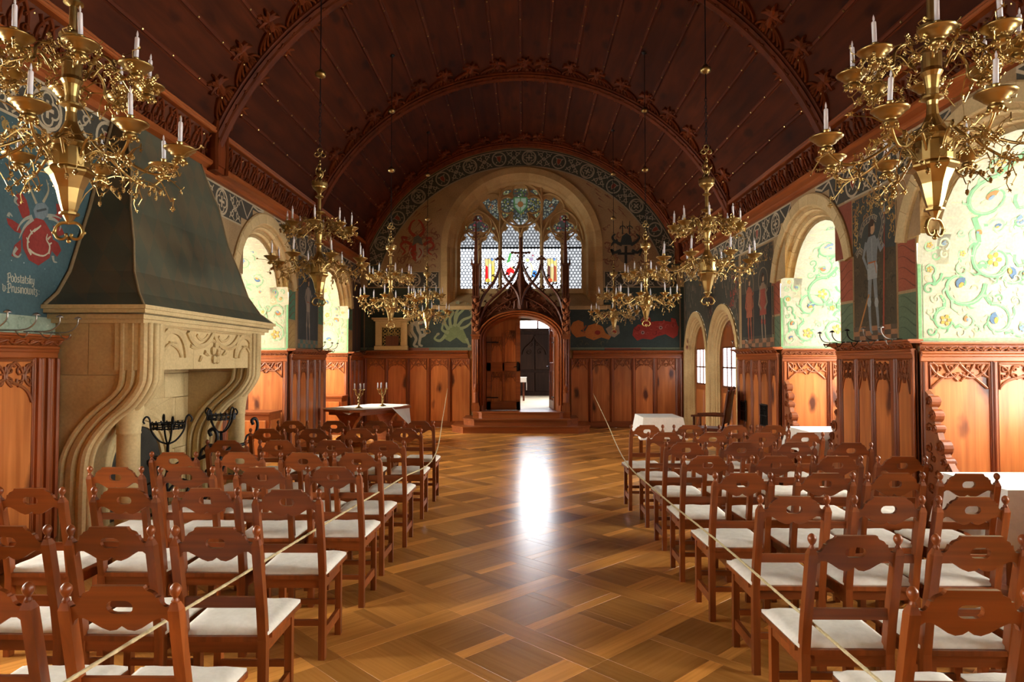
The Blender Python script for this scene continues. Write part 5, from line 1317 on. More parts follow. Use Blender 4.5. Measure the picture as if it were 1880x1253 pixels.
def table_simple(name, label, x, y, rz, w, d, zt=.735):
    t = empty(name, (x,y,0), rz); tag(t, label, 'table')
    MB().box(-w/2,w/2,-d/2,d/2,zt-.035,zt).build('table_top', M['pineh'], t)
    MB().box(-w/2+.06,w/2-.06,-d/2+.06,-d/2+.08,zt-.12,zt-.035).box(-w/2+.06,w/2-.06,d/2-.08,d/2-.06,zt-.12,zt-.035).build('apron', M['pineh'], t)
    for a in (-1,1):
        for b in (-1,1): MB().box(a*(w/2-.08)-.03,a*(w/2-.08)+.03,b*(d/2-.08)-.03,b*(d/2-.08)+.03,0,zt-.035).build('leg', M['chair'], t)
    return t
def clothed(x, y, rz, w, d, drop, lt, lc, seed):
    table_simple('table', lt, x, y, rz, w, d)
    o = cloth_rect(x,y,rz,w+.02,d+.02,.7395,drop,seed).build('tablecloth', M['cloth'], smooth=False)
    o.location = (x,y,0); o.rotation_euler.z = rz; tag(o, lc, 'tablecloth', 'white cloths on the tables along the right')
clothed(2.44,11.95,.0,.66,.86,.36,'small table under the white cloth near the end wall','white cloth on the small table near the end wall, right of the aisle',1)
clothed(4.66,9.62,.0,1.4,.80,.30,'table standing in the far niche of the right wall','white cloth on the table in the far right niche',2)
clothed(4.55,5.50,.0,1.75,.80,.42,'table standing in the near niche of the right wall','long white cloth on the table in the near right niche',3)
# left trestle table with the diagonal cloth and two candelabra
TX, TY, TR = -3.20, 14.02, radians(64)
t = empty('trestle_table', (TX,TY,0), TR); tag(t, 'heavy pine trestle table by the left end wall', 'table')
def chamfer(w,d,c): return [(-w/2+c,-d/2),(w/2-c,-d/2),(w/2,-d/2+c),(w/2,d/2-c),(w/2-c,d/2),(-w/2+c,d/2),(-w/2,d/2-c),(-w/2,-d/2+c)]
MB().prism(chamfer(1.95,1.1,.22), I3, .70,.745).build('table_top', M['pineh'], t)
MB().box(-.75,.75,-.40,.40,.62,.70).build('apron', M['pineh'], t)
for s in (-1,1):
    q = MB(); g = lambda u,v,h: (s*.6+h,u,v)
    q.prism([(-.34,.05),(.34,.05),(.30,.14),(.16,.22),(.12,.36),(.2,.5),(.32,.62),(-.32,.62),(-.2,.5),(-.12,.36),(-.16,.22),(-.30,.14)], g, -.04,.04); q.box(s*.6-.06,s*.6+.06,-.4,.4,0,.06); q.build('leg', M['pineh'], t)
MB().box(-.6,.6,-.03,.03,.25,.33).build('stretcher', M['pineh'], t)
mb = MB(); Lt = Matrix.Translation((TX,TY,0)) @ Matrix.Rotation(TR,4,'Z')
def cl(u,v,z): p = Lt @ Vector((u,v,z)); return tuple(p)
zt = .7485                               # square cloth laid askew: flat part plus hanging corners
top_ = [(-.80,.55),(-.97,.2),(-.90,-.25),(-.55,-.55),(.35,-.55),(.975,-.33),(.975,.33),(.755,.55)]
mb.add([cl(u,v,zt) for u,v in top_]+[cl(u,v,zt+.003) for u,v in top_], [tuple(range(8)),tuple(range(15,7,-1))]+[(i,(i+1)%8,8+(i+1)%8,8+i) for i in range(8)])
def hang(a, b, tip, n=8):
    vs = []
    for j in range(n+1):
        k = j/n
        for i in range(n+1):
            s_ = i/n; P = Vector(a).lerp(Vector(b), s_); Q = P.lerp(Vector(tip), k); w_ = sin(s_*9)*.012*k*(1-k)*4
            vs.append(cl(Q[0]+w_*.5,Q[1]+w_,Q[2]))
    mb.add(vs, [(j*(n+1)+i,j*(n+1)+i+1,(j+1)*(n+1)+i+1,(j+1)*(n+1)+i) for j in range(n) for i in range(n)])
hang((.05,-.562,zt),(.975,-.34,zt),(.62,-.66,.30)); hang((-.97,.05,zt),(-.72,-.42,zt),(-.96,-.30,.66)); hang((-.4,.562,zt),(.5,.562,zt),(.05,.60,.25))
o = mb.build('tablecloth', M['cloth'], fix=False); tag(o, 'white cloth laid askew with a hanging corner on the trestle table', 'tablecloth')
def candelabrum(x, y, rz, label):
    t = empty('brass_candelabrum', (x,y,.7525), rz); tag(t, label, 'candelabrum', 'brass candelabra on the trestle table')
    q = MB(); q.lathe([(.075,0),(.075,.008),(.05,.02),(.03,.035),(.015,.045)], 12); q.build('base', M['brassd'], t, smooth=True)
    q = MB(); q.lathe([(.012,.04),(.022,.07),(.01,.09),(.02,.13),(.012,.16),(.024,.2),(.012,.23),(.018,.27),(.01,.30)], 8); 
    for k in range(9): a = k*2.1; q.tube([(.008*cos(a),.008*sin(a),.05+.025*k),(.03*cos(a),.03*sin(a),.075+.025*k)], .006, 4, r1=.003)
    q.build('stem', M['brass'], t)
    for k in range(5):
        a = k*2*pi/5; R = .10; c_, s_ = cos(a), sin(a); q = MB()
        q.tube([(p[0]*c_,p[0]*s_,p[1]) for p in spl([(.0,.22),(.05,.25),(.085,.30),(.10,.37)],4)], .007, 5)
        q.tube([(p[0]*c_,p[0]*s_,p[1]) for p in spl([(.02,.30),(.06,.29),(.075,.34),(.05,.36)],4)], .005, 4)
        q.blob((.075*c_,.075*s_,.28),.012,.012,.012); q.lathe([(.01,.36),(.026,.372),(.026,.378),(.012,.382)], 8, (R*c_,R*s_,0))
        ar = q.build('arm', M['brass'], t)
        q = MB(); q.lathe([(.0105,.378),(.0105,.495),(.002,.50)], 8, (R*c_,R*s_,0)); q.build('candle', M['wax'], ar, smooth=True)
    return t
candelabrum(-3.30,13.6,.3,'left brass candelabrum with white candles on the trestle table')
candelabrum(-2.94,14.2,.8,'right brass candelabrum with white candles on the trestle table')
# bench ends with carved scrolls in the right niches, benches behind the tables
def bench(d, y, x0, x1, label):
    t = empty('niche_bench', (x0,y,0)); tag(t, label, 'bench', 'benches with carved ends in the right niches')
    tm = Matrix.Translation((-x0,-y,0)); Y = lambda u: y-d*u
    lo = lambda p,q: (min(Y(p),Y(q)), max(Y(p),Y(q)))
    MB().box(x0+.03,x1,*lo(.06,.42),.42,.46).build('seat', M['pineh'], t, mtx=tm)
    MB().box(x0+.03,x1,*lo(.37,.40),.0,.42).build('front_board', M['pineh'], t, mtx=tm)
    fb = lambda u,v,h: (x0+h, Y(u), v)
    prof = [(0,0),(.50,0),(.50,.42),(.46,.60),(.34,.74),(.24,.90),(.17,1.07),(.12,1.24),(.06,1.36),(.0,1.40)]
    e = MB(); e.prism(prof, fb, -.03,.03); e.build('bench_end', M['carve'], t, mtx=tm)
    q = MB()
    for (u,v,r) in ((.09,1.29,.062),(.14,1.15,.066),(.17,1.02,.05),(.26,.84,.078),(.32,.70,.055),(.37,.62,.035),(.45,.52,.05)):
        q.prism([(u+r*cos(2*pi*k/14),v+r*sin(2*pi*k/14)) for k in range(14)], fb, -.045,.045)
        for sg in (1,-1): q.ribbon(spiral(u,v,r*.8,0,1.6,14), lambda a,b,h: (x0+sg*h, Y(a), b), .016,.06,h0=.04,w1=.01)
    q.build('scroll', M['stile'], t, mtx=tm)
    q = MB(); g2 = lambda a,b,h: (x0-h, Y(a), b)
    for k,(u,v) in enumerate(((.07,1.02),(.06,.82),(.14,.72),(.08,.6),(.2,.57),(.1,.42),(.26,.42),(.38,.40),(.15,.25),(.32,.24),(.43,.25),(.1,.1),(.28,.1),(.42,.1))):
        q.ribbon(spiral(u,v,.055,k,1.2*(-1)**k,10), g2, .02,.05,h0=.02,w1=.01)
    q.build('tracery', M['stile'], t, mtx=tm)
bench(1, 7.03, 4.24, 5.6, 'bench with carved scroll end behind the table in the near right niche')
bench(1, 10.77, 4.24, 5.6, 'bench with carved scroll end behind the table in the far right niche')
bench(-1, 8.80, 4.24, 5.6, 'bench with carved scroll end at the camera side of the far right niche')
def cupboard(x, y, w, d, h, label):
    t = empty('niche_cupboard', (x,y,0)); tag(t, label, 'cupboard', 'low pine cupboards in the left niches')
    MB().box(-w/2,w/2,-d/2,d/2,0,h-.04).build('body', M['pineh'], t); MB().box(-w/2-.02,w/2+.02,-d/2-.02,d/2+.02,h-.04,h).build('top', M['pineh'], t)
    f = lambda u,v,hh: (u,-d/2-hh,v)
    n = 2
    for k in range(n):
        a = -w/2+.05+k*(w-.05)/n; q = MB(); q.fbox(f, a,a+(w-.05)/n-.05,.12,h-.14,0,.02,.008); dd = q.build('door', M['pine'], t)
        q = MB(); q.blob(f(a+.05,h*.5,.035),.014,.014,.014); q.build('knob', M['brassd'], dd)
    g = lambda u,v,hh: (w/2+hh,u,v)
    q = MB(); q.fbox(g, -d/2+.05,d/2-.05,.12,h-.14,0,.015,.006); q.build('side_panel', M['pine'], t)
cupboard(-4.75, 11.55, 1.0, .55, .84, 'low panelled pine cupboard in the first left niche')
cupboard(-4.62, 15.75, .9, .5, .90, 'low panelled pine cupboard in the second left niche')
# tall leather chair near the stone doorways
t = empty('leather_high_back_chair', (3.58,12.75,0), radians(62)); tag(t, 'tall dark armchair with brown leather back beside the stone doorways', 'chair')
q = MB(); f = lambda u,v,h: (u,-.26-(v-.45)*.16-h,v)
q.prism([(-.21,.55),(.21,.55),(.21,1.08),(.15,1.17),(.07,1.14),(0,1.20),(-.07,1.14),(-.15,1.17),(-.21,1.08)], f, -.03,.03); q.build('backrest', M['leather'], t)
for s in (-1,1):
    q = MB(); q.tube([(s*.235,-.27,0),(s*.235,-.27,.45),(s*.235,-.385,1.16)], .022, 6); pp = q.build('rear_leg', M['dark'], t)
    q = MB(); q.blob((s*.235,-.39,1.20),.03,.03,.035); q.build('finial', M['dark'], pp, smooth=True)
    q = MB(); q.tube([(s*.25,.25,0),(s*.25,.25,.68)], .022, 6); q.build('front_leg', M['dark'], t)
    q = MB(); q.tube([(s*.24,-.30,.70),(s*.25,.0,.70),(s*.25,.30,.68)], .022, 6); q.build('armrest', M['dark'], t)
MB().box(-.25,.25,-.27,.27,.40,.46).build('seat', M['leather'], t); MB().box(-.25,.25,.23,.26,.15,.2).box(-.25,.25,-.28,-.25,.15,.2).build('stretcher', M['dark'], t)
# ropes along the aisle
def rope(P, label):
    q = MB(); pts = spl(P, 14); q.tube(pts, .0062, 6)
    n = len(pts)
    q2 = [Vector(p) for p in pts]
    for ph in (0, pi):
        tw = []
        for i in range((n-1)*3):
            a = q2[i//3].lerp(q2[i//3+1], (i%3)/3); an = i*.9+ph; tw.append(a+Vector((.003*cos(an),0,.003*sin(an))))
        q.tube(tw, .0045, 4)
    o = q.build('aisle_rope', M['rope'], smooth=True); tag(o, label, 'rope', 'barrier ropes along the aisle')
rope([(-1.90,17.20,1.0),(-1.45,12.5,.66),(-.98,7.8,.60),(-1.05,6.1,.64),(-1.14,4.2,.71),(-1.20,3.1,.74),(-1.24,1.9,.79),(-1.26,1.2,.8)], 'pale twisted rope strung along the left chairs beside the aisle')
rope([(1.83,17.20,.88),(1.55,12.2,.62),(1.24,8.0,.55),(1.24,6.1,.54),(1.28,4.2,.57),(1.29,3.1,.58),(1.31,2.2,.58),(1.33,1.2,.6)], 'pale twisted rope strung along the right chairs beside the aisle')
# metal hat-and-coat hooks over the panelling
def hook(loc, n, dark, label, grp):
    r = empty('coat_hook', loc); r.rotation_euler.z = atan2(n[1],n[0]); tag(r, label, 'hook', grp)
    q = MB(); q.tube(spl([(0,0,0),(.10,0,.0),(.17,0,.02),(.215,0,.07),(.22,0,.125)],4), .006, 6); q.lathe([(.03,.118),(.026,.128),(.012,.138),(.002,.142)], 8, (.22,0,0))
    q.tube(spl([(.06,0,0),(.09,0,-.04),(.13,0,-.06),(.155,0,-.03)],4), .005, 6); q.blob((.156,0,-.022),.011,.011,.011)
    q.build('hook_arm', M['iron'] if dark else M['steel'], r, smooth=True)
    MB().box(-.06,.02,-.012,.012,-.008,.006).build('plate', M['steel'], r)
for k,y in enumerate((7.25,7.62,8.0,8.38,8.72)):
    hook((4.06,y,1.94), (-1,-.35), k > 1, 'metal coat hook over the near right pier, %s' % ['nearest the niche table','second from the near niche','under the knight','second from the far niche','nearest the far niche'][k], 'coat hooks on the near right pier')
for k,y in enumerate((11.5,12.3)): hook((4.06,y,1.94), (-1,-.3), False, 'small coat hook over the far right pier, %s' % ['nearer','farther'][k], 'coat hooks on the far right pier')
for k,y in enumerate((4.95,5.25,5.52,5.75)): hook((-4.05,y,1.95), (1,.1), False, 'metal coat hook on the near left panelling, %s' % ['farthest from the fireplace','third from the fireplace','second from the fireplace','beside the fireplace'][k], 'coat hooks on the near left panelling')
for k,y in enumerate((13.0,13.5,13.9,16.6)): hook((-4.05,y,1.95), (1,.1), True, 'dark coat hook on the far left panelling, %s' % ['nearest the camera','second','before the second niche','by the corner'][k], 'coat hooks on the far left panelling')
# stone grille frame on the end wall and the dark plaque on the cornice
gf = empty('stone_grille_frame', (-3.35,YE,2.0)); tag(gf, 'pale stone frame with a gilt iron grille on the left end wall', 'wall frame')
gm = Matrix.Translation((3.35,-YE,-2.0))
gx0, gx1 = -3.80, -2.93
q = MB(); q.fbox(fE, gx0+.02,gx0+.19,2.02,2.72,0,.09,.01); q.fbox(fE, gx1-.19,gx1-.02,2.02,2.72,0,.09,.01); q.fbox(fE, gx0+.02,gx1-.02,2.58,2.74,0,.08,.01)
q.fbox(fE, gx0-.02,gx1+.02,2.74,2.78,0,.12,.01); q.fbox(fE, gx0-.06,gx1+.06,2.78,2.83,0,.17,.015); q.fbox(fE, gx0,gx1,1.99,2.10,0,.12,.01); q.build('stone_frame', M['stonel'], gf, mtx=gm)
q = MB(); q.fbox(fE, gx0+.18,gx1-.18,2.05,2.60,.0,.01); q.build('recess', M['soot'], gf, mtx=gm)
q = MB()
for i in range(3):
    for j in range(3):
        u = gx0+.27+.165*i; v = 2.16+.165*j; q.tube([fE(u+.075*cos(2*pi*k/12),v+.075*sin(2*pi*k/12),.05) for k in range(12)], .009, 4, closed=True)
        q.tube([fE(u-.05,v-.05,.05),fE(u+.05,v+.05,.05)], .008, 4); q.tube([fE(u-.05,v+.05,.05),fE(u+.05,v-.05,.05)], .008, 4)
for i in range(4): q.tube([fE(gx0+.19+.165*i,2.1,.05),fE(gx0+.19+.165*i,2.58,.05)], .008, 4); q.tube([fE(gx0+.19,2.08+.165*i,.05),fE(gx1-.19,2.08+.165*i,.05)], .008, 4)
q.build('gilt_grille', M['brassd'], gf, mtx=gm)
q = MB(); q.box(-3.51,-3.17,YE-.10,YE-.07,1.985,2.36); q.box(-3.53,-3.15,YE-.105,YE-.065,1.985,2.0)
o = q.build('dark_wooden_plaque', M['dark']); tag(o, 'dark wooden plaque leaning before the stone grille frame', 'plaque')
for p_,w_,lb in (((11.398,0.700),.17,'nearer'),((12.474,0.635),.14,'farther')):
    g_ = lambda u,v,h: (HW-.06-h, p_[0]+u, v); q = MB()
    r = empty('iron_vent_grille', (HW-.06,p_[0],.60)); tag(r, 'small dark iron grille low in the far right pier panelling, the %s one' % lb, 'grille', 'iron grilles in the far right pier')
    mm = Matrix.Translation((-HW+.06,-p_[0],-.60))
    MB().fbox(g_, -w_,w_,.60,.98,0,.012).build('back_plate', M['soot'], r, mtx=mm)
    for k in range(5): q.fbox(g_, -w_+.02+(2*w_-.05)*k/4,-w_+.032+(2*w_-.05)*k/4,.61,.97,.01,.03)
    for v in (.61,.78,.955): q.fbox(g_, -w_,w_,v,v+.015,.01,.032)
    for k in range(4): q.ribbon(spiral(-w_+.06+(2*w_-.1)*k/3.4,.87,.035,k,1.1,8), g_, .01,.035,h0=.01)
    q.build('scrolled_bars', M['iron'], r, mtx=mm)
# ================================================================== WALL PAINTINGS (flat paint on the plaster)
LW = .0007
def H(k): return .0022+LW*k
def paint(name, mb, parent): return mb.build(name, M['plaster'], parent, fix=False)
PALE = (.44,.36,.24); DK = (.060,.055,.042)
def tracery_unit(mb, g, u, v, s, kind, c1=PALE, k=3):
    P = lambda pts,w: mb.ribbon([(u+a*s,v+b*s) for a,b in pts], g, w*s, H(k), c1)
    if kind == 0:
        P(arc(0,0,.44,0,360,20),.085)
        for a in (0,90,180,270): P(arc(.2*cos(radians(a)),.2*sin(radians(a)),.17,a-115,a+115,8),.05)
        P([(-.2,0),(.2,0)],.09); P([(0,-.2),(0,.2)],.09)
    elif kind == 1:
        for sx in (-1,1):
            for sy in (-1,1):
                P([(a*sx,b*sy) for a,b in spiral(.22,.2,.17,0,.95,10)],.06); P([(0,0),(sx*.2,sy*.1),(sx*.45,sy*.42)],.05); P([(sx*.05,sy*.45),(sx*.2,sy*.33)],.05)
        P([(0,-.12),(.12,0),(0,.12),(-.12,0),(0,-.12)],.06)
    else:
        P(arc(0,0,.44,0,360,20),.085); mb.poly([(u-.14*s,v+.2*s),(u+.14*s,v+.2*s),(u+.13*s,v-.05*s),(u,v-.24*s),(u-.13*s,v-.05*s)], g, H(k), (.25,.06,.04)); P([(-.14,.2),(.14,.2),(.13,-.05),(0,-.24),(-.13,-.05),(-.14,.2)],.04)
        for a in (45,135,225,315): P([(.22*cos(radians(a)),.22*sin(radians(a))),(.34*cos(radians(a)),.34*sin(radians(a)))],.06)
for sg, f in ((1,fR),(-1,fL)):
    mb = MB(); v0, v1 = 3.73, 4.16; y = 4.1; k = 0; cs = [yc for s,yc in NICHES if s == sg]
    pit = .43
    while y < YE-.2:
        if all(abs(y-c) > 1.02 for c in cs):
            mb.poly([(y-pit/2,v0),(y+pit/2,v0),(y+pit/2,v1),(y-pit/2,v1)], f, H(0), DK)
            tracery_unit(mb, f, y, (v0+v1)/2, .40, (0,1,2,1)[k % 4])
            for v in (v0+.012,v1-.012): mb.ribbon([(y-pit/2,v),(y+pit/2,v)], f, .024, H(4), PALE)
        elif all(abs(y-c) > .35 for c in cs):
            c = min(cs, key=lambda c: abs(c-y)); z = NZ+sqrt(1.41**2-(y-c)**2)
            if z < v1-.05: mb.poly([(y-pit/2,z),(y+pit/2,z),(y+pit/2,v1),(y-pit/2,v1)], f, H(0), DK); mb.ribbon([(y-pit/2,v1-.012),(y+pit/2,v1-.012)], f, .024, H(4), PALE)
            mb.ribbon([(y-pit/2,v1-.03),(y,z+.03),(y+pit/2,v1-.03)], f, .03, H(3), PALE)
        y += pit; k += 1
    paint('painted_frieze', mb, WALLS[sg])
# marbled strips beside every niche
for sg, yc in NICHES:
    f = fR if sg > 0 else fL; mb = MB(); rg = random.Random(int(yc*10))
    A, B = ((.30,.085,.045),(.115,.155,.09)) if sg > 0 else ((.09,.20,.12),(.42,.28,.11))
    for d in (-1,1):
        a, b = yc+d*1.03, yc+d*1.38
        for (z0,z1,c,c2) in ((2.46,3.0,A,(.17,.05,.03)),(1.93,2.44,B,(.07,.10,.06) if sg > 0 else (.30,.18,.06))):
            mb.poly([(a,z0),(b,z0),(b,z1),(a,z1)], f, H(0), c)
            for k in range(4):
                s_ = z0+(z1-z0)*(k+.3)/4.5; mb.ribbon(bez((a+d*.02,s_),(a+d*.12,s_+.02),(a+d*.2,s_+.14),(b-d*.02,s_+.10)), f, .018, H(1), c2, w1=.006)
            mb.ribbon([(a,z0),(b,z0),(b,z1),(a,z1),(a,z0)], f, .02, H(2), (.36,.24,.12))
    paint('marbled_strip', mb, WALLS[sg])
# green scrollwork on the niche jambs and soffits
def scrolls(mb, g, W, Z0, Z1, seed, tint=1.0, frame=True):
    """rinceau: packed spiral tendrils, each joined to a larger neighbour, with leaves and flowers"""
    rg = random.Random(seed)
    G1 = (.17*tint,.30,.15); G2 = (.27*tint,.39,.21); G3 = (.36,.42,.26)
    FL = [(.08,.13,.20),(.45,.24,.05),(.36,.15,.05),(.15,.21,.26),(.48,.31,.07)]
    if frame:
        mb.ribbon([(.02,Z0+.02),(.02,Z1)], g, .035, H(1), (.16,.32,.14)); mb.ribbon([(.0,Z0+.03),(W,Z0+.03)], g, .03, H(1), (.22,.36,.19)); mb.ribbon([(.055,Z0+.05),(.055,Z1)], g, .007, H(1), (.2,.30,.15))
    C_ = []
    for r0, tries in ((.27,60),(.20,200),(.145,300),(.105,500),(.075,600),(.05,700)):
        r0 = min(r0, W*.24)
        for _ in range(tries):
            r = r0*rg.uniform(.88,1.08); u, v = rg.uniform(.06+r*.8,W-r*.5), rg.uniform(Z0+.05+r*.9,Z1-r*.2)
            if u < .06 or v < Z0: continue
            if all((u-a)**2+(v-b)**2 > (r+c)**2*.93 for a,b,c,_s in C_): C_.append((u,v,r,rg.choice((-1,1))))
    for k in range(int(W*(Z1-Z0)*46)):
        u, v, an, r = rg.uniform(.08,W-.02), rg.uniform(Z0+.07,Z1-.02), rg.uniform(0,6.28), rg.uniform(.025,.06)
        mb.ribbon(spiral(u,v,r,an,rg.choice((-.7,.7)),7), g, r*.32, H(1), rg.choice(((.37,.37,.24),(.33,.38,.24),(.40,.35,.20))), w1=.003)
    for n_,(u,v,r,sg_) in enumerate(C_):
        w = .015+r*.13; a0 = rg.uniform(0,6.28)
        if n_:
            p = min(C_[:n_], key=lambda c: (c[0]-u)**2+(c[1]-v)**2-(c[2]*.6)**2); a0 = atan2(p[1]-v, p[0]-u)+sg_*.5
            s_ = (p[0]+p[2]*.9*cos(atan2(v-p[1],u-p[0])-.7*sg_), p[1]+p[2]*.9*sin(atan2(v-p[1],u-p[0])-.7*sg_)); e_ = (u+r*cos(a0), v+r*sin(a0))
            if r > .055: mb.ribbon([s_,((s_[0]+e_[0])/2+.02*sg_,(s_[1]+e_[1])/2),e_], g, w*1.15, H(1), G1, w1=w)
        pts = spiral(u, v, r, a0, sg_*rg.uniform(.95,1.35), 24 if r > .1 else 14, .12)
        col = G1 if r > .1 else rg.choice((G1,G2,G2,G3)); mb.ribbon(pts, g, w, H(2), col, w1=w*.3)
        if r > .09: mb.ribbon([(a+.15*w,b+.15*w) for a,b in pts[:-4]], g, w*.35, H(3), G2, w1=w*.1)
        if r > .09:
            for t in range(2, len(pts)-6, 3):        # acanthus hooks off the outer side
                (a,b) = pts[t]; dx, dy = a-u, b-v; l = sqrt(dx*dx+dy*dy) or 1; dx /= l; dy /= l; q = rg.uniform(.16,.30)*r
                mb.ribbon([(a,b),(a+dx*q+dy*q*sg_*.5,b+dy*q-dx*q*sg_*.5),(a+dx*q*1.2+dy*q*sg_*1.5,b+dy*q*1.2-dx*q*sg_*1.5)], g, w*.7, H(2), rg.choice((G1,G2,G3)), w1=.003)
        if r > .07:
            k = rg.randrange(5); c = FL[k]; z_ = min(.28*r,.05); an = rg.uniform(0,6.28)
            if k == 4 or k == 1:
                for t in range(5): mb.disc(u+z_*cos(t*1.256), v+z_*sin(t*1.256), z_*.62, g, H(5), c, 7, .8, t*1.256)
            elif k == 3:
                for t in range(8): mb.disc(u+rg.uniform(-1,1)*z_, v+rg.uniform(-1,1)*z_, z_*.45, g, H(5)+t*.00002, c, 6)
            else:
                mb.ribbon(spiral(u,v,z_*1.3,an,.7,8), g, z_*1.1, H(5), c, w1=z_*.2); mb.disc(u,v,z_*.7,g,H(6),FL[(k+1)%5],7,.6,an)
for i,(sg,yc) in enumerate(NICHES):
    g = lambda u,v,h: (sg*(HW+u), yc+HI-h, v)
    mb = MB(); scrolls(mb, g, ND, 1.90, NZ, i*5+2, .85 if sg > 0 else 1.15)
    scrolls(mb, lambda u,v,h: (sg*(HW+u), yc+(HI-h)*cos((v-NZ)/HI), NZ+(HI-h)*sin((v-NZ)/HI)), .33, NZ-.02, NZ+.27, i, 1.0, False)
    s0 = lambda u,v,h: (sg*(HW+.33+u), yc+(HI-h)*cos((v-NZ)/HI), NZ+(HI-h)*sin((v-NZ)/HI))
    scrolls(mb, s0, ND-.33, NZ-.25, NZ+1.45, i*5+3, .85 if sg > 0 else 1.15, False)
    paint('painted_scrollwork', mb, WALLS[sg])
# figures
def figure(mb, g, x, z0, h, cols, spear=None, k=4, dz=0):
    """standing painted figure: x centre, z0 foot line, h height"""
    A, B, Cc = cols; X = lambda a: x+a*h
    Pp = lambda L,c,kk=k: mb.poly([(X(a), z0+b*h) for a,b in L], g, H(kk), c)
    Rr = lambda L,w,c,w1=None,kk=k: mb.ribbon([(X(a), z0+b*h) for a,b in L], g, w*h, H(kk), c, w1=w1*h if w1 else None)
    Rr([(-.035,.50),(-.05,.34),(-.055,.27),(-.05,.15),(-.035,.02)], .062, A, .03); Rr([(.035,.50),(.05,.34),(.06,.26),(.075,.14),(.085,.03)], .062, A, .03)
    Rr([(-.035,.03),(-.01,.005)], .03, A, .015); Rr([(.08,.03),(.13,.012)], .035, A, .015)
    for a,b in ((-.055,.27),(.06,.26)): mb.disc(X(a), z0+b*h, .033*h, g, H(k+1), B, 8, 1.3)
    Pp([(-.075,.46),(.075,.46),(.085,.56),(.06,.62),(-.06,.62),(-.08,.56)], B, k+1); Pp([(-.075,.60),(.075,.60),(.095,.76),(.05,.82),(-.05,.82),(-.095,.76)], A, k+2)
    Rr([(-.085,.78),(-.14,.66),(-.07,.55)], .045, A, .03, k+3); Rr([(.085,.78),(.14,.68),(.19,.72)], .045, A, .03, k+3)
    Rr([(0,.80),(.005,.60)], .012, B, .008, k+3); Rr([(-.06,.60),(.06,.60)], .015, Cc, .012, k+4); Rr([(.04,.60),(.07,.50)], .012, Cc, .006, k+4)
    mb.disc(x+.01*h, z0+.885*h, .042*h, g, H(k+2), (.40,.24,.13), 10, 1.3); Pp([(-.055,.82),(-.05,.93),(.0,.965),(.05,.94),(.03,.90),(-.01,.90),(-.02,.82)], (.06,.035,.02), k+3)
    if spear: Rr([(.16,.02),(.19,.72)], .028, spear, .018); Rr([(.19,.72),(.20,1.0)], .012, spear, .010); Pp([(.185,.98),(.215,.98),(.20,1.06)], (.3,.3,.28), k+1)
def foliage(mb, g, u0, u1, v0, v1, n, cols, seed, r=(.03,.07), k=2):
    rg = random.Random(seed)
    for i in range(n):
        u, v, an, rr_ = rg.uniform(u0,u1), rg.uniform(v0,v1), rg.uniform(0,6.28), rg.uniform(*r)
        mb.ribbon(spiral(u,v,rr_,an,rg.choice((-.7,.7)),7), g, rr_*.4, H(k+(i%3)), rg.choice(cols), w1=rr_*.1)
def checker(mb, g, u0, u1, v0, v1, nu, nv, a, b):
    for i in range(nu):
        for j in range(nv):
            x0, x1 = u0+(u1-u0)*i/nu, u0+(u1-u0)*(i+1)/nu; y0, y1 = v0+(v1-v0)*j/nv, v0+(v1-v0)*(j+1)/nv
            mb.poly([(x0,y0),(x1,y0),(x1,y1),(x0,y1)], g, H(3), a if (i+j) % 2 else b)
mb = MB()                                  # the knight on the near right pier (u runs away from the camera)
fRm = lambda u,v,h: (HW-h, 2*7.93-u, v)    # mirrored so that x grows to the right as seen from the hall
mb.poly([(7.44,1.93),(8.42,1.93),(8.42,3.70),(7.44,3.70)], fRm, H(0), (.055,.06,.052))
mb.poly([(7.44,2.10),(8.42,2.10),(8.42,2.98),(7.44,3.05)], fRm, H(1), (.075,.055,.03)); foliage(mb, fRm, 7.5,8.36,2.15,2.95,60,[(.05,.04,.022),(.095,.075,.04)],5)
foliage(mb, fRm, 7.46,8.4,3.42,3.70,60,[(.34,.20,.06),(.42,.28,.10),(.25,.13,.05)],6); foliage(mb, fRm, 7.46,7.6,3.1,3.5,14,[(.34,.20,.06),(.42,.28,.10)],7); foliage(mb, fRm, 8.26,8.4,3.1,3.5,14,[(.34,.20,.06)],8)
checker(mb, fRm, 7.44,8.42,1.95,2.12,7,3,(.33,.15,.07),(.10,.07,.045))
figure(mb, fRm, 7.90,2.02,1.42,((.20,.215,.21),(.30,.31,.29),(.40,.13,.04)), (.30,.07,.035))
mb.ribbon([(7.56,2.05),(7.82,2.5)], fRm, .03, H(4), (.36,.16,.05))
for P in ([(7.62,3.22),(7.72,3.36),(7.92,3.40),(8.02,3.36)],[(8.10,3.44),(8.16,3.30),(8.08,3.12),(8.14,3.0)],[(7.52,3.0),(7.6,3.06),(7.68,3.02)]):
    mb.ribbon(spl(P,5), fRm, .075, H(4), (.30,.24,.15)); mb.ribbon(spl(P,5), fRm, .055, H(5), (.10,.09,.075))
    for (u,v) in spl(P,3)[1:-1]: mb.ribbon([(u,v-.016),(u+.012,v+.016)], fRm, .012, H(6), (.40,.33,.2))
mb.ribbon([(7.44,1.93),(7.44,3.70),(8.42,3.70),(8.42,1.93)], fRm, .022, H(7), (.30,.18,.08))
paint('painted_knight', mb, WALLS[1])
mb = MB()                                  # spandrels over the strips, red and ochre grounds
for (a,b,c) in ((8.44,8.9,(.24,.07,.04)),(10.6,11.16,(.40,.28,.14)),(7.0,7.42,(.34,.22,.11)),(11.17,11.3,(.3,.2,.1))):
    mb.poly([(a,3.02),(b,3.02),(b,3.72),(a,3.72)], fR, .0008, c)
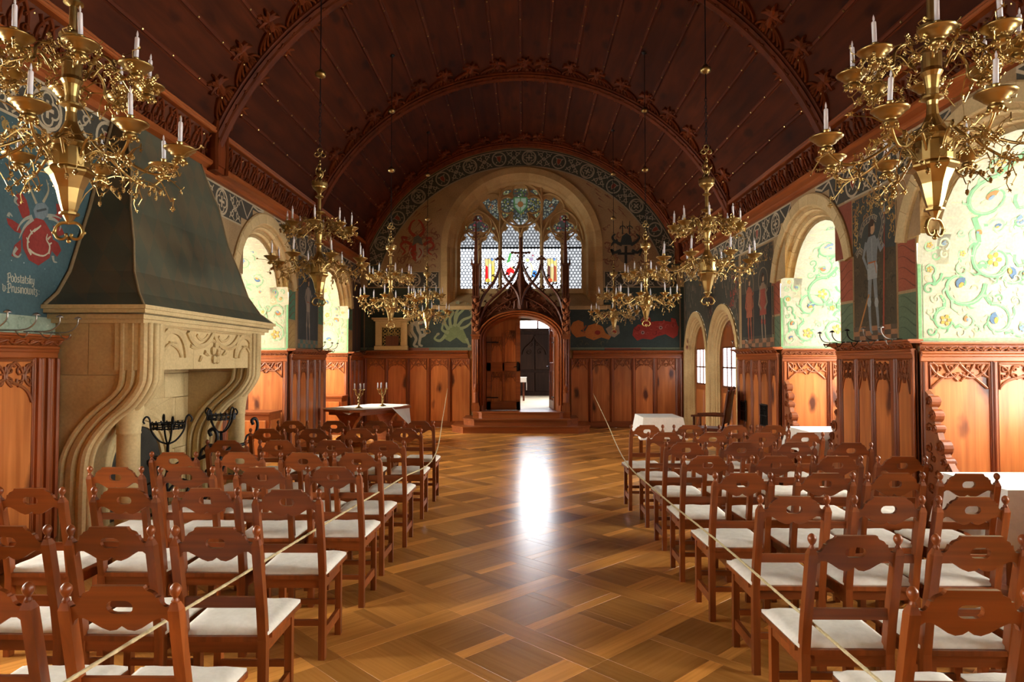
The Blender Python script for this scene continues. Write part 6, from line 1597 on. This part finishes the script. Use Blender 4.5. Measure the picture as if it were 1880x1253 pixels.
for (a,b,c) in ((9.5,10.0,(.30,.20,.10)),(11.95,12.5,(.33,.23,.10)),(13.65,14.1,(.34,.22,.11))): mb.poly([(a,3.02),(b,3.02),(b,3.72),(a,3.72)], fL, .0008, c)
paint('painted_spandrel', mb, WALLS[1])
mb = MB(); fRn = lambda u,v,h: (HW-h, 2*11.95-u, v)     # two standing figures on the far right pier
mb.poly([(11.17,1.93),(12.83,1.93),(12.83,3.70),(11.17,3.70)], fRn, H(0), (.060,.052,.038)); mb.poly([(11.2,2.15),(12.8,2.15),(12.8,2.95),(11.2,2.95)], fRn, H(1), (.035,.034,.028))
foliage(mb, fRn, 11.2,12.8,3.35,3.70,70,[(.22,.12,.05),(.28,.18,.08),(.12,.09,.05)],15)
checker(mb, fRn, 11.18,12.82,1.95,2.1,9,2,(.30,.14,.07),(.12,.08,.05))
for x, cA in ((11.62,((.26,.075,.04),(.30,.10,.05),(.35,.2,.1))),(12.32,((.24,.17,.11),(.28,.07,.045),(.3,.2,.1)))):
    mb.ribbon(arc(x,3.1,.22,0,360,20), fRn, .02, H(2), (.2,.15,.09)); figure(mb, fRn, x,2.06,1.22,cA,(.2,.1,.05) if x < 12 else None)
    mb.poly([(x-.16,2.5),(x+.16,2.5),(x+.12,2.95),(x-.12,2.95)], fRn, H(8), cA[1])
    for s in (-1,1): mb.ribbon([(x+s*.13,2.9),(x+s*.2,2.7),(x+s*.08,2.6)], fRn, .06, H(9), cA[0])
mb.ribbon([(11.18,1.93),(11.18,3.7),(12.82,3.7),(12.82,1.93)], fRn, .022, H(10), (.28,.17,.08))
paint('painted_figures', mb, WALLS[1])
mb = MB(); rg = random.Random(9)           # dripping tongues painted over the stone doorways
for k in range(190):
    u, v = rg.uniform(12.9,YE-.05), rg.uniform(2.3,3.6); 
    if v < over_doors(u)+.12: continue
    l = rg.uniform(.05,.16); mb.ribbon([(u,v+l),(u+.01,v+l*.4),(u,v-l*.3)], fR, .014, H(1), rg.choice([(.20,.15,.10),(.15,.12,.085),(.24,.15,.09)]), w1=.03)
for (u,v,c) in ((13.3,2.9,(.26,.05,.03)),(13.5,2.6,(.22,.08,.05)),(13.1,3.2,(.24,.06,.04)),(17.0,2.2,(.28,.04,.03)),(14.9,2.95,(.16,.05,.04))): foliage(mb, fR, u-.14,u+.14,v-.2,v+.2,14,[c,(c[0]*.7,c[1],c[2])],int(u*10),(.05,.09),3)
mb.ribbon([(12.86,1.95),(12.86,3.7)], fR, .03, H(5), (.28,.17,.09)); mb.ribbon([(17.22,1.95),(17.22,3.7)], fR, .03, H(5), (.24,.15,.08))
paint('painted_foliage', mb, WALLS[1])
# ---- left wall: blue field with the red crest and lettering
fLn = fL
mb = MB()
BLUE = (.055,.100,.110)
mb.poly([(4.55,2.08),(8.8,2.08),(8.8,3.73),(4.93,3.73),(4.93,3.0),(4.55,3.0)], fLn, H(0), BLUE); mb.poly([(4.55,1.93),(6.1,1.93),(6.1,2.09),(4.55,2.09)], fLn, H(1), (.30,.36,.27))
rg = random.Random(4)
for k in range(70): mb.disc(rg.uniform(4.6,6.6), rg.uniform(2.15,3.7), rg.uniform(.003,.007), fLn, H(1), (.28,.34,.34), 5)
foliage(mb, fLn, 4.6,6.2,1.96,2.06,26,[(.42,.45,.34),(.2,.27,.2)],3,(.02,.04))
RED = (.21,.028,.022); WH = (.26,.26,.21)
def q_(L,c,k): mb.poly(L, fLn, H(k), c)
q_([(5.713,2.949),(5.806,2.945),(5.904,2.853),(5.935,2.750),(5.883,2.624),(5.751,2.537),(5.635,2.567),(5.563,2.662),(5.554,2.767),(5.613,2.881)], RED, 3)
for L in ([(5.625,2.907),(5.550,2.914),(5.499,2.995),(5.472,3.089),(5.531,3.132),(5.595,3.073),(5.635,2.979)],[(5.554,2.776),(5.469,2.783),(5.397,2.827),(5.378,2.877),(5.443,2.873),(5.515,2.851)],[(5.543,2.728),(5.472,2.669),(5.440,2.573),(5.499,2.564),(5.546,2.627)],[(5.886,2.987),(5.968,3.044),(5.952,3.130),(6.037,3.140),(6.069,3.066),(5.985,2.968)],[(5.926,2.798),(5.990,2.780),(6.035,2.718),(5.980,2.649),(5.916,2.688)],[(5.916,2.919),(6.029,2.927),(6.074,2.875),(5.975,2.827)]): q_(L, RED, 2)
for L in ([(5.662,2.948),(5.587,2.913),(5.527,2.854),(5.493,2.792)],[(5.675,2.932),(5.601,2.869),(5.553,2.804),(5.519,2.733)],[(5.859,2.981),(5.942,2.979),(6.014,2.944),(6.001,2.892)],[(5.831,2.994),(5.927,3.015),(6.027,3.007)],[(5.497,2.651),(5.463,2.595),(5.511,2.575),(5.547,2.608)],[(5.924,2.650),(5.939,2.603),(5.982,2.599)],[(5.395,2.890),(5.406,2.919),(5.442,2.900)],[(5.484,3.074),(5.462,3.032),(5.510,3.007)]):
    mb.ribbon(spl(L,4), fLn, .035, H(4), WH, w1=.008)
q_([(5.700,2.946),(5.673,3.007),(5.709,3.072),(5.801,3.104),(5.856,3.068),(5.845,2.997),(5.792,2.947)], (.14,.17,.18), 5); mb.ribbon([(5.711,3.006),(5.829,3.052)], fLn, .02, H(6), (.05,.06,.06))
for L in ([(5.659,2.617),(5.619,2.667),(5.617,2.741),(5.653,2.804),(5.703,2.852)],[(5.630,2.716),(5.598,2.756)],[(5.678,2.823),(5.742,2.869),(5.767,2.894)],[(5.868,2.660),(5.880,2.731),(5.837,2.782),(5.850,2.833)],[(5.866,2.738),(5.906,2.765)],[(5.632,2.660),(5.697,2.633),(5.802,2.630),(5.868,2.670)],[(5.666,2.797),(5.640,2.830)],[(5.851,2.784),(5.891,2.821)]): mb.ribbon(spl(L,3), fLn, .022, H(6), (.40,.36,.26), w1=.010)
for L in ([(5.709,3.072),(5.642,3.169),(5.602,3.253)],[(5.788,3.101),(5.852,3.223),(5.822,3.313)]): mb.ribbon(spl(L,4), fLn, .03, H(4), (.30,.26,.17), w1=.01)
# black-letter inscription: two lines
BL = {'o':[[(0,.2),(0,.8),(.22,1),(.45,.8),(.45,.2),(.22,0),(0,.2)]], 'd':[[(0,.2),(0,.75),(.25,.95),(.45,.75),(.45,.2),(.22,0),(0,.2)],[(.45,.75),(.05,1.5)]],
 'P':[[(.1,-.15),(.1,1.4),(-.12,1.15)],[(.1,1.35),(.5,1.45),(.6,1.15),(.5,.7),(.1,.6)],[(-.15,-.1),(.35,-.05)]], 's':[[(.4,.95),(.1,.85),(.1,.6),(.38,.4),(.36,.15),(0,.05)]],
 't':[[(.12,1.3),(.12,.12),(.35,0)],[(0,.95),(.35,.95)]], 'a':[[(.02,.85),(.3,1),(.38,.8),(.38,.1),(.5,0)],[(.38,.6),(.05,.5),(.02,.15),(.2,0),(.38,.15)]],
 'k':[[(.08,1.5),(.08,0)],[(.08,.55),(.4,.95)],[(.1,.6),(.42,.05),(.5,0)]], 'y':[[(0,1),(0,.3),(.2,.1),(.42,.3)],[(.42,1),(.42,0),(.3,-.35),(0,-.3)]],
 'v':[[(-.1,1.2),(.05,1),(.05,.2),(.25,0),(.45,.25),(.45,.85),(.3,1)]], 'u':[[(0,1),(0,.15),(.2,0),(.42,.2)],[(.42,1),(.42,.1),(.52,0)]], 'r':[[(.05,1),(.05,0)],[(.05,.75),(.3,1),(.4,.85)]],
 'i':[[(.1,1),(.1,.1),(.22,0)],[(.1,1.25),(.16,1.3)]], 'n':[[(0,1),(0,0)],[(0,.8),(.25,1),(.42,.8),(.42,.1),(.52,0)]], 'w':[[(0,1.1),(0,.2),(.18,0),(.36,.2),(.36,1)],[(.36,.2),(.55,0),(.74,.25),(.74,.9),(.6,1)]],
 'z':[[(0,.95),(.35,.95),(.05,.5),(.35,.4),(.3,-.1),(.0,-.2)]], '.':[[(.1,.5),(.18,.58)]], ':':[[(.1,.15),(.17,.22)],[(.1,.75),(.17,.82)]]}
WID = {'w':.95,'i':.34,'.':.36,'t':.45,'P':.76,'a':.6,'k':.6,'r':.5,':':.3,'s':.54}
def lettering(txt, p0, p1, xh):
    tot = sum(WID.get(c,.64) for c in txt); cx = 0
    for c in txt:
        for st in BL[c]:
            P = []
            for a,b in st:
                t = (cx+a)/tot; P.append((p0[0]+(p1[0]-p0[0])*t, p0[1]+(p1[1]-p0[1])*t+b*xh))
            mb.ribbon(P, fLn, .0095, H(3), (.36,.34,.26))
        cx += WID.get(c,.64)
lettering('Podstatsky', (5.405,2.357), (5.711,2.365), .05); lettering('v.Prusinowitz:', (5.356,2.271), (5.772,2.276), .05)
# ochre ornament under the frieze
foliage(mb, fLn, 4.7,6.3,3.48,3.70,60,[(.34,.22,.07),(.26,.17,.06),(.40,.29,.12)],12,(.03,.06),2); mb.ribbon([(4.9,3.46),(6.6,3.46)], fLn, .025, H(5), (.32,.28,.2))
paint('painted_blue_field', mb, WALLS[-1])
mb = MB()                                  # dark figure pier between the left niches
fLk = fL
mb.poly([(12.45,1.95),(13.69,1.95),(13.69,3.70),(12.45,3.70)], fLk, H(0), (.055,.06,.058))
checker(mb, fLk, 12.45,13.69,1.96,2.12,8,2,(.22,.16,.10),(.10,.16,.13)); figure(mb, fLk, 13.05,2.05,1.35,((.24,.20,.16),(.30,.25,.19),(.3,.1,.05)),None)
foliage(mb, fLk, 12.5,13.65,3.4,3.7,40,[(.22,.14,.06),(.14,.12,.08)],21); mb.ribbon([(12.46,1.95),(12.46,3.7)], fLk, .02, H(8), (.3,.2,.1)); mb.ribbon([(13.68,1.95),(13.68,3.7)], fLk, .02, H(8), (.3,.2,.1))
mb.poly([(16.46,1.95),(YE,1.95),(YE,3.7),(16.46,3.7)], fLk, H(0), (.09,.05,.035)); mb.ribbon([(16.75,2.0),(16.75,3.7)], fLk, .1, H(1), (.05,.045,.04)); mb.ribbon([(17.1,2.0),(17.1,3.7)], fLk, .1, H(1), (.05,.045,.04))
paint('painted_figure', mb, WALLS[-1])
# ---- end wall
mb = MB(); TA = (.27,.185,.105)
GRD = (.045,.062,.052)
for a,b in ((-HW,-1.30),(1.26,HW)): mb.poly([(a,2.0),(b,2.0),(b,3.04),(a,3.04)], fE, H(0), GRD); mb.poly([(a,1.98),(b,1.98),(b,2.06),(a,2.06)], fE, H(2), (.17,.20,.13)); mb.poly([(a+.3*(b-a),1.98),(a+.62*(b-a),1.98),(a+.62*(b-a),2.05),(a+.3*(b-a),2.05)], fE, H(3), (.26,.11,.07))
mb.poly([(-1.4,3.04),(1.4,3.04),(1.4,2.78),(-1.4,2.78)], fE, .0008, GRD)
for sg in (-1,1): mb.poly([(sg*2.12,3.03),(sg*HW,3.03),(sg*HW,3.62),(sg*2.12,3.62)], fE, H(0), GRD)
for sg in (-1,1):
    mb.poly([(sg*2.12,3.6),(sg*4.0,3.6),(sg*4.0,4.04),(sg*2.12,4.04)], fE, H(2), DK)
    for k in range(4): tracery_unit(mb, fE, sg*(2.38+.43*k), 3.82, .40, (1,0,1,0)[k], (.40,.34,.24), 4)
    for v in (3.62,4.03): mb.ribbon([(sg*2.14,v),(sg*4.0,v)], fE, .03, H(5), (.36,.27,.16))
    mb.ribbon([(sg*2.14,3.6),(sg*2.14,4.04)], fE, .03, H(5), (.36,.27,.16)); mb.ribbon([(sg*(HW-.1),2.0),(sg*(HW-.1),3.62)], fE, .03, H(5), (.26,.16,.09))
    foliage(mb, fE, sg*2.15,sg*3.2,4.15,5.2,60,[(.25,.12,.07),(.22,.10,.06)],30+sg,(.05,.11)); foliage(mb, fE, sg*.2,sg*2.6,5.9,6.75,0,[(.2,.1,.06)],3)
    for k in range(70):                     # red-brown sprays following the arch
        an = random.uniform(.35,1.5); r = random.uniform(3.2,3.85); u, v = sg*r*cos(an), VC+r*sin(an)
        if u*u+(v-GZ)**2 < 2.3**2 or v < 4.15: continue
        t = random.uniform(-.6,.6); mb.ribbon([(u-.09*sin(an)*sg,v+.09*cos(an)),(u,v+.03*t),(u+.09*sin(an)*sg,v-.08*cos(an)+.06*t)], fE, .03, H(2), (.22,.10,.06), w1=.006)
n = 64; c1 = (.06,.065,.052)              # radial frieze round the vault line
for k in range(n):
    a = math.asin(1.25/4.3)+(pi-2*math.asin(1.25/4.3))*k/n; b = a+(pi-2*math.asin(1.25/4.3))/n
    mb.poly([(3.86*cos(a),VC+3.86*sin(a)),(4.32*cos(a),VC+4.32*sin(a)),(4.32*cos(b),VC+4.32*sin(b)),(3.86*cos(b),VC+3.86*sin(b))], fE, H(3), c1)
fAr = lambda u,v,h: ((4.08+v)*cos(u/4.08), YE-h, VC+(4.08+v)*sin(u/4.08))
m = 26; a0 = math.asin(1.3/4.08)
for k in range(m):
    u = 4.08*(a0+(pi-2*a0)*(k+.5)/m); tracery_unit(mb, fAr, u, 0, .40, (0,1,2,1)[k % 4] , (.34,.30,.22), 5)
for r in (3.86,4.28): mb.ribbon([(r*cos(a0+(pi-2*a0)*i/60),VC+r*sin(a0+(pi-2*a0)*i/60)) for i in range(61)], fE, .03, H(6), (.34,.29,.2))
# left crest on the tan wall
q2 = lambda L,c,k: mb.poly(L, fE, H(k), c)
q2([(-2.927,4.703),(-2.743,4.760),(-2.726,4.276),(-2.840,4.362),(-2.941,4.504)], (.34,.05,.035), 4); q2([(-2.743,4.760),(-2.558,4.702),(-2.543,4.503),(-2.627,4.361),(-2.741,4.276)], (.38,.31,.22), 4)
q2([(-2.842,4.703),(-2.800,4.931),(-2.687,4.988),(-2.601,4.902),(-2.572,4.731),(-2.714,4.788)], (.12,.13,.11), 6)
for L in ([(-2.856,4.732),(-3.027,4.818),(-3.141,4.704),(-3.026,4.561),(-3.111,4.476)],[(-2.544,4.731),(-2.374,4.816),(-2.288,4.702),(-2.429,4.560),(-2.330,4.474)],[(-2.772,4.959),(-2.915,5.102),(-2.873,5.302),(-2.774,5.387)],[(-2.658,4.959),(-2.545,5.101),(-2.603,5.301),(-2.689,5.387)],[(-2.971,4.903),(-3.113,4.932),(-3.056,4.789)],[(-2.488,4.901),(-2.346,4.901),(-2.402,4.787)]): mb.ribbon(spl(L,4), fE, .085, H(5), (.33,.055,.035), w1=.03)
mb.ribbon(spl([(-2.856,4.646),(-2.912,4.533),(-2.841,4.390)],4), fE, .03, H(7), (.4,.3,.2)); mb.ribbon(spl([(-2.657,4.646),(-2.600,4.532),(-2.684,4.390)],4), fE, .03, H(7), (.3,.05,.04))
# right crest, black and white cross
q2([(2.459,4.715),(2.937,4.714),(2.949,4.459),(2.822,4.290),(2.695,4.205),(2.569,4.290),(2.444,4.460)], (.26,.18,.11), 4)
mb.ribbon([(2.698,4.686),(2.695,4.233)], fE, .07, H(6), (.03,.035,.032)); mb.ribbon([(2.486,4.489),(2.921,4.487)], fE, .06, H(6), (.03,.035,.032))
q2([(2.543,4.715),(2.601,4.941),(2.714,5.026),(2.826,4.941),(2.880,4.714)], (.04,.05,.048), 5)
for L in ([(2.599,4.715),(2.431,4.800),(2.347,4.914),(2.432,4.999)],[(2.824,4.714),(2.965,4.799),(3.050,4.912),(2.966,4.997)],[(2.571,4.573),(2.402,4.517),(2.318,4.602),(2.373,4.432)],[(2.852,4.572),(2.992,4.515),(3.105,4.600),(3.047,4.430)],[(2.488,4.828),(2.375,4.772),(2.318,4.687)]): mb.ribbon(spl(L,4), fE, .09, H(5), (.04,.05,.046), w1=.03)
for L in ([(2.615,4.998),(2.617,5.339)],[(2.798,4.997),(2.800,5.338)]): mb.ribbon(L, fE, .035, H(5), (.04,.05,.046), w1=.015)
for p_ in ((2.616,5.140),(2.798,5.139)): mb.ribbon(arc(p_[0], p_[1], .07,0,180,8), fE, .025, H(5), (.04,.05,.046))
# green many-headed dragon and pale beast on the left, orange and red beasts on the right
GD = (.17,.21,.09); GD2 = (.24,.28,.14)
q2([(-2.053,2.320),(-1.913,2.602),(-1.687,2.687),(-1.517,2.546),(-1.347,2.151),(-1.516,2.179),(-1.686,2.320),(-1.855,2.207)], GD, 3)
for L in ([(-1.884,2.518),(-1.998,2.716),(-1.914,2.913),(-2.056,2.998),(-2.140,2.857)],[(-1.828,2.574),(-1.857,2.800),(-1.773,2.970),(-1.858,3.055)],[(-1.743,2.602),(-1.659,2.885),(-1.518,3.026),(-1.406,3.167)],[(-1.659,2.602),(-1.518,2.772),(-1.320,2.856),(-1.278,2.969)],[(-1.602,2.546),(-1.433,2.602),(-1.292,2.715)],[(-1.715,2.630),(-1.716,2.885),(-1.632,3.083),(-1.660,3.224)],[(-1.969,2.377),(-2.110,2.236),(-2.251,2.292),(-2.167,2.405)],[(-1.432,2.292),(-1.347,2.094)],[(-1.884,2.433),(-2.054,2.518),(-2.026,2.687)]): mb.ribbon(spl(L,5), fE, .085, H(4), GD2, w1=.04); mb.disc(*L[-1], .055, fE, H(5), (.26,.24,.13), 6, .7, .5)
for k_,p_ in enumerate(((-1.660,3.224),(-1.406,3.167),(-1.858,3.055),(-1.278,2.969),(-1.575,3.167),(-1.773,3.139))): foliage(mb, fE, p_[0]-.1,p_[0]+.1,p_[1]-.07,p_[1]+.07,5,[(.30,.24,.13)],k_,(.03,.06),6)
for L in ([(-2.833,2.716),(-2.846,2.490),(-2.732,2.292),(-2.788,2.123),(-2.675,2.081)],[(-2.734,2.745),(-2.676,2.518),(-2.619,2.377),(-2.647,2.151),(-2.561,2.095)],[(-2.619,2.349),(-2.506,2.405),(-2.535,2.518),(-2.620,2.518)],[(-2.875,2.660),(-2.931,2.462),(-2.845,2.321)],[(-2.790,2.660),(-2.578,2.716),(-2.394,2.744)]): mb.ribbon(spl(L,5), fE, .10, H(4), (.33,.31,.22), w1=.05)
OR = (.42,.15,.035)
q2([(1.257,2.571),(1.327,2.712),(1.468,2.768),(1.594,2.712),(1.608,2.571),(1.523,2.487),(1.663,2.430),(1.635,2.346),(1.410,2.318),(1.298,2.431)], OR, 3)
q2([(1.607,2.430),(1.720,2.627),(1.917,2.683),(2.085,2.599),(2.168,2.430),(2.308,2.346),(2.251,2.261),(2.055,2.318),(1.859,2.247),(1.663,2.318)], OR, 3)
mb.disc(*(1.958,2.444), .075, fE, H(5), (.24,.03,.02), 10, .8); mb.ribbon([(1.664,2.627),(1.579,2.515),(1.635,2.430)], fE, .04, H(5), (.30,.09,.03)); q2([(2.168,2.542),(2.337,2.655),(2.505,2.626),(2.532,2.430),(2.392,2.317),(2.252,2.374)], (.30,.22,.14), 3); mb.disc(*(2.406,2.472), .06, fE, H(5), (.3,.05,.03), 8)
RD = (.30,.035,.022)
for L in ([(2.854,2.373),(2.883,2.542),(3.009,2.654),(3.177,2.626),(3.289,2.710),(3.485,2.738),(3.709,2.738),(3.904,2.709),(4.043,2.597),(4.013,2.372),(3.901,2.288),(3.707,2.401),(3.483,2.345),(3.342,2.261),(3.119,2.289),(2.979,2.233)],[(3.121,2.598),(3.066,2.766),(3.179,2.907),(3.318,2.822),(3.345,2.654)],[(3.848,2.681),(3.849,2.822),(3.961,2.794),(4.015,2.625)]): q2(L, RD, 3)
for p_ in ((3.120,2.443),(3.582,2.569)): mb.disc(*p_, .05, fE, H(5), (.38,.22,.18), 7); mb.disc(*p_, .025, fE, H(6), (.1,.03,.02), 6)
foliage(mb, fE, 2.9,3.95,2.35,2.75,18,[(.20,.02,.015),(.36,.06,.04)],44,(.05,.1),4); foliage(mb, fE, 2.6,3.4,2.7,3.0,10,[(.2,.19,.15)],45,(.05,.09),4); foliage(mb, fE, 1.4,2.2,2.1,2.3,14,[(.10,.10,.06),(.08,.09,.05)],46)
foliage(mb, fE, 1.9,2.4,2.75,2.95,6,[(.22,.03,.02)],47,(.05,.1)); foliage(mb, fE, -2.8,-2.2,2.7,2.95,5,[(.22,.03,.02)],48,(.05,.1))
paint('painted_beasts_and_crests', mb, wend)
# pale stone strings either side of the window foot
for a,b in ((-2.3,-1.30),(1.26,2.3)): MB().fbox(fE, a,b,3.06,3.16,0,.05,.012).build('string_course', M['stone'], wend)
bpy.context.view_layer.update()
